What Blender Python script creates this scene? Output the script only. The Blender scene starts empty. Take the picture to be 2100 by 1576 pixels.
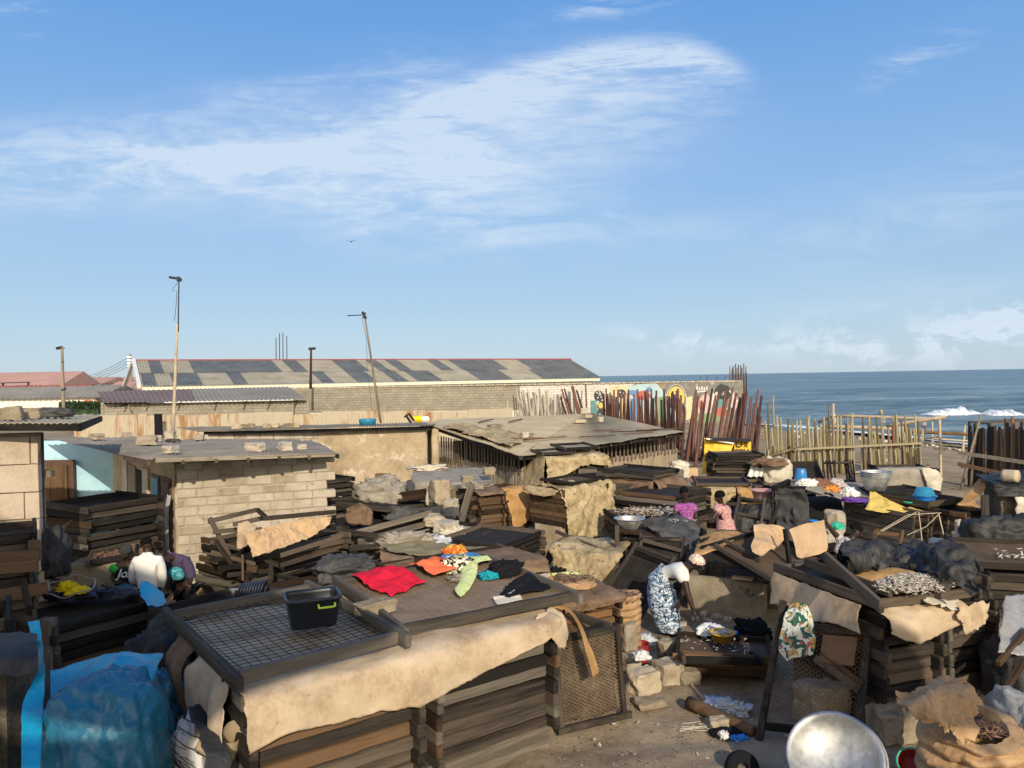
import bpy,bmesh,math,random
import numpy as np
from mathutils import Vector,Matrix,Euler,noise as mnoise
random.seed(7)
SC=bpy.context.scene
COL=SC.collection
R=math.radians
H=3.8
F=1560.0
PITCH,ROLL=R(0.48),R(0.985)
# ---------------------------------------------------------------- camera
def cam_matrix():
 fwd=Vector((0,math.cos(PITCH),-math.sin(PITCH)))
 right=Vector((1,0,0));up=right.cross(fwd)
 rr=right*math.cos(ROLL)-up*math.sin(ROLL)
 uu=right*math.sin(ROLL)+up*math.cos(ROLL)
 m=Matrix((rr,uu,-fwd)).transposed().to_4x4()
 m.translation=Vector((0,0,H))
 return m
CM=cam_matrix()
cd=bpy.data.cameras.new('camera');cam=bpy.data.objects.new('camera',cd);COL.objects.link(cam)
cam.matrix_world=CM
cd.sensor_width=36;cd.lens=36*F/2100;cd.clip_start=.1;cd.clip_end=60000
SC.camera=cam
def ray(px,py):
 return (CM.to_3x3()@Vector(((px-1050)/F,-(py-788)/F,-1)))
def at(px,py,y):
 "point seen at photo pixel px,py standing y metres ahead"
 r=ray(px,py);return Vector((0,0,H))+r*(y/r.y)
def gz(px,py,z=0.0):
 "point seen at photo pixel px,py at height z"
 r=ray(px,py);return Vector((0,0,H))+r*((z-H)/r.z)
def az(px,y,z):
 "point at photo column px, y metres ahead, at height z"
 r=ray(px,775);return Vector((r.x*(y/r.y),y,z))
 # ---------------------------------------------------------------- objects
MATS={}
ROOTM={}
def obj(name,me,mat=None):
 o=bpy.data.objects.new(name,me);COL.objects.link(o)
 if mat is not None and me is not None and len(me.materials)==0:
  for m in (mat if isinstance(mat,(list,tuple))else [mat]):me.materials.append(M(m)if isinstance(m,str)else m)
 return o
def M(n):return MATS[n]
def tag(o,label=None,cat=None,group=None,kind=None):
 if label:o['label']=label
 if cat:o['category']=cat
 if group:o['group']=group
 if kind:o['kind']=kind
 return o
def thing(name,label,cat,loc=(0,0,0),rz=0.0,group=None):
 o=bpy.data.objects.new(name,None);COL.objects.link(o)
 o.empty_display_size=.1
 o.location=loc;o.rotation_euler=(0,0,rz)
 ROOTM[o.name]=Matrix.Translation(Vector(loc))@Matrix.Rotation(rz,4,'Z')
 return tag(o,label,cat,group)
class MB:
 "collects shapes; build() links them as ONE mesh object"
 def __init__(s):s.v=[];s.f=[];s.m=[]
 def add(s,vs,fs,mi=0):
  o=len(s.v);s.v+=[Vector(v)for v in vs]
  for f in fs:s.f.append([o+i for i in f]);s.m.append(mi)
  return s
 def hexa(s,p,mi=0):
  return s.add(p,[(3,2,1,0),(4,5,6,7),(0,1,5,4),(1,2,6,5),(2,3,7,6),(3,0,4,7)],mi)
 def box(s,c,d,rz=0.0,mi=0,rot=None):
  c=Vector(c);x,y,z=d[0]/2,d[1]/2,d[2]/2
  m=rot if rot is not None else Matrix.Rotation(rz,3,'Z')
  return s.hexa([c+m@Vector(q)for q in ((-x,-y,-z),(x,-y,-z),(x,y,-z),(-x,y,-z),(-x,-y,z),(x,-y,z),(x,y,z),(-x,y,z))],mi)
 def beam(s,a,b,w,h,mi=0,up=(0,0,1)):
  a,b=Vector(a),Vector(b);d=(b-a).normalized();up=Vector(up)
  sd=d.cross(up)
  if sd.length<1e-4:sd=d.cross(Vector((0,1,0)))
  sd.normalize();u=sd.cross(d)
  q=[a-sd*w/2-u*h/2,a+sd*w/2-u*h/2,b+sd*w/2-u*h/2,b-sd*w/2-u*h/2]
  return s.hexa(q+[p+u*h for p in q],mi)
 def tube(s,pts,r,n=7,mi=0,caps=True):
  pts=[Vector(p)for p in pts];k=len(pts)
  rs=list(r)if isinstance(r,(list,tuple))else [r]*k
  if len(rs)==2 and k>2:rs=[rs[0]+(rs[1]-rs[0])*i/(k-1)for i in range(k)]
  o=len(s.v);ref=None
  for i,p in enumerate(pts):
   d=(pts[min(i+1,k-1)]-pts[max(i-1,0)]).normalized()
   if ref is None:ref=d.orthogonal().normalized()
   ref=(ref-d*ref.dot(d)).normalized();b=d.cross(ref)
   for j in range(n):
    a=2*math.pi*j/n;s.v.append(p+(ref*math.cos(a)+b*math.sin(a))*rs[i])
  for i in range(k-1):
   for j in range(n):
    j2=(j+1)%n
    s.f.append([o+i*n+j,o+i*n+j2,o+(i+1)*n+j2,o+(i+1)*n+j]);s.m.append(mi)
  if caps:
   s.f.append([o+j for j in range(n-1,-1,-1)]);s.m.append(mi)
   s.f.append([o+(k-1)*n+j for j in range(n)]);s.m.append(mi)
  return s
 def lathe(s,prof,c=(0,0,0),n=40,mat3=None,mi=0):
  "profile of (radius, z) turned about z"
  o=len(s.v);c=Vector(c);k=len(prof)
  for r,z in prof:
   for j in range(n):
    a=2*math.pi*j/n;p=Vector((r*math.cos(a),r*math.sin(a),z))
    s.v.append(c+(mat3@p if mat3 is not None else p))
  for i in range(k-1):
   for j in range(n):
    j2=(j+1)%n
    s.f.append([o+i*n+j,o+i*n+j2,o+(i+1)*n+j2,o+(i+1)*n+j]);s.m.append(mi)
  return s
 def grid(s,P,mi=0,flip=False):
  n,m=len(P),len(P[0]);o=len(s.v)
  for r_ in P:s.v+=[Vector(p)for p in r_]
  for i in range(n-1):
   for j in range(m-1):
    q=[o+i*m+j,o+i*m+j+1,o+(i+1)*m+j+1,o+(i+1)*m+j]
    s.f.append(q[::-1]if flip else q);s.m.append(mi)
  return s
 def prism(s,poly,d,mi=0):
  "flat outline (3d points) pushed by vector d"
  poly=[Vector(p)for p in poly];d=Vector(d);n=len(poly);o=len(s.v)
  s.v+=poly+[p+d for p in poly]
  s.f.append([o+i for i in range(n-1,-1,-1)]);s.m.append(mi)
  s.f.append([o+n+i for i in range(n)]);s.m.append(mi)
  for i in range(n):
   j=(i+1)%n;s.f.append([o+i,o+j,o+n+j,o+n+i]);s.m.append(mi)
  return s
 def mesh(s,name,inv=None,smooth=False):
  me=bpy.data.meshes.new(name)
  vs=s.v if inv is None else [inv@v for v in s.v]
  me.from_pydata([tuple(v)for v in vs],[],s.f);me.update()
  bm=bmesh.new();bm.from_mesh(me);bmesh.ops.recalc_face_normals(bm,faces=bm.faces)
  bm.to_mesh(me);bm.free()
  for p,mi in zip(me.polygons,s.m):
   p.material_index=mi;p.use_smooth=smooth
  return me
 def part(s,root,name,mat,smooth=False,label=None):
  "a part (or sub-part) of root; shapes were given in world space"
  me=s.mesh(name,ROOTM[root.name].inverted(),smooth)
  o=obj(name,me,mat);o.parent=root
  ROOTM[o.name]=ROOTM[root.name]
  if label:o['label']=label
  return o
 def lpart(s,root,name,mat,smooth=False):
  "a part given in root-local space"
  o=obj(name,s.mesh(name,None,smooth),mat);o.parent=root
  ROOTM[o.name]=ROOTM[root.name]
  return o
 def solo(s,name,mat,label,cat,group=None,kind=None,smooth=False):
  "a thing that is one mesh; origin at its base"
  xs=[v.x for v in s.v];ys=[v.y for v in s.v];zs=[v.z for v in s.v]
  c=Vector(((min(xs)+max(xs))/2,(min(ys)+max(ys))/2,min(zs)))
  o=obj(name,s.mesh(name,Matrix.Translation(-c),smooth),mat);o.location=c
  ROOTM[o.name]=Matrix.Translation(c)
  return tag(o,label,cat,group,kind)
def dup(root,loc,rz=None,label=None,group=None):
 r=root.copy();COL.objects.link(r);r.location=loc
 if rz is not None:r.rotation_euler=(0,0,rz)
 if label:r['label']=label
 if group:r['group']=group
 for ch in [c for c in root.children]:
  c=ch.copy();COL.objects.link(c);c.parent=r
  for g in [q for q in ch.children]:
   d=g.copy();COL.objects.link(d);d.parent=c
 return r
def bevel_mesh(me,off,seg=1):
 bm=bmesh.new();bm.from_mesh(me)
 bmesh.ops.bevel(bm,geom=list(bm.edges),offset=off,segments=seg,affect='EDGES',clamp_overlap=True)
 bm.to_mesh(me);bm.free();return me
 # ---------------------------------------------------------------- materials
def newmat(name):
 m=bpy.data.materials.new(name);m.use_nodes=True ;MATS[name]=m
 nt=m.node_tree;b=nt.nodes['Principled BSDF']
 return m,nt,b
def N(nt,t,**k):
 n=nt.nodes.new(t)
 for a,v in k.items():
  if a in n.bl_rna.properties:setattr(n,a,v)
  else:n.inputs[a].default_value=v
 return n
def col(c):return (c[0],c[1],c[2],1)
def ramp(nt,fac,stops):
 r=nt.nodes.new('ShaderNodeValToRGB');e=r.color_ramp.elements
 while len(e)>1:e.remove(e[-1])
 e[0].position=stops[0][0];e[0].color=col(stops[0][1])
 for p,c in stops[1:]:
  x=e.new(p);x.color=col(c)
 nt.links.new(fac,r.inputs[0]);return r
def mix(nt,fac,a,b,mode='MIX'):
 n=nt.nodes.new('ShaderNodeMix');n.data_type='RGBA';n.blend_type=mode
 for i,x in ((0,fac),(6,a),(7,b)):
  if hasattr(x,'is_linked')or hasattr(x,'links'):nt.links.new(x,n.inputs[i])
  else:n.inputs[i].default_value=col(x)if isinstance(x,tuple)else x
 return n.outputs[2]
def math_(nt,op,a,b=None,c=None,clamp=False):
 n=nt.nodes.new('ShaderNodeMath');n.operation=op;n.use_clamp=clamp
 for i,x in enumerate((a,b,c)):
  if x is None:continue
  if isinstance(x,(int,float)):n.inputs[i].default_value=x
  else:nt.links.new(x,n.inputs[i])
 return n.outputs[0]
def coords(nt,stretch=(1,1,1),scale=1.0,rot=(0,0,0)):
 tc=nt.nodes.new('ShaderNodeTexCoord');mp=nt.nodes.new('ShaderNodeMapping')
 mp.inputs['Scale'].default_value=[s*scale for s in stretch];mp.inputs['Rotation'].default_value=rot
 nt.links.new(tc.outputs['Object'],mp.inputs[0]);return mp.outputs[0]
def noise_(nt,vec,scale=5,detail=6,rough=.6,dist=0.0):
 n=N(nt,'ShaderNodeTexNoise');n.inputs['Scale'].default_value=scale;n.inputs['Detail'].default_value=detail
 n.inputs['Roughness'].default_value=rough;n.inputs['Distortion'].default_value=dist
 if vec is not None:nt.links.new(vec,n.inputs['Vector'])
 return n.outputs[0]
def surface(name,c1,c2,c3=None,scale=4,fine=30,stretch=(1,1,1),rough=.85,bump=.3,bdist=.01,metal=0.0,objrand=0.0,spots=None,spot_scale=12,spot_cut=.62,spec=.3,detail=6,dist=0.0,trans=0.0,rough_var=0.0,fine_amt=.35):
 "a weathered material: two or three tones in big patches, a finer grain, spots, bump, object-to-object variation"
 m,nt,b=newmat(name);L=nt.links
 v=coords(nt,stretch)
 oi=nt.nodes.new('ShaderNodeObjectInfo')
 off=nt.nodes.new('ShaderNodeVectorMath');off.operation='MULTIPLY_ADD'
 cx=nt.nodes.new('ShaderNodeCombineXYZ')
 for i in range(3):L.new(oi.outputs['Random'],cx.inputs[i])
 L.new(cx.outputs[0],off.inputs[0]);off.inputs[1].default_value=(37,53,71);L.new(v,off.inputs[2])
 v=off.outputs[0]
 big=noise_(nt,v,scale,detail,.62,dist);fin=noise_(nt,v,fine,5,.65)
 f=math_(nt,'ADD',math_(nt,'MULTIPLY',big,1-fine_amt),math_(nt,'MULTIPLY',fin,fine_amt))
 if objrand:
  f=math_(nt,'ADD',f,math_(nt,'MULTIPLY',math_(nt,'SUBTRACT',oi.outputs['Random'],.5),objrand))
 st=[(.34,c1),(.62,c2)]if c3 is None else [(.32,c1),(.5,c2),(.66,c3)]
 cr=ramp(nt,f,st).outputs[0]
 if spots:
  sp=noise_(nt,v,spot_scale,4,.7)
  mk=ramp(nt,sp,[(spot_cut,(0,0,0)),(spot_cut+.07,(1,1,1))]).outputs[0]
  cr=mix(nt,mk,cr,spots)
 L.new(cr,b.inputs['Base Color'])
 b.inputs['Roughness'].default_value=rough;b.inputs['Metallic'].default_value=metal
 b.inputs['Specular IOR Level'].default_value=spec
 if rough_var:
  L.new(math_(nt,'ADD',math_(nt,'MULTIPLY',math_(nt,'SUBTRACT',fin,.5),rough_var*2),rough,clamp=True),b.inputs['Roughness'])
 if bump:
  bp=N(nt,'ShaderNodeBump');bp.inputs['Strength'].default_value=bump;bp.inputs['Distance'].default_value=bdist
  L.new(math_(nt,'ADD',big,math_(nt,'MULTIPLY',fin,.6)),bp.inputs['Height']);L.new(bp.outputs[0],b.inputs['Normal'])
 if trans:
  b.inputs['Transmission Weight'].default_value=0
 return m
def plain(name,c,rough=.5,metal=0.0,spec=.5,var=.12):
 return surface(name,tuple(x*(1-var)for x in c),tuple(min(1,x*(1+var))for x in c),scale=6,fine=40,rough=rough,metal=metal,bump=.08,spec=spec)
 # ---------------------------------------------------------------- the materials of the yard
for ax,st in (('x',(.06,1,1)),('y',(1,.06,1)),('z',(1,1,.06))):
 surface('tray_wood_'+ax,(.014,.012,.010),(.058,.045,.035),(.125,.096,.071),scale=9,fine=55,stretch=st,rough=.85,bump=.6,bdist=.005,objrand=.42,spec=.2)
 surface('black_wood_'+ax,(.010,.009,.008),(.034,.028,.023),(.085,.067,.051),scale=9,fine=55,stretch=st,rough=.8,bump=.6,bdist=.005,objrand=.35,spec=.2)
 surface('brown_wood_'+ax,(.030,.019,.012),(.085,.052,.030),(.15,.092,.052),scale=9,fine=50,stretch=st,rough=.85,bump=.6,bdist=.005,objrand=.42,spec=.15)
 surface('grey_wood_'+ax,(.10,.085,.065),(.22,.185,.14),(.34,.29,.22),scale=8,fine=50,stretch=st,rough=.9,bump=.5,bdist=.004,objrand=.25,spec=.15)
for ax,st in (('x',(.06,1,1)),('y',(1,.06,1))):surface('worn_wood_'+ax,(.045,.039,.033),(.10,.086,.07),(.17,.148,.12),scale=8,fine=50,stretch=st,rough=.9,bump=.5,bdist=.004,objrand=.3,spec=.15)
surface('orange_wood',(.10,.05,.022),(.28,.145,.06),scale=8,fine=40,stretch=(.1,1,1),rough=.8,bump=.4)
surface('net_fill',(.010,.009,.008),(.030,.025,.021),scale=6,fine=70,rough=.9,bump=.8,bdist=.01)
surface('net_brown',(.05,.032,.018),(.13,.085,.05),scale=3,fine=60,rough=.9,bump=.8,bdist=.01)
surface('net_dusty',(.13,.105,.075),(.25,.205,.15),(.34,.29,.22),scale=3,fine=50,rough=.95,bump=.8,bdist=.01)
surface('wire',(.018,.015,.013),(.05,.04,.032),scale=30,fine=90,rough=.6,bump=0,metal=.3)
surface('rusty_wire',(.10,.058,.032),(.26,.155,.08),scale=20,fine=90,rough=.8,bump=0)
# paper and sacking
surface('paper_tan',(.27,.19,.115),(.48,.37,.25),(.58,.47,.34),scale=2.2,fine=30,fine_amt=.2,rough=.95,bump=.12,bdist=.01,spots=(.12,.085,.06),spot_scale=14,spot_cut=.66,spec=.08)
surface('paper_dirty',(.16,.115,.06),(.40,.31,.175),(.56,.46,.29),scale=3.5,fine=16,rough=.95,bump=.5,bdist=.012,spots=(.10,.072,.045),spot_scale=9,spot_cut=.6,spec=.08)
surface('paper_orange',(.25,.135,.05),(.42,.245,.10),(.50,.31,.145),scale=4,fine=30,rough=.9,bump=.4,bdist=.01,spec=.1)
surface('paper_brown',(.085,.055,.035),(.19,.125,.08),(.26,.18,.12),scale=4,fine=30,rough=.95,bump=.5,bdist=.01,spec=.08)
surface('kraft',(.40,.26,.14),(.53,.36,.20),(.58,.41,.245),scale=3,fine=25,rough=.8,bump=.06,bdist=.006,spec=.2)
surface('sack_kraft',(.24,.145,.07),(.40,.255,.135),(.50,.34,.19),scale=5,fine=35,rough=.85,bump=.15,bdist=.01,spec=.15)
surface('grey_cloth',(.16,.14,.115),(.30,.27,.22),(.40,.36,.29),scale=3,fine=25,rough=.95,bump=.5,bdist=.01,spec=.08)
surface('pale_cloth',(.36,.32,.25),(.55,.50,.40),(.66,.61,.50),scale=3,fine=25,rough=.95,bump=.4,bdist=.01,spec=.08)
surface('olive_cloth',(.15,.125,.065),(.25,.21,.12),(.31,.27,.17),scale=3,fine=30,rough=.9,bump=.3,bdist=.01,spec=.1)
surface('black_plastic',(.011,.011,.011),(.030,.030,.029),(.058,.055,.050),scale=3,fine=25,rough=.56,bump=.6,bdist=.015,spec=.32,rough_var=.15)
surface('dark_cloth',(.018,.019,.021),(.045,.045,.046),(.085,.082,.076),scale=3,fine=30,rough=.9,bump=.5,bdist=.012,spec=.1)
surface('charcoal_cloth',(.035,.036,.037),(.075,.075,.074),(.13,.125,.115),scale=2.5,fine=26,rough=.85,bump=.5,bdist=.014,spec=.15)
surface('blue_tarp',(.008,.22,.36),(.010,.34,.52),(.03,.45,.64),scale=2,fine=18,rough=.32,bump=.35,bdist=.012,spec=.5)
surface('blue_tarp_old',(.006,.065,.12),(.009,.13,.23),(.03,.175,.26),scale=1.6,fine=20,rough=.36,bump=.7,bdist=.02,spec=.5)
surface('navy_bag',(.010,.013,.025),(.03,.035,.055),scale=4,fine=30,rough=.4,bump=.5,bdist=.01)
surface('grey_plastic',(.17,.17,.17),(.33,.33,.32),scale=3,fine=25,rough=.4,bump=.5,bdist=.01)
surface('white_plastic',(.55,.56,.57),(.74,.74,.73),scale=4,fine=20,rough=.4,bump=.4,bdist=.01)
surface('clear_plastic',(.35,.37,.40),(.62,.64,.67),scale=6,fine=30,rough=.25,bump=.7,bdist=.01)
# walls
surface('mud_block',(.32,.275,.21),(.46,.40,.32),(.56,.50,.41),scale=2.2,fine=40,rough=.95,bump=.6,bdist=.01,objrand=0,spots=(.30,.235,.165),spot_scale=5,spot_cut=.6,spec=.08)
surface('mud_block_dark',(.20,.165,.12),(.34,.285,.215),(.43,.365,.28),scale=3,fine=40,rough=.95,bump=.6,bdist=.01,spec=.08)
surface('mortar',(.22,.175,.125),(.34,.275,.20),scale=5,fine=40,rough=.95,bump=.6,bdist=.01,spec=.05)
surface('mortar_pale',(.29,.235,.165),(.43,.355,.26),scale=5,fine=40,rough=.95,bump=.6,bdist=.01,spec=.05)
surface('mud_plaster',(.27,.205,.13),(.43,.34,.225),(.54,.445,.315),scale=1.5,fine=14,rough=.95,bump=.5,bdist=.015,spots=(.58,.50,.385),spot_scale=2.2,spot_cut=.57,spec=.06,dist=.4)
surface('pink_block',(.36,.29,.215),(.51,.42,.325),(.58,.485,.38),scale=2,fine=30,rough=.95,bump=.5,bdist=.012,spec=.06)
surface('concrete',(.16,.135,.095),(.285,.24,.17),(.37,.32,.235),scale=3,fine=40,rough=.95,bump=.5,bdist=.008,spots=(.10,.09,.072),spot_scale=5,spot_cut=.6,spec=.1)
surface('rubble_stone',(.22,.175,.115),(.38,.31,.215),(.50,.42,.30),scale=6,fine=40,rough=.95,bump=.7,bdist=.012,objrand=.3,spec=.08)
surface('sooty_mud',(.030,.025,.02),(.10,.083,.062),(.22,.18,.13),scale=3,fine=30,rough=.95,bump=.6,bdist=.012,spec=.06)
surface('blue_paint',(.32,.56,.66),(.43,.68,.78),(.48,.72,.80),scale=1.5,fine=30,rough=.8,bump=.2,bdist=.005,spots=(.42,.52,.50),spot_scale=2.5,spot_cut=.62,spec=.2)
surface('door_brown',(.07,.04,.03),(.12,.07,.05),scale=4,fine=40,stretch=(1,1,.1),rough=.6,bump=.3)
surface('white_paint',(.62,.61,.56),(.80,.79,.74),scale=2,fine=30,rough=.8,bump=.2,spec=.2)
surface('cream_paint',(.66,.63,.48),(.80,.77,.62),scale=2,fine=30,rough=.8,bump=.2,spec=.2)
surface('pole_grey',(.20,.175,.13),(.40,.36,.28),scale=5,fine=30,stretch=(1,1,.1),rough=.9,bump=.4,bdist=.004,objrand=.4)
surface('pole_red',(.06,.025,.019),(.165,.078,.058),scale=5,fine=30,stretch=(1,1,.1),rough=.8,bump=.4,bdist=.004,objrand=.4)
surface('bamboo',(.11,.088,.045),(.225,.185,.098),(.35,.30,.185),scale=4,fine=30,stretch=(1,1,.15),rough=.7,bump=.3,bdist=.004,objrand=.5)
surface('pole_dark',(.022,.017,.014),(.065,.047,.035),(.17,.10,.06),scale=4,fine=30,stretch=(1,1,.12),rough=.8,bump=.4,bdist=.004,objrand=.5)
surface('plank_wall',(.15,.112,.072),(.36,.285,.195),(.48,.40,.29),scale=7,fine=50,stretch=(1,1,.05),rough=.9,bump=.4,bdist=.004)
surface('slat_wood',(.05,.04,.03),(.14,.108,.076),(.23,.18,.13),scale=7,fine=50,stretch=(1,1,.05),rough=.9,bump=.4,bdist=.004)
surface('driftwood',(.35,.28,.19),(.56,.47,.34),scale=5,fine=30,rough=.9,bump=.3)
surface('dusty_roof',(.34,.285,.19),(.49,.42,.29),(.58,.50,.36),scale=.9,fine=20,rough=.9,bump=.3,bdist=.006,spec=.1)
surface('grey_roof',(.17,.15,.12),(.27,.24,.195),(.36,.325,.265),scale=1.2,fine=22,rough=.9,bump=.35,bdist=.006,spec=.1)
surface('roof_tan',(.24,.215,.155),(.36,.33,.25),(.42,.39,.31),scale=.7,fine=9,rough=.8,bump=0,spots=(.22,.15,.09),spot_scale=1.1,spot_cut=.66)
surface('roof_slate',(.075,.085,.09),(.13,.142,.145),(.18,.18,.165),scale=.7,fine=9,rough=.7,bump=0,spots=(.20,.15,.105),spot_scale=1.1,spot_cut=.66)
surface('roof_purple',(.15,.105,.10),(.225,.16,.15),scale=.5,fine=8,rough=.8,bump=0)
surface('roof_pink',(.38,.22,.185),(.48,.30,.25),scale=.5,fine=8,rough=.8,bump=0)
surface('ridge_red',(.22,.05,.06),(.32,.085,.09),scale=2,fine=8,rough=.7,bump=0)
surface('roof_grey',(.19,.18,.15),(.29,.272,.23),scale=.4,fine=6,rough=.8,bump=0)
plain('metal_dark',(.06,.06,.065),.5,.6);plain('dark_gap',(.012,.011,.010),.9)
# plastics, metal, cloth
m,nt,b=newmat('aluminium');b.inputs['Metallic'].default_value=.95
v=coords(nt);f1=noise_(nt,v,9,6,.65,.6);f2=noise_(nt,v,45,4,.6)
nt.links.new(ramp(nt,f1,[(.35,(.40,.40,.39)),(.65,(.62,.62,.60))]).outputs[0],b.inputs['Base Color'])
nt.links.new(math_(nt,'ADD',math_(nt,'MULTIPLY',f1,.35),.42),b.inputs['Roughness'])
bp=N(nt,'ShaderNodeBump');bp.inputs['Strength'].default_value=.25;bp.inputs['Distance'].default_value=.008
nt.links.new(f1,bp.inputs['Height']);nt.links.new(bp.outputs[0],b.inputs['Normal'])
plain('plastic_blue',(.03,.19,.45),.35);plain('plastic_teal',(.03,.22,.36),.35);plain('plastic_bright_blue',(.02,.20,.62),.35)
plain('plastic_green',(.03,.42,.27),.4);plain('plastic_pink',(.42,.24,.25),.45);plain('plastic_yellow',(.62,.36,.03),.45)
plain('plastic_dark',(.012,.015,.020),.38);plain('lime',(.55,.72,.05),.45);plain('plastic_red',(.30,.03,.03),.45)
plain('white_cloth',(.72,.71,.66),.9,spec=.1,var=.05);plain('red_cloth',(.66,.018,.045),.9,spec=.1);plain('coral_cloth',(.78,.17,.07),.9,spec=.1)
plain('black_cloth',(.012,.012,.014),.9,spec=.1);plain('yellow_cloth',(.70,.50,.13),.9,spec=.1);plain('banner_yellow',(.78,.48,.035),.6)
plain('purple_cloth',(.14,.06,.32),.9,spec=.1);plain('brown_cloth',(.19,.095,.06),.9,spec=.1);plain('teal_cloth',(.02,.30,.38),.9,spec=.1)
plain('orange_cloth',(.80,.18,.03),.9,spec=.1);plain('violet_shirt',(.075,.055,.10),.9,spec=.1);plain('green_cloth',(.03,.36,.05),.9,spec=.1)
plain('yellow_bright',(.72,.58,.01),.8,spec=.2);plain('yellow_gear',(.62,.46,.01),.8,spec=.2);plain('trouser_dark',(.022,.020,.022),.9,spec=.1)
surface('skin_dark',(.026,.013,.009),(.050,.027,.018),scale=6,fine=60,rough=.5,bump=.1,spec=.35)
surface('sacking_dark',(.05,.045,.04),(.11,.10,.088),(.19,.175,.15),scale=2.5,fine=26,rough=.9,bump=.5,bdist=.014,spec=.1)
plain('hair_black',(.006,.005,.005),.9,spec=.1);plain('eye_white',(.10,.075,.06),.5)
plain('ink_black',(.012,.012,.012),.7);plain('ink_white',(.82,.82,.80),.7);plain('ink_orange',(.75,.20,.06),.7)
def pattern(name,base,inks,scale=14,kind='VORONOI',rough=.9,w=.08,seed=0):
 "printed cloth"
 m,nt,b=newmat(name);v=coords(nt)
 c=base
 cur=nt.nodes.new('ShaderNodeRGB');cur.outputs[0].default_value=col(base);cur=cur.outputs[0]
 for i,(ink,cut)in enumerate(inks):
  mp=nt.nodes.new('ShaderNodeMapping');nt.links.new(v,mp.inputs[0]);mp.inputs['Location'].default_value=(i*3.1+seed,i*7.7,i*1.3)
  n=noise_(nt,mp.outputs[0],scale*(1+.25*i),2,.4,1.2)
  mk=ramp(nt,n,[(cut,(0,0,0)),(cut+.02,(1,1,1))]).outputs[0]
  cur=mix(nt,mk,cur,ink)
 nt.links.new(cur,b.inputs['Base Color']);b.inputs['Roughness'].default_value=rough;b.inputs['Specular IOR Level'].default_value=.1
 return m
pattern('print_black_white',(.70,.68,.60),[((.02,.02,.02),.47),((.45,.42,.10),.62)],20)
pattern('print_orange',(.62,.14,.03),[((.70,.50,.10),.52),((.12,.03,.02),.6)],30)
pattern('print_lime',(.62,.70,.22),[((.75,.78,.42),.5),((.35,.52,.30),.63)],26)
pattern('print_green',(.56,.58,.50),[((.03,.10,.07),.5),((.42,.28,.10),.57),((.40,.09,.08),.62)],9)
pattern('print_pink',(.60,.36,.33),[((.30,.07,.09),.53),((.72,.55,.50),.62)],44)
pattern('print_purple',(.34,.09,.30),[((.10,.03,.13),.53),((.62,.34,.55),.62)],30)
pattern('print_floral',(.68,.62,.58),[((.05,.04,.05),.54),((.45,.12,.14),.64)],40)
pattern('print_teal',(.03,.26,.33),[((.25,.55,.62),.56),((.01,.05,.07),.6)],34)
pattern('print_scarf',(.62,.45,.36),[((.75,.65,.55),.5),((.35,.16,.13),.62)],22)
# wax print of the bending woman's wrapper: leaf shapes and dark outlines
m,nt,b=newmat('wax_print');v=coords(nt,(1,1,1.0));
wv=N(nt,'ShaderNodeTexWave',wave_type='RINGS');wv.inputs['Scale'].default_value=4.6;wv.inputs['Distortion'].default_value=9;wv.inputs['Detail'].default_value=1.5;wv.inputs['Detail Scale'].default_value=2.2
nt.links.new(v,wv.inputs[0])
vo=N(nt,'ShaderNodeTexVoronoi',feature='F1');vo.inputs['Scale'].default_value=13;nt.links.new(v,vo.inputs['Vector'])
c=mix(nt,ramp(nt,wv.outputs[1],[(.46,(0,0,0)),(.54,(1,1,1))]).outputs[0],(.62,.68,.74),(.18,.27,.38))
c=mix(nt,ramp(nt,vo.outputs[0],[(.30,(0,0,0)),(.33,(1,1,1)),(.42,(1,1,1)),(.45,(0,0,0))]).outputs[0],c,(.012,.018,.035))
nt.links.new(c,b.inputs['Base Color']);b.inputs['Roughness'].default_value=.85;b.inputs['Specular IOR Level'].default_value=.1
surface('fish_brown',(.05,.028,.018),(.18,.105,.065),(.34,.23,.15),scale=20,fine=60,rough=.5,bump=.2,objrand=0)
surface('fish_silver',(.22,.19,.15),(.50,.45,.37),(.68,.63,.54),scale=22,fine=60,rough=.45,bump=.2)
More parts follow.
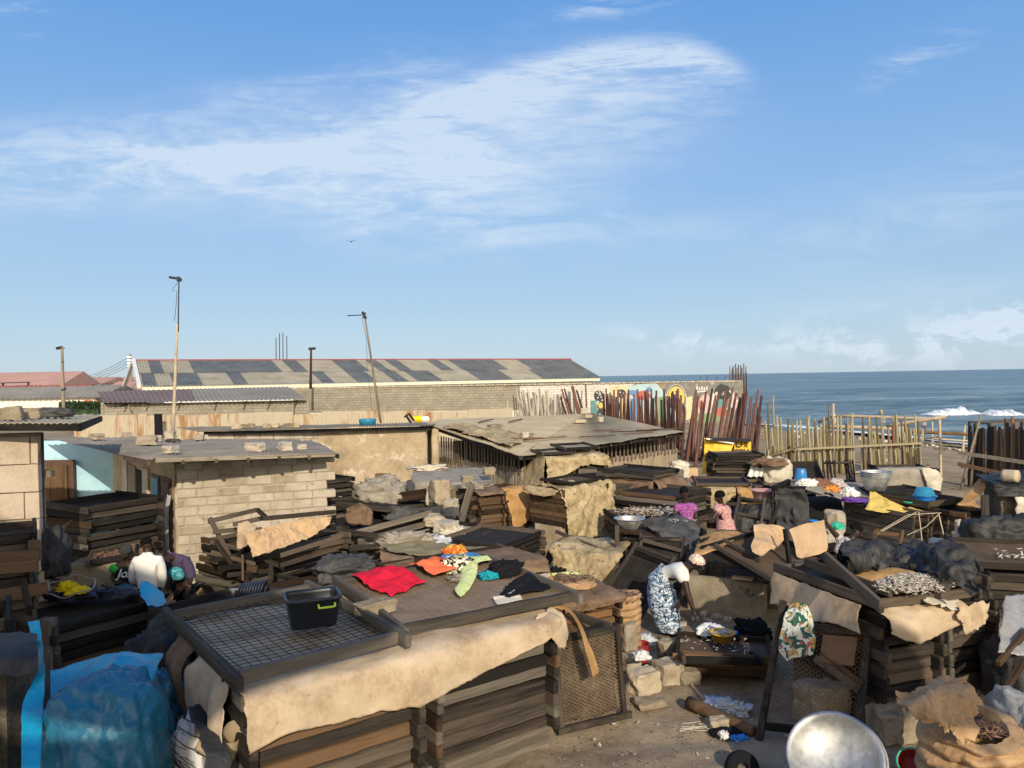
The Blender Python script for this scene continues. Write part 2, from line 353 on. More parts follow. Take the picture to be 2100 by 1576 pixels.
def bricks(name,c1,c2,mortar,w=.45,h=.2,stain=None,extra=None):
 m,nt,b=newmat(name)
 tc=nt.nodes.new('ShaderNodeTexCoord');sp=nt.nodes.new('ShaderNodeSeparateXYZ');nt.links.new(tc.outputs['Object'],sp.inputs[0])
 cb=nt.nodes.new('ShaderNodeCombineXYZ');nt.links.new(math_(nt,'ADD',sp.outputs[0],math_(nt,'MULTIPLY',sp.outputs[1],.7)),cb.inputs[0]);nt.links.new(sp.outputs[2],cb.inputs[1])
 br=N(nt,'ShaderNodeTexBrick');nt.links.new(cb.outputs[0],br.inputs['Vector'])
 br.inputs['Color1'].default_value=col(c1);br.inputs['Color2'].default_value=col(c2);br.inputs['Mortar'].default_value=col(mortar)
 br.inputs['Scale'].default_value=1;br.inputs['Brick Width'].default_value=w;br.inputs['Row Height'].default_value=h;br.inputs['Mortar Size'].default_value=.018;br.inputs['Mortar Smooth'].default_value=.3
 v=coords(nt);n1=noise_(nt,v,1.3,6,.65);n2=noise_(nt,v,9,5,.6)
 c=mix(nt,ramp(nt,n1,[(.4,(0,0,0)),(.68,(.6,.6,.6))]).outputs[0],br.outputs[0],tuple(x*.6 for x in c1))
 c=mix(nt,math_(nt,'MULTIPLY',n2,.35),c,tuple(x*.75 for x in c2))
 if stain:c=mix(nt,ramp(nt,noise_(nt,coords(nt,(1,1,.25)),1.1,5,.6),[(.52,(0,0,0)),(.62,(.9,.9,.9))]).outputs[0],c,stain)
 nt.links.new(c,b.inputs['Base Color']);b.inputs['Roughness'].default_value=.95;b.inputs['Specular IOR Level'].default_value=.08
 bp=N(nt,'ShaderNodeBump');bp.inputs['Strength'].default_value=.6;bp.inputs['Distance'].default_value=.02
 nt.links.new(math_(nt,'ADD',math_(nt,'SUBTRACT',1,br.outputs[1]),math_(nt,'MULTIPLY',n2,.5)),bp.inputs['Height']);nt.links.new(bp.outputs[0],b.inputs['Normal'])
 return m
bricks('block_grey',(.29,.265,.21),(.37,.335,.265),(.20,.18,.145))
bricks('block_white',(.66,.63,.57),(.74,.71,.65),(.42,.39,.34))
bricks('block_pale',(.42,.36,.28),(.50,.43,.335),(.30,.25,.19))
# rusty iron sheets: vertical streaks from cream paint to orange rust
m,nt,b=newmat('rusty_sheet');v1=coords(nt,(1,1,.12));v2=coords(nt,(.35,.35,.25))
s1=noise_(nt,v1,3.2,6,.7);s2=noise_(nt,v2,1.2,5,.6)
c=ramp(nt,math_(nt,'ADD',math_(nt,'MULTIPLY',s1,.55),math_(nt,'MULTIPLY',s2,.5)),[(.40,(.40,.36,.27)),(.53,(.46,.405,.30)),(.60,(.34,.20,.10)),(.70,(.18,.08,.04))]).outputs[0]
nt.links.new(c,b.inputs['Base Color']);b.inputs['Roughness'].default_value=.85
# yard ground
m,nt,b=newmat('yard_ground');v=coords(nt)
a=noise_(nt,v,.55,8,.62,.3);f=noise_(nt,v,6,8,.7);g=noise_(nt,v,60,4,.7)
t=math_(nt,'ADD',math_(nt,'ADD',math_(nt,'MULTIPLY',a,.5),math_(nt,'MULTIPLY',f,.32)),math_(nt,'MULTIPLY',g,.18))
c=ramp(nt,t,[(.36,(.14,.104,.067)),(.47,(.29,.222,.145)),(.58,(.40,.317,.215)),(.7,(.49,.40,.28))]).outputs[0]
sp=noise_(nt,v,26,3,.6);c=mix(nt,ramp(nt,sp,[(.66,(0,0,0)),(.71,(.85,.85,.85))]).outputs[0],c,(.05,.038,.026))
nt.links.new(c,b.inputs['Base Color']);b.inputs['Roughness'].default_value=.97;b.inputs['Specular IOR Level'].default_value=.05
bp=N(nt,'ShaderNodeBump');bp.inputs['Strength'].default_value=.8;bp.inputs['Distance'].default_value=.02
nt.links.new(math_(nt,'ADD',f,math_(nt,'MULTIPLY',g,.5)),bp.inputs['Height']);nt.links.new(bp.outputs[0],b.inputs['Normal'])
# sea
m,nt,b=newmat('sea_water');v=coords(nt,(.55,1,1),1,(0,0,R(-20)))
n1=noise_(nt,v,.09,8,.62,.4);n2=noise_(nt,v,.55,8,.65,.3)
c=ramp(nt,math_(nt,'ADD',math_(nt,'MULTIPLY',noise_(nt,coords(nt,(.16,1,1),1,(0,0,R(-18))),.10,8,.66,.5),.7),math_(nt,'MULTIPLY',n2,.3)),[(.40,(.05,.105,.125)),(.5,(.13,.20,.215)),(.60,(.29,.365,.375))]).outputs[0]  # light and dark streaks colour in the differing reflections of wave faces
nt.links.new(c,b.inputs['Base Color']);b.inputs['Roughness'].default_value=.35;b.inputs['IOR'].default_value=1.33;b.inputs['Specular IOR Level'].default_value=.4
bp=N(nt,'ShaderNodeBump');bp.inputs['Strength'].default_value=1;bp.inputs['Distance'].default_value=1.1
nt.links.new(math_(nt,'ADD',n1,math_(nt,'MULTIPLY',n2,.8)),bp.inputs['Height']);nt.links.new(bp.outputs[0],b.inputs['Normal'])
surface('foam',(.72,.76,.78),(.88,.90,.90),scale=1,fine=6,rough=.95,bump=.25,bdist=.05)
# ---------------------------------------------------------------- sky, sun
SUN_AZ,SUN_EL=R(13),R(26)
SDIR=Vector((math.sin(SUN_AZ)*math.cos(SUN_EL),-math.cos(SUN_AZ)*math.cos(SUN_EL),math.sin(SUN_EL)))
W=bpy.data.worlds.new('World');SC.world=W;W.use_nodes=True
nt=W.node_tree;bg=nt.nodes['Background']
sky=nt.nodes.new('ShaderNodeTexSky');sky.sky_type='NISHITA';sky.sun_disc=False
sky.sun_elevation=SUN_EL;sky.sun_rotation=math.pi-SUN_AZ
sky.altitude=0;sky.air_density=1.0;sky.dust_density=.4;sky.ozone_density=3.0
tc=nt.nodes.new('ShaderNodeTexCoord');sx=nt.nodes.new('ShaderNodeSeparateXYZ');nt.links.new(tc.outputs['Generated'],sx.inputs[0])
dx,dy,dz=sx.outputs
yy=math_(nt,'MAXIMUM',dy,.02)
U=math_(nt,'DIVIDE',dx,yy);V=math_(nt,'DIVIDE',dz,yy)
cb=nt.nodes.new('ShaderNodeCombineXYZ');nt.links.new(U,cb.inputs[0]);nt.links.new(V,cb.inputs[1])
def skynoise(sx_,sy_,rot,scale,detail,rough,dist,loc=(0,0,0)):
 mp=nt.nodes.new('ShaderNodeMapping');nt.links.new(cb.outputs[0],mp.inputs[0])
 mp.inputs['Scale'].default_value=(sx_,sy_,1);mp.inputs['Rotation'].default_value=(0,0,rot);mp.inputs['Location'].default_value=loc
 return noise_(nt,mp.outputs[0],scale,detail,rough,dist)
wx=math_(nt,'MULTIPLY',math_(nt,'SUBTRACT',skynoise(1,1.6,0,3.2,5,.6,0),.5),.22)
wy=math_(nt,'MULTIPLY',math_(nt,'SUBTRACT',skynoise(1,1.6,0,3.2,5,.6,0,(5,3,0)),.5),.12)
UW=math_(nt,'ADD',U,wx);VW=math_(nt,'ADD',V,wy)
def uv(px,py):return ((px-1050)/1560,(775-(px-1050)*.0172-py)/1560)
def lin(a,ca,b_,cb_,k=0):
 return math_(nt,'ADD',math_(nt,'ADD',math_(nt,'MULTIPLY',a,ca),math_(nt,'MULTIPLY',b_,cb_)),k)
def gauss(px,py,ru,rv,rot=0,warp=True):
 u0,v0=uv(px,py);a,b_=(UW,VW)if warp else (U,V);c_,s_=math.cos(rot),math.sin(rot);ru/=1560;rv/=1560
 p=lin(a,c_/ru,b_,s_/ru,-(u0*c_+v0*s_)/ru);q=lin(a,-s_/rv,b_,c_/rv,-(-u0*s_+v0*c_)/rv)
 return math_(nt,'POWER',2.718,math_(nt,'MULTIPLY',lin(math_(nt,'MULTIPLY',p,p),1,math_(nt,'MULTIPLY',q,q),1),-1))
def sm(x,a,b_):
 n=nt.nodes.new('ShaderNodeMapRange');n.interpolation_type='SMOOTHSTEP';nt.links.new(x,n.inputs[0])
 if isinstance(a,(int,float)):n.inputs[1].default_value=a
 else:nt.links.new(a,n.inputs[1])
 n.inputs[2].default_value=b_;return n.outputs[0]
def add(*xs):
 r=xs[0]
 for x in xs[1:]:r=math_(nt,'ADD',r,x)
 return r
def mul(a,b_):return math_(nt,'MULTIPLY',a,b_)
streak=skynoise(1,5,R(12),4.5,9,.68,.8);fibre=skynoise(1.2,7,R(-20),9,8,.7,.6);puff=skynoise(1,1.7,0,15,9,.62,.3)
rip=skynoise(1.2,4,R(25),16,6,.65,.5)
# broad veil on the left, brightest along its upper left ridge
veil=add(mul(gauss(560,300,330,70,R(6)),.9),mul(gauss(200,345,380,60,R(3)),.85),mul(gauss(760,390,420,80,R(-6)),.75),mul(gauss(590,190,250,30,R(9)),.55),mul(gauss(1000,300,260,140,0),.6),mul(gauss(900,470,330,22,R(-3)),.35))
veil=mul(veil,sm(add(mul(streak,.65),mul(rip,.35)),.36,.66))
# the curved plume: an arch rising to the right with a sharp upper edge
u0,v0=uv(1375,78)
du=math_(nt,'SUBTRACT',math_(nt,'ADD',U,mul(wx,.3)),u0);dp=math_(nt,'MAXIMUM',du,0.0)
arch=math_(nt,'SUBTRACT',V,math_(nt,'SUBTRACT',v0,math_(nt,'ADD',mul(mul(du,du),.70),mul(mul(dp,dp),2.6))))
arch=math_(nt,'ADD',arch,mul(math_(nt,'SUBTRACT',fibre,.5),.055))
band=mul(sm(arch,.016,-.022),sm(arch,math_(nt,'ADD',-.20,mul(dp,1.2)),-.01));core=mul(sm(arch,.010,-.018),sm(arch,-.06,-.015))
win=mul(sm(U,uv(790,0)[0],uv(960,0)[0]),sm(U,uv(1590,0)[0],uv(1470,0)[0]))
plume=mul(win,add(mul(mul(band,sm(add(mul(fibre,.6),mul(streak,.4)),.34,.64)),.55),mul(mul(core,sm(fibre,.3,.66)),.40)))
tail=mul(mul(gauss(870,220,70,90,R(40)),sm(fibre,.35,.65)),.5)
# heaped cloud low over the sea, wisps high on the right
low=mul(mul(add(mul(gauss(1900,692,270,46,R(2)),1.5),mul(gauss(1450,708,210,26),1.1),mul(gauss(2080,655,100,36),1.2)),sm(puff,.45,.60)),.62)
wisp=mul(add(mul(gauss(1880,110,110,26,R(28)),.55),mul(gauss(1270,18,130,28,R(14)),.75),mul(gauss(50,10,60,20),.4),mul(gauss(40,80,30,12),.3)),sm(fibre,.42,.68))
hz=mul(add(mul(gauss(1950,420,330,70,R(14)),.42),mul(gauss(1300,480,500,40),.25),mul(gauss(2000,600,420,40,R(5)),.22)),sm(streak,.3,.75))
mask=math_(nt,'MINIMUM',add(mul(veil,.68),mul(gauss(600,340,520,110,R(3)),.30),mul(gauss(1150,260,260,120,R(8)),.22),plume,tail,low,mul(wisp,.7),hz),.72)
front=sm(dy,.05,.25);mask=mul(mask,front)
hs=nt.nodes.new('ShaderNodeHueSaturation');nt.links.new(sky.outputs[0],hs.inputs['Color']);hs.inputs['Saturation'].default_value=1.05;hs.inputs['Value'].default_value=1.0
air=ramp(nt,math_(nt,'MAXIMUM',dz,0.0),[(0,(3.0,3.85,4.65)),(.08,(2.6,3.65,4.8)),(.22,(1.85,3.2,5.1)),(.42,(.95,2.35,5.0)),(1,(.45,1.2,3.4))]).outputs[0]
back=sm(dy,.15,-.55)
air=mix(nt,mul(back,sm(dz,.95,.25)),air,(12.5,10.8,8.4))  # warm sky behind the viewer, boosted as unseen fill light
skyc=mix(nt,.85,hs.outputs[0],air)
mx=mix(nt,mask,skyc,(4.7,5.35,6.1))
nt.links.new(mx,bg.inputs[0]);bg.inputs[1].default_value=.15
ld=bpy.data.lights.new('sun','SUN');ld.energy=3.9;ld.angle=R(.6);ld.color=(1,.87,.67)
lo=bpy.data.objects.new('sun',ld);COL.objects.link(lo);lo.rotation_euler=SDIR.to_track_quat('Z','Y').to_euler();lo.location=(20,-40,30)
SC.view_settings.view_transform='Standard';SC.view_settings.look='None';SC.view_settings.exposure=.06;SC.view_settings.gamma=1
# ---------------------------------------------------------------- ground and sea
SEA_Z=-1.3
COAST=[(-60,32.5),(30,32),(46,30.5),(56,29),(69,25),(90,16),(120,6),(200,-20),(600,-160),(4000,-1400)]
def coast_x(y):
 for (a,xa),(b_,xb)in zip(COAST,COAST[1:]):
  if a<=y<=b_:return xa+(xb-xa)*(y-a)/(b_-a)
 return COAST[-1][1]
def ground_z(x,y):
 d=coast_x(y)-x
 if d<0:return SEA_Z+d*.08
 t=min(1,d/17.0);t=t*t*(3-2*t)
 z=SEA_Z*(1-t)
 if y>46:z+=.25*min(1,(y-46)/12)*t
 return z
def axis(lo,hi,step,far):
 a=list(np.arange(lo,hi,step));s=step;x=hi
 while x<far:a.append(x);s*=1.22;x+=s
 s=step;x=lo-step;b_=[]
 while x>-far:b_.append(x);s*=1.22;x-=s
 return b_[::-1]+a
def axis_y():
 a=list(np.arange(2.5,14,.08))+list(np.arange(14,60,.5));s=.6;x=60
 while x<6000:a.append(x);s*=1.15;x+=s
 return [-300,-80,-30,-12,-5,-1,1.5]+a
gx,gy=axis(-7,7.5,.085,5000),axis_y()
g=MB();P=[]
for y in gy:
 row=[]
 for x in gx:
  z=ground_z(x,y)
  if y<60 and abs(x)<40:
   k=1 if y<30 else .5
   z+=k*(.065*mnoise.fractal(Vector((x*.8,y*.8,0)),.8,2,3)+.016*mnoise.noise(Vector((x*5,y*5,3)))+.010*mnoise.noise(Vector((x*11,y*11,8))))
  row.append((x,y,z))
 P.append(row)
g.grid(P)
tag(obj('ground',g.mesh('ground',None,True),'yard_ground'),kind='structure')
s=MB();P=[]
sy=[-200,-50,10,30]+list(np.arange(38,140,.5));st=.8
while sy[-1]<30000:st*=1.12;sy.append(sy[-1]+st)
sxs=list(np.arange(0,90,.8));st=1.2
while sxs[-1]<30000:st*=1.25;sxs.append(sxs[-1]+st)
st=2;left=[0]
while left[-1]>-30000:left.append(left[-1]-st);st*=1.3
sxs=left[:0:-1]+sxs
def swell(x,y):
 if y>400 or y<30:return 0
 c=y*math.cos(R(18))+x*math.sin(R(18))*1.15
 k=max(0,1-abs(y-100)/300)
 return k*(.20*math.sin(c*.30+mnoise.noise(Vector((x*.03,y*.03,0)))*3)+.16*mnoise.noise(Vector((x*.05,c*.25,1)))+.10*mnoise.noise(Vector((x*.15,c*.6,2)))+.11*(.5-abs(mnoise.noise(Vector((x*.22,c*.75,5)))))+.05*mnoise.noise(Vector((x*.5,c*1.3,7))))
for y in sy:P.append([(x,y,SEA_Z+swell(x,y))for x in sxs])
s.grid(P);tag(obj('sea',s.mesh('sea',None,True),'sea_water'),kind='structure')
# two breakers and the wash at the water's edge
def breaker(px0,px1,y0,y1,hgt,label,seed):
 P=[];n=90
 for i in range(n+1):
  t=i/n;px=px0+(px1-px0)*t;yd=y0+(y1-y0)*t;c=az(px,yd,SEA_Z)
  e=math.sin(math.pi*t)**.8*(.35+.65*max(0,min(1,.55+1.3*mnoise.noise(Vector((i*.11,7,seed))))));row=[]
  for j in range(15):
   s_=j/14
   z=SEA_Z-.06+hgt*e*abs(math.sin(math.pi*s_))**.8*(1+.5*mnoise.noise(Vector((i*.13,s_*1.5,seed))))
   row.append(Vector((c.x,c.y-1.4+3.4*s_,z))+Vector((.15*mnoise.noise(Vector((i*.4,j*.6,seed+4))),.8*mnoise.noise(Vector((i*.09,j*.1,seed))),.07*mnoise.noise(Vector((i*.7,j*.9,seed+9))))))
  P.append(row)
 MB().grid(P).solo('breaking_wave','foam',label,'wave','breaking waves off the beach',smooth=True)
breaker(1902,2012,88,88,.95,'longer white breaking wave off the beach',3)
breaker(2016,2098,86,85,.75,'shorter white breaking wave at the edge of the picture, seaward of the dark pole fence',8)
P=[]
for y in np.arange(40,84,.4):
 cx=coast_x(y);w=.5+2.0*max(0,mnoise.noise(Vector((0,y*.35,0)))+.35)
 if 57<y<72:w+=2.2
 P.append([(cx-.9+(w)*t_+.3*mnoise.noise(Vector((t_*3,y*1.5,5))),y,SEA_Z+.32+.05*mnoise.noise(Vector((t_*4,y*2,1)))-.28*t_*t_)for t_ in (0,.25,.5,.75,1)])
tag(obj('surf_foam',MB().grid(P).mesh('surf_foam',None,True),'foam'),kind='stuff')
# ---------------------------------------------------------------- builders
def cr(p0,p1,p2,p3,t):
 return .5*((2*p1)+(p2-p0)*t+(2*p0-5*p1+4*p2-p3)*t*t+(3*p1-p0-3*p2+p3)*t*t*t)
def resample(rows,n,m,lin=False):
 rows=[[Vector(p)for p in r]for r in rows]
 def line(ps,k):
  out=[];L=len(ps)-1
  for i in range(k):
   x=i/(k-1)*L;a=min(int(x),L-1);t=x-a
   p1,p2=ps[a],ps[a+1]
   if lin:out.append(p1.lerp(p2,t));continue
   p0=ps[a-1]if a>0 else p1*2-p2;p3=ps[a+2]if a+2<=L else p2*2-p1
   out.append(cr(p0,p1,p2,p3,t))
  return out
 cols_=[line(r,m)for r in rows]
 T=[line([c[j]for c in cols_],n)for j in range(m)]
 return [[T[j][i]for j in range(m)]for i in range(n)]
FD={}
def tri(x):return 4*abs(x-math.floor(x+.5))-1
def fold(p,k,seed):
 q=Vector((p.x*k+seed*3.7,p.y*k+seed*1.3,p.z*k+seed*7.1));q+=Vector((mnoise.noise(q),mnoise.noise(q+Vector((3,8,1))),0))*.35
 if seed not in FD:
  r_=random.Random(seed*91+5);FD[seed]=[(Vector((r_.gauss(0,1),r_.gauss(0,1),r_.gauss(0,1))).normalized(),r_.random())for i in range(7)]
 w=mnoise.noise(q*.8+Vector((4,1,7)))*.45;h=0
 for (d,c),f,a in zip(FD[seed],(.32,.5,.75,1.1,1.7,2.6,4.0),(.30,.30,.26,.20,.15,.10,.065)):h+=a*tri(q.dot(d)*f+c+w*f)
 return h+(mnoise.voronoi(q*2.2)[0][0]-.38)*.45+.35*(.5-abs(mnoise.noise(q))*2)
def sheet_mb(rows,thick=.0025,res=(34,40),wr=.02,wk=2.5,ragged=.03,seed=0,lin=False,sag=0):
 G=resample(rows,res[0],res[1],lin);n,m=res
 for i in range(n):
  for j in range(m):
   e=min(i,j,n-1-i,m-1-j)
   if e<3 and ragged:
    k=(1,.6,.25)[e];c=G[n//2][m//2]
    r_=ragged*k*(mnoise.noise(G[i][j]*9+Vector((seed,0,0)))*1.1+mnoise.noise(G[i][j]*28)*.5+.35*mnoise.noise(G[i][j]*60))
    d=c-G[i][j];d=d.normalized()if d.length>1e-5 else d
    G[i][j]=G[i][j]+d*r_
 def nrm():
  out=[]
  for i in range(n):
   r_=[]
   for j in range(m):
    a=G[min(i+1,n-1)][j]-G[max(i-1,0)][j];b_=G[i][min(j+1,m-1)]-G[i][max(j-1,0)]
    q=a.cross(b_);r_.append(q.normalized()if q.length>1e-9 else Vector((0,0,1)))
   out.append(r_)
  return out
 Nn=nrm()
 flip=sum(Nn[i][j].z-.6*Nn[i][j].y for i in range(n)for j in range(m))<0
 sgn=-1 if flip else 1
 for i in range(n):
  for j in range(m):Nn[i][j]=Nn[i][j]*sgn
 if wr:
  D=[[wr*max(-.35,fold(G[i][j],wk,seed))for j in range(m)]for i in range(n)]
  for i in range(n):
   for j in range(m):G[i][j]=G[i][j]+Nn[i][j]*D[i][j]
 b_=MB();b_.grid(G);o=len(b_.v)
 b_.grid([[G[i][j]-Nn[i][j]*thick for j in range(m)]for i in range(n)])
 rim=[(0,j)for j in range(m)]+[(i,m-1)for i in range(1,n)]+[(n-1,j)for j in range(m-2,-1,-1)]+[(i,0)for i in range(n-2,0,-1)]
 ix=[i*m+j for i,j in rim]
 for a,c in zip(ix,ix[1:]+ix[:1]):b_.f.append([a,c,o+c,o+a]);b_.m.append(0)
 return b_
def sheet(name,rows,mat,label,cat='cloth',group=None,**k):
 return sheet_mb(rows,**k).solo(name,mat,label,cat,group,smooth=mat not in ('kraft','clear_plastic'))
def lump_mb(c,size,seed=0,amp=.16,k=1.6,n=46,m=30,pinch=0.0,flat=.25,rz=0.0,pleat=.045):
 "a heap or bundle: a blob with folds that rests on what is below it"
 c=Vector(c);P=[];rm=Matrix.Rotation(rz,3,'Z')
 for i in range(m+1):
  th=math.pi*i/m;row=[]
  for j in range(n):
   ph=2*math.pi*j/n
   d=Vector((math.sin(th)*math.cos(ph),math.sin(th)*math.sin(ph),math.cos(th)))
   e=Vector([math.copysign(abs(x)**.82,x)for x in d])
   ds=Vector((d.x,d.y,d.z*.45));r_=1+amp*fold(d,k,seed)-amp*.5+amp*.75*fold(ds,k*2.2,seed+3)+amp*.35*fold(ds,k*5,seed+5)+amp*.9*mnoise.noise(d*1.1+Vector((seed*2.1,3,5)))
   if pleat:r_+=pleat*math.sin(ph*11+3*mnoise.noise(d*2+Vector((seed,0,0))))*math.sin(th)*max(0,(1-abs(d.z)))
   p=Vector((e.x*size[0],e.y*size[1],e.z*size[2]))*r_
   if p.z<-size[2]*flat:p.z=-size[2]*flat+.02*mnoise.noise(p*6)
   if pinch and d.z>.55:s_=1-pinch*(d.z-.55)/.45;p.x*=s_;p.y*=s_
   row.append(c+rm@(p+Vector((0,0,size[2]*flat))))
  row.append(row[0]);P.append(row)
 return MB().grid(P)
def lump(name,c,size,mat,label,cat,group=None,**k):
 return lump_mb(c,size,**k).solo(name,mat,label,cat,group,smooth=True)
def stone_mb(c,size,seed=0,rz=0.0,sub=5,amp=.22):
 bm=bmesh.new();bmesh.ops.create_cube(bm,size=1)
 bmesh.ops.bevel(bm,geom=list(bm.edges),offset=.07,segments=1,affect='EDGES')
 bmesh.ops.subdivide_edges(bm,edges=list(bm.edges),cuts=sub-1,use_grid_fill=True);kk=.9/min(size);kk=min(kk,9)
 rm=Matrix.Rotation(rz,3,'Z');b_=MB()
 def rough(v):q=v*2.6+Vector((seed*3.1,1,4));return .11*(mnoise.voronoi(q)[0][0]-.4)+.045*mnoise.noise(v*8+Vector((seed,0,0)))
 for v in bm.verts:v.co=v.co*(1+rough(v.co))
 vs=[Vector(c)+rm@Vector(((v.co.x*(1+amp*mnoise.noise(v.co*2.1+Vector((seed*5.3,1,2)))))*size[0]+.02*size[0]*mnoise.noise(v.co*7),(v.co.y*(1+amp*mnoise.noise(v.co*2.3+Vector((3,seed*4.1,2)))))*size[1],(v.co.z*(1+amp*mnoise.noise(v.co*2.2+Vector((1,6,seed*3.7))))+.5)*size[2]))for v in bm.verts]
 b_.add(vs,[[v.index for v in f.verts]for f in bm.faces]);bm.free();return b_
def stone(c,size,label,mat='rubble_stone',name='stone',cat='stone',group=None,**k):
 return stone_mb(c,size,**k).solo(name,mat,label,cat,group,smooth=False)
 # ---- smoking trays
TRAYC={}
ORD=['topmost']+[k+' highest' for k in 'second third fourth fifth sixth seventh eighth ninth tenth eleventh twelfth thirteenth'.split()]
def board_me(key,c,d,near,seed=0):
 k=(key,tuple(round(x,3)for x in c),tuple(round(x,3)for x in d),near)
 if k in TRAYC:return TRAYC[k]
 b_=MB();ax=0 if d[0]>d[1]else 1;n=7 if near else 1
 rnd=random.Random(hash(k[1:])&0xffff)
 L=d[ax];rings=[]
 for i in range(n+1):
  t=-L/2+L*i/n;wob=(rnd.uniform(-.004,.004),rnd.uniform(-.004,.004))if near else (0,0)
  x=d[1-ax]/2;z=d[2]/2
  q=[]
  for a,e in ((-x,-z),(x,-z),(x,z),(-x,z)):
   p=Vector((0,0,0));p[ax]=t;p[1-ax]=a+wob[0];p[2]=e+wob[1]+rnd.uniform(-.002,.002)*near;q.append(Vector(c)+p)
  rings.append(q+[q[0]])
 b_.grid(rings)
 b_.add(rings[0][:4],[(0,1,2,3)]);b_.add(rings[-1][:4],[(3,2,1,0)])
 me=b_.mesh('board')
 bm=bmesh.new();bm.from_mesh(me);bmesh.ops.remove_doubles(bm,verts=bm.verts,dist=1e-5);bmesh.ops.recalc_face_normals(bm,faces=bm.faces)
 if near:
  ed=[e for e in bm.edges if e.calc_face_angle(0)>.8]
  bmesh.ops.bevel(bm,geom=ed,offset=.007,segments=2,affect='EDGES',clamp_overlap=True)
 bm.to_mesh(me);bm.free();TRAYC[k]=me;return me
def net_mb(w,l,z,pitch,r=.0028,kind='square',sag=.02,seed=1):
 b_=MB();nx,ny=max(2,int(w/pitch)),max(2,int(l/pitch))
 def sz(x,y):return z-sag*(1-(2*x/w)**2)*(1-(2*y/l)**2)+.008*mnoise.noise(Vector((x*4+seed,y*4,0)))
 def sxy(x,y):return Vector((x+.012*mnoise.noise(Vector((x*3,y*3,seed))),y+.012*mnoise.noise(Vector((x*3,y*3,seed+5))),sz(x,y)))
 if kind=='square':
  for i in range(1,nx):b_.tube([sxy(-w/2+w*i/nx,-l/2+l*t/10)for t in range(11)],r,4,caps=False)
  for j in range(1,ny):b_.tube([sxy(-w/2+w*t/10,-l/2+l*j/ny)for t in range(11)],r,4,caps=False)
 else:
  for j in range(ny):
   y=-l/2+l*(j+.5)/ny;pts=[]
   for i in range(nx*2+1):
    up=(i//1)%4;dy_=(l/ny*.5)*(1 if up in (1,2)else 0)*(1)
    pts.append(sxy(-w/2+w*i/(nx*2),y-l/ny*.25+dy_))
   b_.tube(pts,r,3,caps=False)
  for i in range(nx+1):
   for j in range(ny-1):
    x=-w/2+w*i/nx;y=-l/2+l*(j+.5)/ny
    o=.25 if i%2 else -.25
 return b_
def make_tray(w,l,h,label,wood='tray_wood',near=True,net=None,over=.09,t=.05,nmat='net_fill',group=None,seed=0,pitch=.06):
 "log-cabin tray: two rails run front to back and stick out past the two cross boards"
 if not near and not net:
  k=('mono',round(w,3),round(l,3),round(h,3),wood)
  if k not in TRAYC:
   b_=MB()
   for s_ in (-1,1):
    b_.box((s_*(w/2-t/2),0,h/2+.006),(t,l+2*over,h*.94));b_.box((0,s_*(l/2-t/2),h/2),(w-2*t-.004,t,h*.85))
   me=b_.mesh('smoking_tray');me.materials.append(M(wood+'_x'));TRAYC[k]=me
  o=obj('smoking_tray',TRAYC[k]);ROOTM[o.name]=Matrix()
  return tag(o,label,'tray',group)
 root=thing('smoking_tray',label,'tray',group=group)
 for s_ in (-1,1):
  o=obj('rail',board_me('r',(s_*(w/2-t/2),0,h/2+.006),(t,l+2*over,h*.95),near),wood+'_y');o.parent=root
  o=obj('board',board_me('b',(0,s_*(l/2-t/2),h/2),(w-2*t-.004,t,h*.87),near),wood+'_x');o.parent=root
 if net:
  if net=='fill':
   P=[[(x,y,h*.35-.012*(1-(2*x/w)**2)+.012*mnoise.noise(Vector((x*5+seed,y*5,0))))for x in np.linspace(-w/2+t,w/2-t,12)]for y in np.linspace(-l/2+t,l/2-t,12)]
   o=obj('wire_mesh',MB().grid(P).mesh('wire_mesh',None,True),nmat)
  else:
   o=obj('wire_mesh',net_mb(w-2*t,l-2*t,h*.45,pitch,.003 if net=='square' else .0022,net,.03,seed).mesh('wire_mesh'),nmat)
  o.parent=root
 return root
class Frame:
 "front-left and front-right corner on the ground; x runs along the front, y away"
 def __init__(s,a,b_):
  a,b_=Vector((a[0],a[1],0)),Vector((b_[0],b_[1],0));s.o=a;s.w=(b_-a).length
  s.x=(b_-a).normalized();s.y=Vector((-s.x.y,s.x.x,0));s.rz=math.atan2(s.x.y,s.x.x)
 def p(s,u,v,z):return s.o+s.x*u+s.y*v+Vector((0,0,z))
def place(o,p,rz,tilt=(0,0)):
 o.location=p;o.rotation_euler=(tilt[0],tilt[1],rz)
 ROOTM[o.name]=Matrix.Translation(p)@Euler((tilt[0],tilt[1],rz)).to_matrix().to_4x4()
 return o
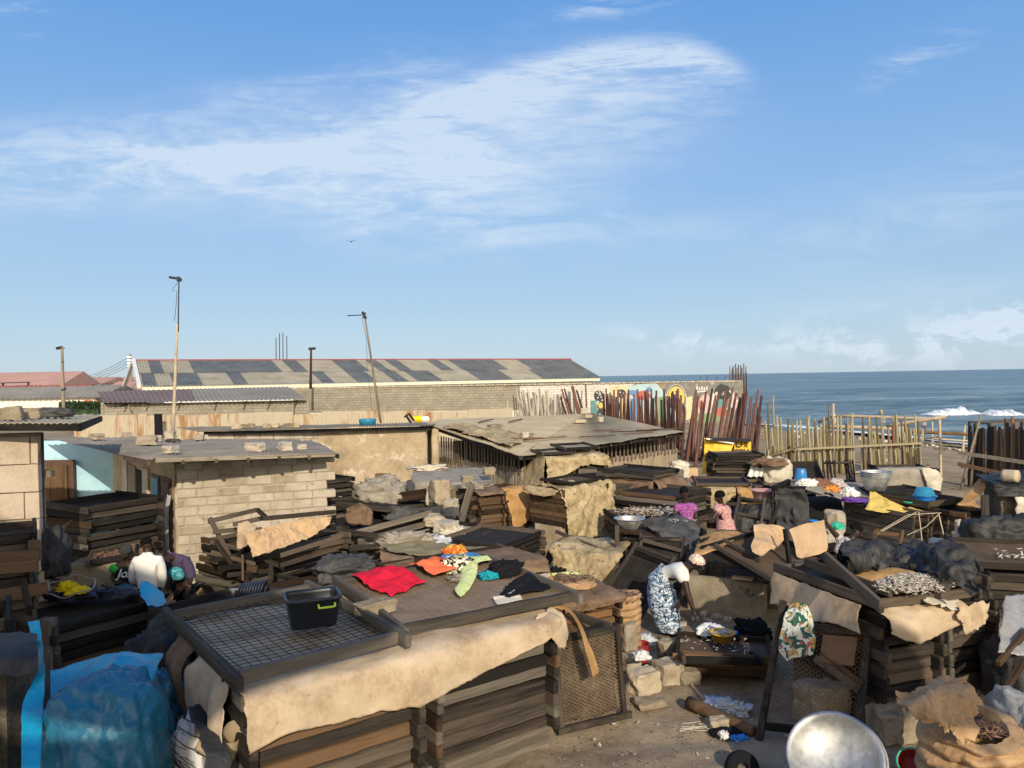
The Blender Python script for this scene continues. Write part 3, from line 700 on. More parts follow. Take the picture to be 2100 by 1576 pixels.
def stack(fr,u0,u1,l,z0,n,h,desc,wood='tray_wood',near=True,net='fill',nmat='net_fill',jit=.04,v0=0.0,over=.095,t=.05,topnet=1,rot=.02,seed=0,skip=(),pitch=.06):
 "a pile of n trays on frame fr between u0 and u1; returns the trays, lowest first"
 rnd=random.Random(seed+int(fr.o.x*10));out=[];g='trays of the '+desc
 w=u1-u0;first=None
 for i in range(n):
  k=n-1-i;lab=(ORD[k]+' tray of the ' if i else 'lowest tray of the ')+desc if n>1 else 'smoking tray of the '+desc
  if i>=n-topnet:o=make_tray(w,l,h,lab,wood,near,net,over,t=t,nmat=nmat,group=g,seed=seed+i,pitch=pitch)
  elif first is None:o=first=make_tray(w,l,h,lab,wood,near,None,over,t=t,group=g)
  else:o=dup(first,(0,0,0),0,lab,g)
  p=fr.p((u0+u1)/2+rnd.uniform(-jit,jit),v0+l/2+rnd.uniform(-jit,jit),z0+i*h)
  place(o,p,fr.rz+rnd.uniform(-rot,rot),(rnd.uniform(-.011,.011),rnd.uniform(-.008,.008)))
  out.append(o)
  for c in ([o]if o.type=='MESH' else o.children):
   if c.name.startswith('wire'):continue
   k=rnd.random();w2='worn_wood' if k<.16 else 'brown_wood' if k<.26 else 'black_wood' if k<.42 else None
   if w2 and wood!='brown_wood':
    s_=c.material_slots[0];s_.link='OBJECT';s_.material=M(w2+('_y' if c.name.startswith('rail')else '_x'))
 return out
def oven(fr,u0,u1,l,z1,label,mat='sooty_mud',v0=0,inset=.03):
 "the low clay fire box that carries a pile of trays"
 b_=MB();n=8;P=[]
 a=[(u0+inset,v0+inset),(u1-inset,v0+inset),(u1-inset,v0+l-inset),(u0+inset,v0+l-inset)]
 b_.hexa([fr.p(u,v,-.06)for u,v in a]+[fr.p(u,v,z1-.004)for u,v in a])
 root=thing('clay_oven',label,'oven',fr.p((u0+u1)/2,v0+l/2,0),fr.rz)
 b_.part(root,'fire_box',mat)
 w=u1-u0
 for k in range((2 if w>1.6 else 1)*(mat!='grey_wood_x')):
  c=u0+w*(k+.5)/(2 if w>1.6 else 1);m_=MB()
  m_.box(fr.p(c,v0+inset-.003,z1*.45),(.34,.02,z1*.6),fr.rz);m_.part(root,'stoke_hole','dark_gap')
 return root
def loose_tray(a,b_,d,label,h=.11,wood='tray_wood',net='fill',nmat='net_fill',near=True,over=.06,seed=0,group=None,pitch=.06,t=.05):
 "a single tray lying, leaning or standing; a-b its front edge, a-d its side (bottom face corners)"
 a,b_,d=Vector(a),Vector(b_),Vector(d);x=(b_-a);w=x.length;x.normalize()
 y=d-a;y=y-x*y.dot(x);l=y.length;y.normalize();z=x.cross(y)
 o=make_tray(w,l,h,label,wood,near,net,over,t=t,nmat=nmat,seed=seed,group=group,pitch=pitch)
 m_=Matrix((x,y,z)).transposed().to_4x4();m_.translation=a+x*w/2+y*l/2
 o.matrix_world=m_;o.location=m_.translation;o.rotation_euler=m_.to_euler();ROOTM[o.name]=m_
 return o
def planks(list_,name,label,cat='plank',wood='tray_wood_x',w=.1,h=.04,group=None):
 for i,(a,b_)in enumerate(list_):
  lab=label[i]if isinstance(label,(list,tuple))else label
  a,b_=Vector(a),Vector(b_);L=(b_-a).length
  o=obj(name,MB().box((0,0,0),(L,w,h)).mesh(name),wood);bevel_mesh(o.data,.005)
  x=(b_-a).normalized();y=Vector((0,0,1)).cross(x);y=y.normalized()if y.length>.01 else Vector((0,1,0));z=x.cross(y)
  m_=Matrix((x,y,z)).transposed().to_4x4();m_.translation=(a+b_)/2;o.matrix_world=m_
  tag(o,lab,cat,group)
def pole_mb(a,b_,r0,r1=None,seed=0,bend=.03,n=6,k=5):
 a,b_=Vector(a),Vector(b_);r1=r0*.8 if r1 is None else r1;d=b_-a;s1=d.orthogonal().normalized();s2=d.cross(s1).normalized();L=d.length
 pts=[a+d*(i/k)+(s1*mnoise.noise(Vector((seed,i*.5,0)))+s2*mnoise.noise(Vector((seed,i*.5,9))))*bend*L*.3*math.sin(math.pi*i/k)for i in range(k+1)]
 return MB().tube(pts,[r0+(r1-r0)*i/k for i in range(k+1)],n)
 # ---- a spread of dried fish: many small slivers
def fish_mb(pts,n,size=.07,seed=0,lift=.03):
 rnd=random.Random(seed);b_=MB()
 for i in range(n):
  c=pts(rnd);a=rnd.uniform(0,math.pi*2);L=size*rnd.uniform(.6,1.5);W_=L*rnd.uniform(.11,.17);tilt=rnd.uniform(-.5,.5)
  d=Vector((math.cos(a)*math.cos(tilt),math.sin(a)*math.cos(tilt),math.sin(tilt)));s_=Vector((-math.sin(a),math.cos(a),0));u=d.cross(s_)
  c=c+Vector((0,0,rnd.uniform(0,lift)))
  b_.add([c-d*L*.5,c+s_*W_,c+u*W_*.8,c-s_*W_,c-u*W_*.8,c+d*L*.5],[(0,1,2),(0,2,3),(0,3,4),(0,4,1),(5,2,1),(5,3,2),(5,4,3),(5,1,4)])
 return b_
def fish(pts,n,mat='fish_brown',label='spread of small dried fish',**k):
 b_=fish_mb(pts,n,**k);o=b_.solo('dried_fish',mat,label,'fish',kind='stuff');return o
def basin_mb(c,r,h,rim=.02,base=.62,mat3=None,t=.004):
 return MB().lathe([(.001,0),(r*base*.9,0),(r*base,.01),(r*(base+.2),h*.42),(r*.95,h*.94),(r*.955,h),(r+rim,h),(r+rim,h+.006),(r*.94,h+.006),(r*.935,h*.93),(r*(base+.185),h*.42),(r*base*.96,.016),(r*base*.6,.012),(.001,.012)],c,44,mat3)
 # ---------------------------------------------------------------- people
def skin_mb(nodes,edges,sub=2):
 me=bpy.data.meshes.new('skeleton');names=list(nodes)
 me.from_pydata([tuple(nodes[k][0])for k in names],[(names.index(a),names.index(b_))for a,b_ in edges],[]);me.update()
 o=bpy.data.objects.new('skeleton',me);COL.objects.link(o)
 md=o.modifiers.new('s','SKIN');md.use_smooth_shade=True ;md.branch_smoothing=.6
 if not me.skin_vertices:raise RuntimeError('no skin data')
 sv=me.skin_vertices[0].data
 for i,k in enumerate(names):
  r=nodes[k][1];sv[i].radius=(r,r)if isinstance(r,(int,float))else r
  sv[i].use_root=(i==0)
 sd=o.modifiers.new('d','SUBSURF');sd.levels=sub;sd.render_levels=sub
 dg=bpy.context.evaluated_depsgraph_get();dg.update()
 ev=bpy.data.meshes.new_from_object(o.evaluated_get(dg))
 b_=MB();b_.add([v.co.copy()for v in ev.vertices],[list(p.vertices)for p in ev.polygons])
 bpy.data.objects.remove(o);bpy.data.meshes.remove(me);bpy.data.meshes.remove(ev)
 return b_
def hand(b_,wrist,tip,palm_n,s=1.0,curl=.5,thumb=1):
 "palm, four bent fingers of unequal length and a thumb off the side of the palm"
 w,t=Vector(wrist),Vector(tip);d=(t-w).normalized();n=Vector(palm_n);n=(n-d*n.dot(d)).normalized();sd=d.cross(n)*thumb
 k=w+d*.085*s
 b_.tube([w-d*.01,w+d*.03*s,w+d*.065*s,k+d*.008*s],[.024*s,.033*s,.036*s,.02*s],8)
 for i,(o,L)in enumerate(((.029,.068),(.010,.077),(-.010,.071),(-.028,.055))):
  p=k+sd*o*s-d*.012*s;e1=(d+n*curl*.3).normalized();e2=(d+n*curl*.9).normalized();e3=(d*.6+n*curl*1.5).normalized()
  q1=p+e1*L*.5*s;q2=q1+e2*L*.32*s;q3=q2+e3*L*.26*s
  b_.tube([p,q1,q2,q3],[.0092*s,.0085*s,.0078*s,.0055*s],6)
 p=w+d*.03*s+sd*.026*s;q=p+(d*.6+sd*.8+n*.2).normalized()*.036*s;q2=q+(d*.9+sd*.25+n*.4).normalized()*.032*s
 b_.tube([p,q,q2],[.0125*s,.0105*s,.007*s],6)
def person(J,label,look,sc=1.0,group=None):
 "J: joints in world space; the body is one skinned surface with a face and hands"
 root=thing('person',label,'person',J['base'])
 g=lambda k:Vector(J[k])
 chest,pel,neck=g('chest'),g('pelvis'),g('neck')
 hd=g('head');look=Vector(look).normalized();up=Vector(J.get('up',hd-neck)).normalized();fw=(look-up*look.dot(up)).normalized();sd=fw.cross(up)
 nd={'pelvis':(pel,(.15*sc,.115*sc)),'spine':(pel.lerp(chest,.5),(.13*sc,.10*sc)),'chest':(chest,(.155*sc,.11*sc)),'neck0':(chest.lerp(neck,.75),.075*sc),'neck':(neck,.052*sc),'jaw':(neck.lerp(hd,.55)+fw*.015*sc,.068*sc),'head':(hd,(.078*sc,.092*sc)),'crown':(hd+up*.072*sc-fw*.008,.066*sc)}
 ed=[('pelvis','spine'),('spine','chest'),('chest','neck0'),('neck0','neck'),('neck','jaw'),('jaw','head'),('head','crown')]
 for s_ in 'LR':
  nd['sh'+s_]=(g('sh'+s_),.050*sc);nd['ua'+s_]=(g('sh'+s_).lerp(g('el'+s_),.5),.054*sc);nd['el'+s_]=(g('el'+s_),.045*sc);nd['fa'+s_]=(g('el'+s_).lerp(g('wr'+s_),.4),.043*sc);nd['wr'+s_]=(g('wr'+s_),.029*sc)
  nd['hip'+s_]=(g('hip'+s_),.082*sc);nd['th'+s_]=(g('hip'+s_).lerp(g('kn'+s_),.5),.072*sc);nd['kn'+s_]=(g('kn'+s_),.056*sc);nd['cf'+s_]=(g('kn'+s_).lerp(g('an'+s_),.35),.054*sc);nd['an'+s_]=(g('an'+s_),.036*sc);nd['toe'+s_]=(g('toe'+s_),.030*sc)
  ed+=[('chest','sh'+s_),('sh'+s_,'ua'+s_),('ua'+s_,'el'+s_),('el'+s_,'fa'+s_),('fa'+s_,'wr'+s_),('pelvis','hip'+s_),('hip'+s_,'th'+s_),('th'+s_,'kn'+s_),('kn'+s_,'cf'+s_),('cf'+s_,'an'+s_),('an'+s_,'toe'+s_)]
 b_=skin_mb(nd,ed)
 for s_,th in (('L',1),('R',-1)):
  w=g('wr'+s_);d=(w-g('el'+s_)).normalized();t=g('hand'+s_)if 'hand'+s_ in J else w+d*.17*sc
  hand(b_,w,t,J.get('palm'+s_,-sd if s_=='R' else sd),sc,J.get('curl',.5),th)
  # nose, brow, lips, ears
 b_.tube([hd+fw*.082*sc+up*.012*sc,hd+fw*.108*sc-up*.022*sc,hd+fw*.092*sc-up*.034*sc],[.009*sc,.017*sc,.012*sc],7)
 b_.tube([hd+fw*.074*sc+sd*.045*sc+up*.026*sc,hd+fw*.090*sc+up*.026*sc,hd+fw*.074*sc-sd*.045*sc+up*.026*sc],[.008*sc,.011*sc,.008*sc],6)
 for q in (-.052,-.061):b_.tube([hd+fw*.072*sc+sd*.024*sc+up*q*sc,hd+fw*.089*sc+up*q*sc,hd+fw*.072*sc-sd*.024*sc+up*q*sc],[.005*sc,.009*sc,.005*sc],6)
 for e in (-1,1):b_.tube([hd+sd*e*.072*sc+up*.028*sc-fw*.01*sc,hd+sd*e*.090*sc+up*.006*sc-fw*.016*sc,hd+sd*e*.076*sc-up*.03*sc],[.008*sc,.016*sc,.009*sc],6)
 b_.part(root,'body','skin_dark',True)
 ey=MB()
 for e in (-1,1):ey.tube([hd+fw*.076*sc+sd*e*.033*sc+up*.006*sc,hd+fw*.091*sc+sd*e*.033*sc+up*.005*sc],[.010*sc,.006*sc],8)
 ey.part(root,'eyes','eye_white',True)
 root['_axes']=[*hd,*up,*fw,*sd]
 return root,nd,(hd,up,fw,sd)
def garment(root,name,nodes,edges,mat,wr=.008,seed=0):
 b_=skin_mb({k:(p,tuple(x*1.12 for x in r)if isinstance(r,tuple)else r*1.12)for k,(p,r)in nodes.items()},edges)
 for i,v in enumerate(b_.v):
  q=v*9+Vector((seed,0,0));b_.v[i]=v+Vector((mnoise.noise(q),mnoise.noise(q+Vector((5,1,2))),mnoise.noise(q+Vector((2,8,4)))))*wr
 return b_.part(root,name,mat,True)
def loft(root,name,rings,mat,n=26,wave=.0,seed=0,close=False):
 "cloth hung through ellipses: (centre, half width vector, half depth vector)"
 P=[];k=len(rings)-1
 for i in range(k*5+1):
  a=min(int(i/5),k-1);t=i/5-a
  c,x,y=[Vector(rings[a][q]).lerp(Vector(rings[a+1][q]),t)for q in range(3)]
  row=[]
  for j in range(n+1):
   an=2*math.pi*j/n;f=1+wave*(i/(k*5))*math.sin(an*7+seed)+.03*mnoise.noise(Vector((math.cos(an)*2,math.sin(an)*2+seed,i*.3)))
   row.append(c+(x*math.cos(an)+y*math.sin(an))*f)
  P.append(row)
 return MB().grid(P).part(root,name,mat,True)
def cap_of(root,ax,name,mat,r=(.092,.105,.08),lift=.035,back=.012,sc=1.0,amp=.05,seed=0):
 hd,up,fw,sd=ax;P=[]
 for i in range(13):
  th=math.pi*.60*i/12;row=[]
  for j in range(25):
   ph=2*math.pi*j/24;d=Vector((math.sin(th)*math.cos(ph),math.sin(th)*math.sin(ph),math.cos(th)));k=1+amp*fold(d,2.5,seed)
   cut=.35*max(0,d.y)*max(0,(i-8)/4)
   row.append(hd+up*(lift+cut*.09)*sc-fw*back*sc+(sd*d.x*r[0]+fw*d.y*r[1]+up*d.z*r[2])*k*sc*.94)
  P.append(row)
 return MB().grid(P).part(root,name,mat,True)
 # ---------------------------------------------------------------- buildings and fences
def corrugated_mb(a,b_,c,d,pitch=.076,amp=.012,thick=.008,rows=2,per=5,sag=0.0,bumpy=0.0,seed=0,wob=0.0):
 "corrugated sheet between front edge a-b and back edge d-c"
 a,b_,c,d=map(Vector,(a,b_,c,d));n=max(4,int((b_-a).length/pitch*per));G=[]
 nv=(b_-a).cross(d-a).normalized();nv=nv if nv.z>0 else -nv
 for i in range(rows+1):
  t=i/rows;row=[]
  for j in range(n+1):
   s_=j/n;p=a.lerp(b_,s_).lerp(d.lerp(c,s_),t)
   z=amp*math.sin(2*math.pi*s_*(n/per))+bumpy*mnoise.noise(Vector((s_*5+seed,t*3,0)))+bumpy*.5*mnoise.noise(Vector((s_*17+seed,t*5,2)))
   if wob and i==0:p=p+(a-d).normalized()*wob*mnoise.noise(Vector((int(s_*(b_-a).length/.8)*3.3+seed,0,0)))
   row.append(p+nv*z)
  G.append(row)
 m_=MB();m_.grid(G);m_.grid([[p-nv*thick for p in r_]for r_ in G])
 for q in (0,rows):m_.grid([G[q],[p-nv*thick for p in G[q]]])
 m_.grid([[G[i][0]for i in range(rows+1)],[G[i][0]-nv*thick for i in range(rows+1)]]);m_.grid([[G[i][-1]for i in range(rows+1)],[G[i][-1]-nv*thick for i in range(rows+1)]])
 return m_
def block_wall_mb(a,b_,z0,z1,bw=.42,bh=.18,t=.16,seed=0,tooth=(0,0),out=.018,top=None):
 "courses of uneven mud blocks standing proud of the mortar behind them"
 a,b_=Vector((a[0],a[1],0)),Vector((b_[0],b_[1],0));L=(b_-a).length;x=(b_-a).normalized();y=Vector((-x.y,x.x,0));rnd=random.Random(seed)
 m_=MB();z=z0;k=0;g=.016
 while z<z1-.03:
  h=min(bh*rnd.uniform(.94,1.06),z1-z);u=-(bw*.5 if k%2 else 0)-rnd.uniform(0,.08)
  while u<L:
   w=bw*rnd.uniform(.85,1.15);u0,u1=max(0,u),min(L,u+w)
   if L-u1<.1:u1=L
   if k%2 and u1>=L-.001:u1+=tooth[1]
   if u1-u0>.06:
    o=out*rnd.uniform(.2,1.1);q=[]
    for zz in (z+g*.5,z+h-g*.5):
     for uu,vv in ((u0+g*.5,-o),(u1-g*.5,-o),(u1-g*.5,t),(u0+g*.5,t)):
      q.append(a+x*(uu+rnd.uniform(-.006,.006))+y*(vv+rnd.uniform(-.006,.006))+Vector((0,0,zz+rnd.uniform(-.006,.006))))
    m_.hexa(q,2 if rnd.random()<.38 else 0)
   u+=w
   if u1>=L:break
  z+=h;k+=1
 me_=(a,b_,x,y,L)
 m_.box((a+b_)/2+y*(t/2+.008)+Vector((0,0,(z0+z1)/2)),(L-.02,t-.02,z1-z0-.006),math.atan2(x.y,x.x),1)
 return m_
def bevel_part(o,off=.012,seg=2):
 bevel_mesh(o.data,off,seg)
 for p in o.data.polygons:p.use_smooth=False
 return o
 # --- the block house with a flat dusty roof (left of the middle)
C0=gz(366,1214);C0.z=0;A1=Vector((-3.62,14.75,0));B1=Vector((-10.05,19.0,0));ZT=2.36
hs=thing('block_house','low house of pale mud blocks with a flat dusty roof held down by stones','house',C0)
bevel_part(block_wall_mb(C0,A1,0,ZT,seed=4,tooth=(0,.16),bh=.168,bw=.40,out=.010).part(hs,'block_wall',['mud_block','mortar_pale','mud_block_dark']))
sidev=(B1-C0);sn=sidev.normalized();sL=sidev.length;so=Vector((-sn.y,sn.x,0));so=so if so.y<0 else -so
b_=MB();b_.box((C0+B1)/2-so*.10+Vector((0,0,ZT/2)),(sL-.3,.18,ZT),math.atan2(sn.y,sn.x));b_.part(hs,'side_wall','mud_plaster')
b_=MB();b_.prism([A1+Vector((-.05,.2,0)),B1+Vector((2,2.2,0)),B1+Vector((.3,.3,0))],(0,0,ZT-.36));b_.part(hs,'back_room','mud_plaster')
def side(t,z,o=.0):return C0+sn*t+so*(o-.01)+Vector((0,0,z))
def side_panel(name,t0,t1,z0,z1,mat,o=.03,th=.04):
 b_=MB();b_.hexa([side(t0,z0,o-th),side(t1,z0,o-th),side(t1,z0,o),side(t0,z0,o),side(t0,z1,o-th),side(t1,z1,o-th),side(t1,z1,o),side(t0,z1,o)])
 return b_.part(hs,name,mat)
side_panel('door_frame',.38,1.08,0,2.02,'door_brown',.03);side_panel('door',.45,1.01,.02,1.95,'door_brown',.045)
side_panel('shutter',1.25,1.95,.95,2.0,'door_brown',.03);side_panel('window_pane',1.32,1.88,1.02,1.93,'plastic_teal',.05)
side_panel('plank_panel',3.5,4.3,.9,2.0,'grey_wood_z',.03);side_panel('dark_window',2.75,3.45,1.1,1.95,'dark_gap',.02);side_panel('window_curtain',2.2,2.72,.9,2.05,'pale_cloth',.05);side_panel('window_curtain',4.35,4.9,.95,2.1,'pale_cloth',.05)
sheet('plastic_sack',[[side(.05+.25*v_,1.75-1.2*u_,.10+.06*math.sin(u_*3))for v_ in (0,.5,1)]for u_ in (0,.3,.7,1)],'white_plastic','long white plastic sack hanging beside the door of the block house','sack',wr=.02,res=(24,12))
# roof: corrugated, dusty, on rafters
r0=az(300,12.75,2.53);r1=az(690,14.25,2.44);r2=az(636,19.5,2.29);r3=az(80,18.7,2.54)
corrugated_mb(r0,r1,r2,r3,amp=.012,rows=10,bumpy=.05,seed=3,wob=.05,per=4).part(hs,'roof','grey_roof')
for i in range(7):
 t=i/6;p=r0.lerp(r1,t);q=r3.lerp(r2,t);d=(q-p).normalized()
 b_=MB();b_.beam(p-d*.02-Vector((0,0,.06)),p+d*1.3-Vector((0,0,.06)),.05,.07);b_.part(hs,'rafter','tray_wood_x')
b_=MB();b_.beam(r0+Vector((.1,.05,-.02)),r0.lerp(r1,.98)+Vector((0,.05,-.03)),.03,.07);b_.part(hs,'eave_board','grey_wood_x')
def on_roof(s_,t,z=.02):return r0.lerp(r1,s_).lerp(r3.lerp(r2,s_),t)+Vector((0,0,z))
for (px,py,sz,lab)in ((352,932,(.26,.17,.13),'rough grey stone near the front edge of the block house roof'),(520,925,(.36,.20,.16),'squared block on the front edge of the block house roof, the left one of two'),(582,924,(.34,.20,.16),'squared block on the front edge of the block house roof, the right one of two'),(620,921,(.18,.15,.1),'small stone right of the two blocks on the block house roof'),(301,911,(.40,.24,.19),'wide rough stone in the middle of the block house roof'),(348,902,(.27,.22,.19),'block standing behind the middle of the block house roof'),(201,900,(.30,.22,.14),'pale block at the back left of the block house roof'),(257,900,(.2,.16,.13),'small round stone beside the dark rag on the block house roof'),(320,907,(.18,.16,.14),'narrow stone leaning behind the wide stone on the block house roof'),(411,897,(.25,.2,.12),'flat stone at the far edge of the block house roof')):
 best=min(((on_roof(a/20,t/20))for a in range(21)for t in range(21)),key=lambda p:(lambda q:(q[0]-px)**2+(q[1]-py)**2)((lambda c:(1050+F*c.x/-c.z,788-F*c.y/-c.z))(CM.inverted()@p)))
 stone(best,sz,lab,'mud_block_dark' if px%2 else 'mud_block','roof_stone','stone','stones on the block house roof',seed=px,rz=px*.7)
lump('rag',on_roof(.42,.72),(.16,.1,.05),'dark_cloth','dark crumpled rag on the block house roof','rag',seed=4)
# --- the pale blue house behind it
bh=thing('blue_house','pale blue painted house with a brown door, partly behind the block house','house',az(120,19.2,0))
p0,p1=az(40,19.25,0),az(236,19.1,0)
b_=MB();b_.box((p0+p1)/2+Vector((0,.1,1.2)),((p1-p0).length,.2,2.4),0);b_.part(bh,'blue_wall','blue_paint')
d0,d1=az(72,19.0,0),az(146,19.0,0)
b_=MB();b_.box((d0+d1)/2+Vector((0,.05,.98)),((d1-d0).length,.1,1.9),0);b_.part(bh,'door_frame','door_brown')
b_=MB()
b_.box((d0+d1)/2+Vector((-.05,-.02,.93)),((d1-d0).length-.16,.06,1.76),0);dr=b_.part(bh,'door','brown_wood_z')
b_=MB();b_.box((d0+d1)/2+Vector((.28,-.07,.9)),(.03,.04,.12),0);o=b_.part(bh,'handle','metal_dark');o.parent=dr
b_=MB();b_.box((p0+p1)/2+Vector((0,-.03,.14)),((p1-p0).length,.05,.28),0);b_.part(bh,'plinth','plastic_teal')
# --- the near block building at the left edge with its slab roof
lb=thing('mud_block_building','building of large cracked mud blocks at the left edge under a flat slab roof','house',az(20,10.6,0))
bl,br_=az(-160,10.2,0),az(76,10.6,0)
bevel_part(block_wall_mb(bl,br_,1.2,3.14,bw=.62,bh=.385,t=.3,seed=11,out=.02).part(lb,'block_wall',['pink_block','mortar','pink_block']),.03,3)
b_=MB();b_.box((bl+br_)/2+Vector((0,.17,.6)),((br_-bl).length-.05,.3,1.2),math.atan2(br_.y-bl.y,br_.x-bl.x));b_.part(lb,'lower_wall','mud_plaster')
e0,e1,e2,e3=az(-150,10.0,3.34),az(150,10.25,3.29),az(205,15,3.21),az(-150,15,3.24)
corrugated_mb(e0,e1,e2,e3,rows=6,bumpy=.03,seed=5,amp=.012,per=4).part(lb,'roof','dusty_roof')
b_=MB();b_.beam(e0+Vector((0,.05,-.06)),e1+Vector((.05,.05,-.06)),.05,.1);b_.beam(e1+Vector((.0,.1,-.07)),e2+Vector((0,0,-.08)),.06,.1);b_.part(lb,'eave_beam','black_wood_x')
b_=MB();b_.beam(az(76,10.9,2.55),az(104,10.9,2.54),.1,.09);b_.part(lb,'beam_end','grey_wood_x')
b_=MB();b_.box(az(78,10.75,1.57),(.06,.1,3.1));b_.part(lb,'corner_post','black_wood_z')
for (px,yd,sz,lab)in ((26,11.2,(.22,.2,.2),'upright grey block on the left roof'),(4,11.3,(.16,.2,.17),'grey block cut by the left edge of the picture, on the roof'),(58,11.6,(.3,.22,.16),'rough sloping stone on the left roof, beside the dark bundle')):
 stone(az(px,yd,3.30),sz,lab,'concrete','roof_stone','stone','stones on the left roof',seed=px+2,rz=.3)
lump('dark_bundle',az(98,12.4,3.29),(.42,.3,.10),'charcoal_cloth','dark flattened bundle on the left roof beside the stones','bundle',seed=12,flat=.5)
# --- plastered building with a corrugated edge
pb=thing('plastered_house','mud plastered house with a low corrugated roof, left of the slatted shed','house',az(700,24,0))
q0,q1,q2=az(424,25.2,0),az(652,24.6,0),az(872,23.8,0)
bevel_part(block_wall_mb(q0,q1,0,2.14,bw=.5,bh=.24,seed=21).part(pb,'block_wall',['mud_block','mortar','mud_block_dark']))
b_=MB();P=[]
for i in range(15):
 z=2.24*i/14;P.append([q1.lerp(q2,j/30)+Vector((0,-.03-.025*mnoise.noise(Vector((j*.25,i*.3,0))),z))for j in range(31)])
b_.grid(P);b_.box((q1+q2)/2+Vector((0,.14,1.12)),((q2-q1).length,.2,2.24),math.atan2(q2.y-q1.y,q2.x-q1.x));b_.box(q2+Vector((-.1,1.6,1.1)),(.2,3,2.2),.25);b_.part(pb,'plaster_wall','mud_plaster',True)
k0,k1,k2,k3=az(405,24.9,2.22),az(886,23.4,2.38),az(900,29,2.14),az(360,30,2.06)
corrugated_mb(k0,k1,k2,k3,amp=.022,pitch=.09,rows=3,bumpy=.03,per=6).part(pb,'roof','grey_roof')
b_=MB();b_.beam(k0+Vector((.1,.2,-.08)),k1+Vector((-.1,.2,-.1)),.06,.1);b_.part(pb,'wall_plate','black_wood_x')
for i,px in enumerate((485,510,545,560,590,604)):
 stone(az(px,25.6+.2*(i%2),2.24),(.35-.04*(i%3),.25,.15),('first','second','third','fourth','fifth','last')[i]+' from the left of six stones along the plastered house roof','rubble_stone','roof_stone','stones along the plastered house roof',seed=i+40,rz=i)
b_=MB();b_.lathe([(.001,0),(.26,0),(.29,.16),(.29,.2),(.001,.2)],az(752,25.5,2.30),24);b_.solo('wash_tub','plastic_teal','teal tub lying on the roof of the plastered house','tub',smooth=True)
# clothes airing on the ridge between the two roofs
yp=24.4
def hang(name,px0,px1,py0,py1,mat,lab):
 sheet(name,[[at(px0+(px1-px0)*t+(2 if k else 0),py0+(py1-py0)*k/2,yp-.1*math.sin(k*1.4))for t in (0,.5,1)]for k in (0,1,2)],mat,lab,'clothes',wr=.02,res=(14,10),ragged=.01)
hang('shirt',848,863,853,867,'yellow_bright','small bright yellow cloth airing on the roof edge')
hang('shirt',863,879,855,867,'white_cloth','small white cloth airing beside the yellow one on the roof edge')
b_=MB();b_.beam(at(832,852,yp),at(843,868,yp),.12,.05);b_.beam(at(838,848,yp),at(849,864,yp),.10,.05);b_.beam(at(829,856,yp),at(838,849,yp),.06,.05);b_.solo('folding_frame','black_cloth','small black slanting frame beside the yellow cloth on the roof edge','frame')
# --- the slatted smoking shed
SD=thing('slatted_shed','long low shed of upright planks with an open slatted top and dusty iron roof','shed',az(1065,20.6,0))
s0,s1,s2=az(884,25.6,0),az(1068,20.4,0),az(1386,25.2,0)
def slat_wall(a,b_,zs0,zs1,zt0,zt1,name,seed):
 rnd=random.Random(seed);L=(b_-a).length;x=(b_-a)/L;y=Vector((-x.y,x.x,0));n=int(L/.095);w_=MB();t_=MB()
 for i in range(n):
  u=(i+.5)/n;zb=zs0+(zs1-zs0)*u+rnd.uniform(-.05,.03);zt=zt0+(zt1-zt0)*u
  c=a.lerp(b_,u)+y*rnd.uniform(-.012,.012);an=math.atan2(x.y,x.x)+rnd.uniform(-.1,.1)
  w_.box(c+Vector((0,0,zb/2)),(L/n*rnd.uniform(.86,.99),.03,zb),an)
  if i%2==0:t_.box(c-y*.045+Vector((rnd.uniform(-.01,.01),0,(zb-.14+zt)/2)),(.062,.022,zt-zb+.14),an)
 w_.part(SD,name,'plank_wall');t_.part(SD,'slat_screen','slat_wood')
 b_2=MB();b_2.beam(a+Vector((0,0,zs0-.06))-y*.02,b_+Vector((0,0,zs1-.06))-y*.02,.03,.05);b_2.part(SD,'rail','grey_wood_x')
slat_wall(s0,s1,1.22,1.36,1.95,1.80,'plank_wall',1);slat_wall(s1,s2,1.36,1.35,1.80,1.90,'plank_wall',2)
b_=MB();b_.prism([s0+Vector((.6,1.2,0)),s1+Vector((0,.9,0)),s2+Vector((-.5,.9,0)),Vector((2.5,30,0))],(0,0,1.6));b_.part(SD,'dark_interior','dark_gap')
w0,w1,w2=az(872,25.2,2.33),az(1064,19.5,1.79),az(1400,24.4,1.97);w3,w4=az(1200,33.5,2.14),az(905,29,2.26)
corrugated_mb(w0,w1,w3,w4,rows=8,bumpy=.04,seed=8,wob=.12,amp=.014,per=4).part(SD,'roof','dusty_roof')
corrugated_mb(w1,w2,w3+Vector((.3,0,.015)),w3+Vector((-.05,-.05,.015)),rows=8,bumpy=.04,seed=18,wob=.08,amp=.014,per=4).part(SD,'roof','dusty_roof')
for a,b_2 in ((w0,w1),(w1,w2)):
 b_=MB();b_.beam(a+Vector((0,.25,-.1)),b_2+Vector((0,.25,-.1)),.05,.09);b_.part(SD,'eave_beam','black_wood_x')
for k in range(9):
 t=k/8;p=w1.lerp(w2,t);b_=MB();b_.beam(p+Vector((0,-.02,-.07)),p.lerp(w3,.3)+Vector((0,0,-.07)),.05,.06);b_.part(SD,'rafter','black_wood_x')
def rf(s_,t):return w0.lerp(w1,s_).lerp(w4.lerp(w3,s_),t)
def rf2(s_,t):return w1.lerp(w2,s_).lerp(w3,t)
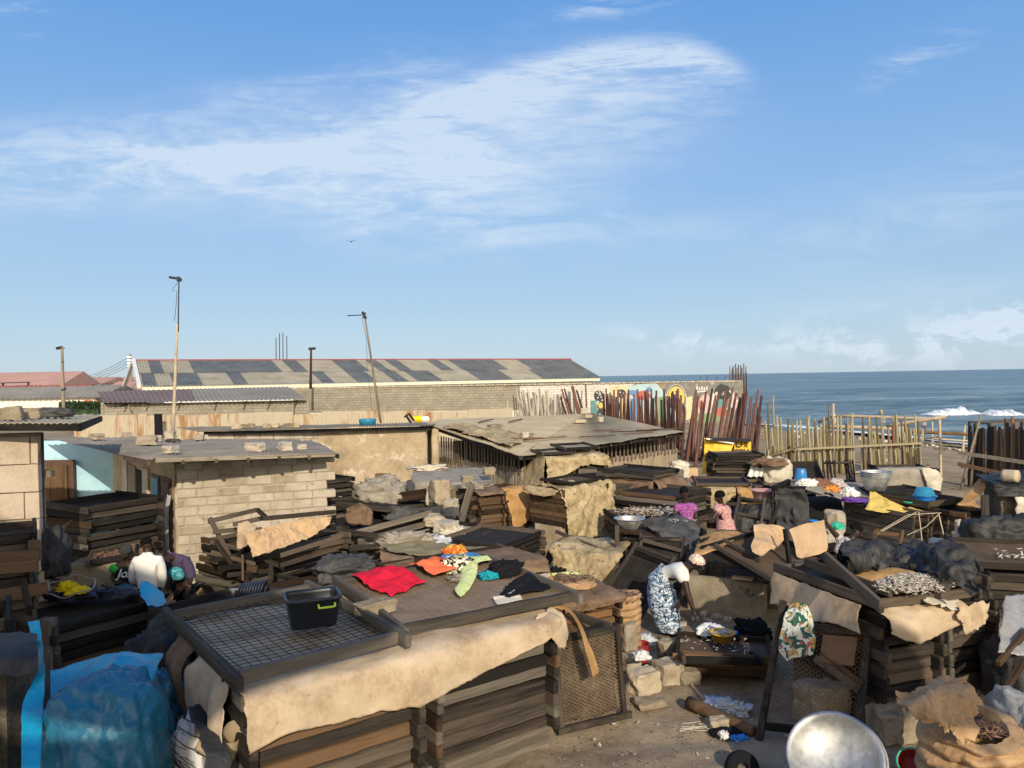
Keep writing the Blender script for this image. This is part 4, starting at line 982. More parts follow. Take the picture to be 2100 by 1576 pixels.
for k,(f_,s_,t,L,a)in enumerate(((rf2,.3,.18,1.1,.0),(rf2,.55,.2,1.5,-.1),(rf2,.75,.15,1.6,.05),(rf2,.62,.1,1.0,.3),(rf2,.42,.3,.9,-.2),(rf2,.85,.12,1.2,.2),(rf,.9,.18,1.4,.5),(rf,.75,.12,1.2,-.2),(rf,.55,.6,1.4,1.2),(rf,.35,.5,1.5,1.25))):
 p=f_(s_,t)+Vector((0,0,.06));q=p+Vector((math.cos(a),math.sin(a),.02))*L
 planks([(p,q)],'batten','thin weathered batten lying loose on the dusty shed roof','plank','brown_wood_x',.06,.03,'battens on the shed roof')
for k,(f_,s_,t,sz,lab)in enumerate(((rf2,.0,.97,(.34,.26,.24),'large pale stone at the peak of the shed roof'),(rf2,.45,.75,(.24,.2,.14),'reddish stone on the far right slope of the shed roof'),(rf2,.6,.55,(.2,.17,.2),'pale pointed stone on the right slope of the shed roof'),(rf2,.25,.6,(.4,.3,.12),'flat grey stone on the middle of the shed roof'),(rf,.55,.35,(.5,.3,.12),'low flat stone near the front of the shed roof'),(rf,.88,.2,(.22,.2,.2),'small white stone near the front eave of the shed roof'))):
 stone(f_(s_,t)+Vector((0,0,.05)),sz,lab,'mud_block' if k in (0,2,5)else 'rubble_stone','roof_stone','stone','stones on the shed roof',seed=k+60,rz=k)
sheet('sacking',[[rf(.25+.13*j,.03+.12*i+.02*((i*j)%2))+Vector((0,0,.07+.05*((i+j)%2)))for j in range(6)]for i in range(3)],'paper_dirty','torn pale sacking spread along the front of the shed roof','sacking',wr=.08,wk=1.6,ragged=.25,res=(26,50))
b_=MB();b_.lathe([(.001,-.02),(.10,-.015),(.115,0),(.10,.015),(.001,.02)],at(1325,898,23.9),18,Matrix.Rotation(R(85),3,'X'));b_.solo('white_dish','white_cloth','round white dish under the eave of the slatted shed','dish',smooth=True)
stone_l=[(at(877+4*k,893+3*k,25.0),at(884+5*k,985-2*k,24.8))for k in range(4)]
for k,(a,b_2)in enumerate(stone_l):pole_mb(b_2,a,.04,.03,k).solo('leaning_pole','pole_grey','thin pole leaning in the corner between the plastered house and the shed','pole','poles in the corner by the shed')
# --- rusty iron fence, grey block shed, compound wall, long building
rs=thing('iron_sheet_fence','long fence of rust streaked iron sheets below the grey block wall','fence',az(600,44,0))
for i,(px0,px1)in enumerate(((150,262),(262,300),(300,420),(420,520),(520,600),(600,658),(658,770),(770,872),(872,960),(960,1050))):
 ya,yb=43+.35*i,43.35+.35*i;za=2.05-.02*i+.08*math.sin(i*2.2);p,q=az(px0,ya,0),az(px1,yb,0)
 corrugated_mb(p,q,q+Vector((0,0,za)),p+Vector((0,0,za+.05*math.cos(i*3))),amp=.02,pitch=.15,rows=2,per=6).part(rs,'iron_sheet','rusty_sheet')
 b_=MB();b_.box(p+Vector((0,.1,1)),(.08,.08,2.1));b_.part(rs,'post','grey_wood_z')
b_=MB();b_.box(az(323,42.8,1.25),(.42,.1,1.7));b_.solo('cloth_panel','black_cloth','narrow black cloth hung on the rusty iron fence','cloth')
gs=thing('block_shed','long grey block shed under a low purple and grey iron roof','shed',az(400,51,0))
a0,a1=az(205,50,0),az(632,52,0);b_=MB();b_.box((a0+a1)/2+Vector((0,.12,1.25)),((a1-a0).length,.22,2.5),math.atan2(a1.y-a0.y,a1.x-a0.x));b_.box(a0+Vector((.1,3,1.3)),(.2,6,2.7));b_.part(gs,'block_wall','block_grey')
f0,f1,f2=az(212,49.4,2.62),az(402,50.4,2.60),az(628,51.4,2.58);g0,g1,g2=az(198,58,3.28),az(392,58.5,3.36),az(590,59,3.40)
corrugated_mb(f0,f1,g1,g0,amp=.03,pitch=.3,rows=2,per=6).part(gs,'roof','roof_purple');corrugated_mb(f1,f2,g2,g1,amp=.03,pitch=.3,rows=2,per=6).part(gs,'roof','roof_grey')
for k,px in enumerate((255,300,365,440,500,550,605)):
 p=az(px,49.9+.25*k,2.42);b_=MB();b_.beam(p+Vector((0,-.5,0)),p+Vector((0,.4,.06)),.08,.1);b_.part(gs,'rafter','brown_wood_x')
b_=MB();b_.beam(az(262,49.6,2.45),az(274,49.8,1.55),.1,.08);b_.part(gs,'brace','grey_wood_x')
b_=MB();b_.beam(az(602,51.3,2.5),az(598,51.3,1.2),.16,.1);b_.part(gs,'post','grey_wood_x')
cw=thing('compound_wall','long block wall in front of the sea, painted with a mural at its right end','wall',az(1100,59.5,0))
c0,c1,c2,c3=az(600,60.5,0),az(1066,59.6,0),az(1300,59,0),az(1524,58.4,0);WZ=3.22
def wseg(p,q,name,mat,z0=-.6,z1=WZ,th=.24,o=0):
 b_=MB();b_.box((p+q)/2+Vector((0,.12+o,(z0+z1)/2)),((q-p).length,th,z1-z0),math.atan2(q.y-p.y,q.x-p.x));return b_.part(cw,name,mat)
wseg(c0,c1,'block_wall','block_grey');wseg(c1,c2,'whitewashed_wall','block_white');wseg(c2,c3,'painted_wall','concrete')
wseg(c0,c1,'plinth','cream_paint',-.6,1.25,.3,-.02)
b_=MB();rnd=random.Random(3)
for i in range(240):
 p=c0.lerp(c3,i/240);b_.box(p+Vector((0,.12,WZ+.03)),(.16,.26,.05+.08*rnd.random()),rnd.uniform(-.4,.4))
b_.part(cw,'coping','mud_block')
# mural: flat paint on the wall, at its place
def paint(pts,mat,k,name='mural'):
 y_=lambda px:c1.y+(c3.y-c1.y)*(px-1066)/(1524-1066)
 P=[at(px,py,y_(px)-.012-.004*k)for px,py in pts];MB().prism(P,(0,.006,0)).part(cw,name,mat)
def blob(cx,cy,rx,ry,n=22,seed=0,j=.12):return [(cx+rx*math.cos(2*math.pi*i/n)*(1+j*mnoise.noise(Vector((i*.6,seed,0)))),cy+ry*math.sin(2*math.pi*i/n)*(1+j*mnoise.noise(Vector((i*.6,seed,3)))))for i in range(n)]
for nm,c in (('sky',(.42,.58,.62)),('blue',(.13,.27,.50)),('yellow',(.70,.53,.12)),('dark',(.05,.052,.05)),('pink',(.62,.44,.41)),('red',(.46,.13,.10)),('green',(.20,.31,.16)),('teal',(.11,.28,.28)),('grey',(.20,.195,.175)),('lemon',(.64,.57,.34)),('white',(.66,.64,.58))):
 surface('mural_'+nm,tuple(x*.75+.03 for x in c),c,scale=1.2,fine=12,rough=.95,bump=0,spots=(.40,.37,.31),spot_scale=2.6,spot_cut=.575)
paint([(1252,792),(1300,790),(1300,868),(1252,880)],'mural_lemon',0);paint([(1288,790),(1345,786),(1358,800),(1368,812),(1366,872),(1292,876)],'mural_sky',1)
paint([(1293,818),(1312,816),(1310,872),(1290,874)],'mural_blue',2);paint(blob(1318,812,16,10,seed=1),'mural_red',2);paint(blob(1298,806,9,6),'mural_blue',3);paint(blob(1331,799,6,5),'mural_blue',3)
paint([(1350,815),(1366,812),(1364,872),(1348,872)],'mural_green',2);paint([(1366,784),(1522,780),(1520,868),(1366,872)],'mural_grey',0)
paint(blob(1387,824,22,36,30,2,.02),'mural_white',1);paint(blob(1387,822,20,33,30,2,.02),'mural_grey',2);paint(blob(1387,815,17,22,26,2,.02),'mural_yellow',3);paint(blob(1384,826,11,17,20,5,.1),'mural_dark',4);paint(blob(1380,852,18,20,22,6,.1),'mural_sky',3);paint(blob(1398,842,8,14,18,7,.1),'mural_dark',5)
paint(blob(1228,812,10,11,20,3,.1),'mural_dark',2);paint(blob(1275,808,9,9,20,4,.1),'mural_dark',2);paint(blob(1233,842,9,20,20,9,.2),'mural_dark',2);paint(blob(1232,832,5,6,14,9,.1),'mural_yellow',3);paint(blob(1262,836,9,22,20,11,.2),'mural_dark',2)
for i,(x_,y_)in enumerate(((1224,806),(1231,810),(1226,816),(1233,815),(1272,805),(1279,807),(1274,812),(1230,850),(1236,856),(1228,858),(1260,850))):paint(blob(x_,y_,1.6,1.8,8,0,0),'mural_white',4)
paint([(1211,822),(1224,821),(1224,868),(1211,869)],'mural_teal',1);paint([(1408,816),(1420,812),(1419,858),(1407,862)],'mural_lemon',2)
paint(blob(1446,836,16,26,20,12,.3),'mural_pink',1);paint(blob(1438,832,5,12,14,13,.3),'mural_red',2);paint(blob(1479,828,13,9,18,14,.2),'mural_teal',2);paint(blob(1480,846,11,11,18,15,.15),'mural_red',3);paint(blob(1482,806,17,18,22,16,.2),'mural_dark',1);paint(blob(1470,812,4,8,12,1,.2),'mural_white',2)
paint(blob(1452,857,30,9,20,18,.2),'mural_green',2);paint(blob(1462,820,6,14,14,19,.3),'mural_white',2);paint(blob(1505,824,8,18,16,20,.3),'mural_pink',2)
for q in range(5):paint([(1428+5*q,793+q%2*2),(1431+5*q,792+q%2*2),(1431+5*q,800),(1428+5*q,801)],'mural_white',3)
paint([(1427,803),(1447,801),(1447,804),(1427,806)],'mural_white',3);paint([(1497,800),(1512,826),(1510,828),(1495,802)],'mural_white',3);paint([(1490,838),(1514,820),(1515,822),(1491,841)],'mural_white',3)
# wire posts on the wall and the sticks behind its end
for px in (1436,1450,1470,1488):pole_mb(az(px,58.6,WZ),az(px,58.6,WZ+.5+(.05 if px==1450 else 0)),.02,.02,px).solo('wire_post','metal_dark','thin wire post standing on top of the mural wall','post','wire posts on the mural wall')
for k in range(14):
 x_=1497+2.6*k;pole_mb(az(x_-1,60.5,1.5),at(x_+1.5*math.sin(k*1.7),744+12*abs(math.sin(k*2.3))+(8 if k in (0,1,13)else 0),60.5),.06,.035,k+5).solo('stick','pole_dark','dark stick in the clump rising behind the end of the mural wall','pole','sticks behind the mural wall')
lgb=thing('long_building','very long low building under a patchwork roof of tan and slate iron sheets','house',az(700,80,0))
rA,rB=at(278,740,72),at(1170,739,98);eA,eB=at(288,797,62),at(1230,776,93)
eA.z=eB.z=3.62;rA.z=rB.z=6.0
hipB=eB+Vector((2.0,.8,0))
def rl(s_,t):return eA.lerp(eB,s_).lerp(rA.lerp(rB,s_),t)
NP=240;up_=[1]*NP;lo_=[1]*NP
def pxs(s_,t):c=CM.inverted()@rl(s_,t);return 1050+F*c.x/-c.z
upper=[(278,304,0),(304,330,1),(330,386,0),(386,555,1),(555,578,0),(578,606,1),(606,678,0),(678,730,1),(730,749,0),(749,770,1),(770,790,0),(790,815,1),(815,872,0),(872,898,1),(898,918,0),(918,1010,1),(1010,1060,0),(1060,1180,1)]
lower=[(288,316,1),(316,346,0),(346,404,1),(404,462,0),(462,492,1),(492,634,0),(634,660,1),(660,705,0),(705,745,1),(745,778,0),(778,808,1),(808,826,0),(826,875,1),(875,950,0),(950,1020,1),(1020,1080,0),(1080,1235,1)]
b_=MB()
for i in range(NP):
 sa,sb=i/NP,(i+1)/NP
 for t0,t1,tab in ((0,.48,lower),(.48,1,upper)):
  px=pxs((sa+sb)/2,t0+.02);px_t=pxs((sa+sb)/2,t1 if tab is upper else t1)
  mid=pxs((sa+sb)/2,(1.0 if tab is upper else .5));mi=1
  for x0,x1,k in tab:
   if x0<=mid<x1:mi=1-k
  lift=.03 if tab is upper else 0
  q=[rl(sa+(sb-sa)*k/4,tt)+Vector((0,0,lift+.05*math.sin(k*math.pi/2)))for tt in (t0-(.02 if lift else 0),t1)for k in range(5)]
  b_.add(q,[(k,k+1,k+6,k+5)for k in range(4)],mi)
b_.part(lgb,'roof',['roof_slate','roof_tan'],True)
b_=MB();b_.add([rA+Vector((0,0,.02)),rB+Vector((0,0,.02)),rB+Vector((4,26,-2.4)),rA+Vector((-1,22,-2.4))],[(0,1,2,3)]);b_.part(lgb,'roof','roof_slate')
b_=MB();b_.add([rB,eB,eB+Vector((2.5,20,0))],[(0,1,2)]);b_.part(lgb,'roof','roof_slate')
b_=MB();b_.beam(rA+Vector((-.3,0,.06)),rB+Vector((0,0,.06)),.35,.16);b_.part(lgb,'ridge_cap','ridge_red')
b_=MB();b_.beam(eA+Vector((0,.25,-.22)),eB+Vector((0,.25,-.22)),.08,.34);b_.part(lgb,'fascia','cream_paint')
gw=eA.lerp(eB,.025)
b_=MB();b_.prism([gw+Vector((.2,.8,-3.7)),eB+Vector((-.5,.8,-3.7)),eB+Vector((.5,20,-3.7)),gw+Vector((-3.5,20,-3.7))],(0,0,3.5));b_.part(lgb,'wall','white_paint')
gA=rA.lerp(rB,.02);bk=eA+Vector((-10.0,17,0))
b_=MB();b_.prism([gw+Vector((.3,.9,-.1)),gA+Vector((.35,.5,-.25)),bk.lerp(eB,.02)+Vector((0,0,-.1))],(.3,.1,0));b_.part(lgb,'gable_wall','white_paint')
b_=MB();b_.beam(eA+Vector((-.1,0,0)),rA+Vector((-.2,0,.05)),.3,.35);b_.beam(rA+Vector((-.2,0,.05)),bk,.3,.35);b_.part(lgb,'barge_board','white_paint')
# --- houses far away on the left
def far_house(px0,px1,y0,ze,zr,roofmat,wallmat,label,deep=9,wins=(),hip=0.0):
 a,b_2=az(px0,y0,0),az(px1,y0,0);r_=thing('far_house',label,'house',(a+b_2)/2);L=b_2.x-a.x
 b_=MB();b_.box((a+b_2)/2+Vector((0,deep/2,ze/2)),(L-.6,deep,ze));b_.part(r_,'wall',wallmat)
 for k,(w0_,w1_,z0_,z1_)in enumerate(wins):
  p,q=az(w0_,y0-.05,z0_),az(w1_,y0-.05,z1_);b_=MB();b_.box((p+q)/2,(abs(q.x-p.x),.12,abs(z1_-z0_)));wn=b_.part(r_,'window','roof_grey')
  b_=MB();b_.box((p+q)/2+Vector((0,-.08,0)),(abs(q.x-p.x)*.8,.06,abs(z1_-z0_)*.85));o=b_.part(r_,'pane','pane_grey');o.parent=wn
 h=hip*L;A_,B_,C_,D_=a+Vector((-.4,-.5,ze)),b_2+Vector((.4,-.5,ze)),b_2+Vector((.4,deep,ze)),a+Vector((-.4,deep,ze));E_,G_=Vector((A_.x+h,a.y+deep/2,zr)),Vector((B_.x-h,a.y+deep/2,zr))
 n=max(6,int(L/.5));rows=[]
 for t in (0,1):rows.append([A_.lerp(B_,j/(n*4)).lerp(E_.lerp(G_,j/(n*4)),t)+Vector((0,0,.04*math.sin(j*math.pi/2)))for j in range(n*4+1)])
 b_=MB();b_.grid(rows);b_.add([E_,G_,C_,D_],[(0,1,2,3)]);b_.add([B_,C_,G_],[(0,1,2)]);b_.add([A_,D_,E_],[(0,1,2)]);b_.part(r_,'roof',roofmat)
 return r_
plain('pane_grey',(.22,.23,.23),.3)
far_house(-60,124,96,3.85,5.6,'roof_pink','cream_paint','far cream house under the largest pink iron roof, at the left edge',wins=((64,71,2.6,3.6),(86,93,2.6,3.6),(104,112,2.6,3.6)))
far_house(130,208,118,4.0,5.0,'roof_pink','white_paint','far white house under a worn pink roof, right of the largest pink roof',wins=((132,138,2.6,3.4),))
far_house(205,262,135,4.2,5.1,'roof_pink','white_paint','far white house with a flat pink roof line, just left of the patchwork roof',wins=((240,256,3.0,3.7),))
far_house(142,186,88,2.6,3.5,'roof_pink','white_paint','small far house with a low pink roof above the grey roofed store',hip=.1)
far_house(196,256,98,2.7,4.2,'roof_pink','white_paint','far house with a peaked pink hip roof, in front of the flat pink roof line',hip=.3)
far_house(206,268,84,2.4,3.0,'white_paint','white_paint','white annex with a plain sloping roof beside the gable of the patchwork roof')
st=far_house(-70,201,76,2.55,3.75,'roof_grey','white_paint','long white store with a grey tiled roof and orange emblem on its wall')
b_=MB();pa,pb_=az(-60,80.5,3.78),az(190,80.5,3.78);b_.beam(pa,pb_,.3,.1);b_.part(st,'ridge_cap','ridge_red')
em=MB();ec=az(147,75.9,1.72)
for k in range(6):
 a=k*math.pi/3;em.tube([ec+Vector((.1*math.cos(a),0,.1*math.sin(a))),ec+Vector((.42*math.cos(a),0,.42*math.sin(a)))],[.05,.09],6);em.tube([ec+Vector((.45*math.cos(a+.2),0,.45*math.sin(a+.2))),ec+Vector((.33*math.cos(a+.35),0,.33*math.sin(a+.35)))],.05,5)
em.part(st,'emblem','ink_orange')
def text(root,s,p,size,mat,rz=0.0,rx=90,name='lettering',shear=0.0,ext=.004,m3=None):
 cu=bpy.data.curves.new('t','FONT');cu.body=s;cu.size=size;cu.extrude=ext;cu.shear=shear;cu.align_x='CENTER';cu.align_y='CENTER'
 o=bpy.data.objects.new('t',cu);COL.objects.link(o);dg=bpy.context.evaluated_depsgraph_get();me=bpy.data.meshes.new_from_object(o.evaluated_get(dg));bpy.data.objects.remove(o)
 m_=Matrix.Translation(p)@(m3.to_4x4()if m3 is not None else Euler((R(rx),0,rz)).to_matrix().to_4x4());b_=MB();b_.add([m_@v.co for v in me.vertices],[list(f.vertices)for f in me.polygons]);bpy.data.meshes.remove(me)
 return b_.part(root,name,mat)
text(st,'DEC',az(180,75.88,1.85),.95,'ink_orange',shear=.3,ext=.02);b_=MB();b_.tube([az(166,75.88,1.6),az(176,75.88,2.3),az(188,75.88,2.2)],.05,5);b_.part(st,'emblem','ink_orange')
text(st,'www.dec.com',az(180,75.88,.95),.38,'ink_orange',ext=.02)
for k in range(2):
 b_=MB();b_.tube([az(150+9*k,75.9,1.15),az(150+9*k,75.86,1.15)],.12,8);b_.part(st,'emblem','ink_orange')
wt=thing('canopy_frame','dark open canopy frame in front of the far cream house','canopy',az(20,82,0))
b_=MB();b_.beam(az(-20,82,4.15),az(58,82,4.2),.5,.1);b_.beam(az(-20,82,3.75),az(58,82,3.85),.1,.1);b_.part(wt,'roof_frame','metal_dark')
for px in (6,58):b_=MB();b_.beam(az(px,82,0),az(px,82,4.2),.15,.15);b_.part(wt,'post','metal_dark')
hd_=thing('green_hedge','dark green clipped hedge below the white store wall','hedge',az(170,60,0))
b_=MB();rnd=random.Random(5)
for k in range(2600):
 p=az(120+90*rnd.random(),60+1.2*rnd.random(),1.7+.75*rnd.random()**.7*(1 if rnd.random()<.9 else 1.12));d=Vector((rnd.uniform(-1,1),rnd.uniform(-1,1),rnd.uniform(-1,1))).normalized()*.09;e=d.orthogonal().normalized()*.06
 b_.add([p-d,p+e,p+d,p-e],[(0,1,2,3)])
surface('leaf',(.012,.03,.014),(.035,.07,.03),scale=3,fine=20,rough=.6,bump=0);b_.part(hd_,'foliage','leaf')
b_=MB();b_.box(az(165,60.6,.95),(3.3,1.0,1.9));b_.part(hd_,'stem_mass','leaf')
# --- masts, aerials, wires, rods, bird
def mast(base,top,r,mat,label,arm,armr=.03,split=None,seed=0):
 m_=thing('aerial_mast',label,'aerial',base)
 if split is None:pole_mb(base,top,r,r*.7,seed,.004).part(m_,'pole',mat,True)
 else:
  md_=Vector(base).lerp(Vector(top),split);pole_mb(base,md_,r,r*.8,seed,.004).part(m_,'pole',mat,True);pole_mb(Vector(base).lerp(Vector(top),split-.05)+Vector((.04,0,0)),top,r*.45,r*.4,seed,.004).part(m_,'upper_pole','metal_dark',True)
 b_=MB()
 for a,b_2,rr in arm:b_.tube([a,b_2],rr,6)
 b_.part(m_,'aerial','metal_dark');return m_
y1=24.6
mast(at(355,888,y1),at(367,569,y1),.055,'driftwood','tallest aerial mast of pale bamboo with a thin dark upper tube',[(at(347,569,y1),at(371,573,y1),.04),(at(366,568,y1),at(366,578,y1),.06),(at(371,572,y1),at(369,577,y1),.05)],split=.70,seed=3)
b_=MB();b_.tube([at(366,580,y1),at(356,590,y1),at(354,596,y1),at(363,598,y1),at(360,640,y1),at(357,660,y1)],.008,4);b_.solo('aerial_cable','metal_dark','thin cable looping down the tallest aerial mast','cable')
y2=30
mast(at(131,860,y2),at(127,712,y2),.07,'grey_wood_z','short leftmost aerial mast with a dark receiver arm',[(at(116,715,y2),at(128,713,y2),.06),(at(127,710,y2),at(127,730,y2),.04),(at(128,715,y2),at(133,715,y2),.015),(at(130,798,y2),at(132,800,y2),.10),(at(126,743,y2),at(130,743,y2),.05)],seed=5)
y3=27.5
mast(at(781,868,y3),at(747,642,y3),.05,'grey_wood_z','leaning aerial mast behind the plastered house, its arm pointing left',[(at(712,648,y3),at(748,646,y3),.018),(at(743,640,y3),at(751,654,y3),.05),(at(749,641,y3),at(745,653,y3),.04)],seed=7)
b_=MB();b_.tube([at(742,650,y3),at(752,700,y3),at(753,760,y3),at(760,815,y3),at(762,840,y3),at(772,848,y3)],.008,4);b_.solo('aerial_cable','metal_dark','thin cable hanging beside the leaning aerial mast','cable')
y4=57
mast(at(637,798,y4),at(638,716,y4),.12,'brown_wood_z','brown mast standing against the patchwork roof',[(at(633,716,y4),at(647,715,y4),.1)],seed=9)
for k,(px,py)in enumerate(((566,693),(573,684),(580,683),(588,690))):pole_mb(az(px+.5,104,3),at(px,py,104),.07,.06,k,0).solo('steel_rod','metal_dark','thin upright steel rod rising behind the patchwork roof','rod','steel rods behind the patchwork roof')
up_pole=thing('utility_pole','grey utility pole with insulators behind the gable of the patchwork roof','pole',az(272,110,0))
pole_mb(az(271,110,0),at(267,727,110),.22,.16,1,0).part(up_pole,'pole','concrete')
for k in range(4):b_=MB();b_.box(at(265.5+.6*k,733+6*k,109.7),(.7,.3,.25));b_.part(up_pole,'insulator','white_paint')
for k in range(4):
 a,b_2=at(265,733+6*k,110),at(120,768+2.5*k,170);P=[a.lerp(b_2,i/12)-Vector((0,0,1.6*math.sin(math.pi*i/12)))for i in range(13)]
 MB().tube(P,.035,4).solo('power_line','metal_dark','thin sagging wire running left from the utility pole','wire','power lines')
bp_=at(720,496,90);b_=MB()
for s_ in (-1,1):
 P=[[bp_+Vector((s_*x,yv-.1*x,.16*math.sin(x*2.6)-.02*x+.02*abs(yv)))for x in np.linspace(0,.58,9)]for yv in (-.10,-.04,.03,.09)];b_.grid(P)
b_.tube([bp_+Vector((0,-.28,0)),bp_+Vector((0,-.15,.01)),bp_+Vector((0,0,.01)),bp_+Vector((0,.2,0)),bp_+Vector((0,.34,.0))],[.02,.055,.07,.05,.03],8)
b_.solo('bird','metal_dark','bird gliding with spread wings high in the sky','bird',smooth=True)
# --- pole fences and the frame on the beach
rnd=random.Random(9)
for k in range(19):
 xb=1072+4.2*k+rnd.uniform(-2,2);xt=xb-12+14*(k/18)+rnd.uniform(-3,3);pt=796+14*rnd.random()+(12 if k>13 else 0)
 pole_mb(az(xb,57.2,0),at(xt,pt,58.6),.085,.05,k,.01).solo('leaning_pole','pole_grey','pale weathered pole leaning against the whitewashed end of the block wall','pole','pale poles against the white wall')
for px,lab in ((1036,'short grey post left of the pale leaning poles, the leaning one'),(1061,'short dark upright post just left of the pale leaning poles')):
 pole_mb(az(px,50,0),at(px+5,822,50.5),.08,.06,px,.01).solo('short_post','pole_grey',lab,'post')
for k in range(9):
 xb=1163+4.6*k+rnd.uniform(-2,2);pole_mb(az(xb+6,56.5,0),at(xb-14+rnd.uniform(-3,3),790+rnd.uniform(0,14)+(24 if k in (0,3)else 0),58.5),.10,.06,k+30,.01).solo('leaning_pole','pole_red','reddish pole leaning on the white wall between the pale poles and the blue door shape','pole','reddish poles against the white wall')
pole_mb(az(1203,57,0),at(1201,790,58.4),.07,.05,77,0).solo('leaning_pole','pole_red','single straight red pole against the white wall, left of the mural','pole')
rf_=thing('red_stick_fence','ragged fence of tall reddish sticks in front of the mural','fence',az(1400,37,0))
spots=[1238,1242,1247,1251,1258,1262,1266,1271,1276,1284,1290,1297,1306,1310,1316,1324,1330,1334,1338,1343,1354,1364,1370,1377,1383,1388,1393]
for k,px in enumerate(spots+[1240,1254,1264,1280,1287,1300,1313,1320,1327,1347,1360,1374,1380,1390]):
 yb=45-.35*(k%27);pole_mb(az(px+rnd.uniform(-2,2),yb,ground_z(px*.01,yb)-.1),at(px+rnd.uniform(-3,4),797+rnd.uniform(0,26),yb),.085,.05,k+50,.03).part(rf_,'stick','pole_red',True)
spots2=[(1415,1428,800),(1420,1432,812),(1424,1426,806),(1432,1448,804),(1440,1461,797),(1444,1468,811),(1470,1488,800),(1478,1503,795),(1486,1502,838),(1492,1518,815),(1499,1522,818),(1503,1526,812),(1512,1524,806),(1518,1527,808),(1530,1541,814),(1534,1555,800),(1538,1547,828),(1546,1562,812),(1550,1561,855),(1400,1404,835),(1406,1420,850),(1410,1424,818),(1428,1440,824),(1452,1474,806),(1466,1490,820),(1484,1510,806),(1506,1522,830),(1516,1532,802),(1524,1540,822),(1542,1556,836)]
for k,(pb2,pt,py)in enumerate(spots2):
 yb=33.5-.12*k;pole_mb(az(pb2-6,yb,-.1),at(pt,py,yb+.6),.075,.045,k+90,.03).part(rf_,'stick','pole_red',True)
for a,b_2 in (((1388,905,34.5),(1404,904,34.3)),((1408,938,33.2),(1442,944,32.5)),((1384,926,34),(1410,926,33.6))):
 b_=MB();b_.beam(at(*a),at(*b_2),.08,.12);b_.part(rf_,'rail','brown_wood_x')
bf=thing('bamboo_fence','pale yellowish bamboo fence with gaps and uneven tops between the yard and the beach','fence',az(1720,28,0))
for k in range(78):
 px=1566+4.15*k+rnd.uniform(-1.5,1.5)
 if 1752<px<1764 or 1814<px<1822 or 1688<px<1690:continue
 yb=29.5-2.2*k/78;top=866+14*mnoise.noise(Vector((k*.35,0,0)))+rnd.uniform(-14,20)
 if k in (3,5):top=812+14*(k==3)
 if k in (33,):top=828
 if k in (66,67,76):top=850
 lean=rnd.uniform(-4,4)-(5 if px>1790 else 0)
 pole_mb(az(px,yb,-.1),at(px+lean,top,yb),rnd.uniform(.034,.056),.034,k+150,.03,n=7,k=4).part(bf,'bamboo_pole','bamboo',True)
 if k%4==1:pole_mb(az(px+2,yb-.1,-.1),at(px+2+lean*.6,918+rnd.uniform(-8,8),yb-.12),.04,.032,k+350,.02,n=7,k=4).part(bf,'bamboo_pole','bamboo',True)
for a,b_2 in (((1540,944,29.3),(1654,913,28.8)),((1618,922,29),(1890,909,27.2)),((1750,968,28.2),(1808,966,27.9))):
 b_=MB();b_.beam(at(*a)+Vector((0,-.08,0)),at(*b_2)+Vector((0,-.08,0)),.05,.075);b_.part(bf,'rail','bamboo')
df=thing('dark_pole_fence','dark fence of charred poles at the right edge of the yard','fence',az(2050,23,0))
for k in range(26):
 px=1986+5.2*k+rnd.uniform(-2,2);yb=25-2.6*k/26;top=874+rnd.uniform(-6,10)-(14 if k in (0,14,15,17,18,21)else 0)
 pole_mb(az(px-1,yb,-.1),at(px+2,top,yb),rnd.uniform(.045,.065),.045,k+250,.03,n=7).part(df,'pole','pole_dark',True)
for (a,b_2,r_)in (((1969,1012,24),(2012,850,24),.055),((1990,1000,24.6),(2004,868,24.6),.05)):pole_mb(at(*a),at(*b_2),r_,r_*.6,r_*99,.01).part(df,'leaning_post','grey_wood_z',True)
for a,b_2,mt in (((1962,928,24.2),(2110,950,22.3),'grey_wood_x'),((1961,951,24),(2068,975,22.6),'pole_dark')):
 b_=MB();b_.beam(at(*a)+Vector((0,-.1,0)),at(*b_2)+Vector((0,-.1,0)),.06,.11);b_.part(df,'rail',mt)
b_=MB();b_.beam(at(2010,868,25.6),at(2110,862,25.6),1.2,.05);b_.part(df,'shade_board','grey_wood_x')
bs=thing('beach_frame','pale driftwood shelter frame standing on the beach behind the bamboo fence','frame',az(1830,30,0))
for nm,L_ in (('post',[((1930,1000,27.5),(1927,862,27.5),.055),((1912,912,33),(1912,866,33),.045),((1709,985,31),(1709,828,31),.05),((1712,870,33),(1713,850,33),.06)]),('beam',[((1680,866,33),(1712,852,31.5),.07),((1712,853,33),(1930,860,30),.075),((1818,874,28.6),(1940,855,27.3),.075)]),('rail',[((1845,884,30.5),(2002,892,29),.07),((1878,902,31),(1925,896,30),.035),((1915,900,29),(2002,906,29),.035),((1696,875,31),(1830,879,30),.08)])):
 for i,(a,b_2,r_)in enumerate(L_):pole_mb(at(*a),at(*b_2),r_,r_*.85,i+7,.01).part(bs,nm,'orange_wood' if (nm=='rail' and i==0)else 'driftwood',True)
pole_mb(at(1974,930,38),at(1979,872,38),.07,.05,4,.01).solo('beach_post','driftwood','lone pale post standing in the sand near the dark pole fence','post')
sheet('pale_cloth',[[at(1843+20*v_,870+52*u_,28.3-.06*math.sin(v_*3))for v_ in (0,.5,1)]for u_ in (0,.5,1)],'pale_cloth','pale pink cloth hanging on the bamboo fence',wr=.04,res=(20,12))
sheet('red_cloth',[[at(1828+8*v_+3*u_,876+64*u_,28.0-.06*math.sin(v_*3))for v_ in (0,.5,1)]for u_ in (0,.5,1)],'red_cloth','narrow red cloth hanging between the bamboo poles',wr=.04,res=(20,10))
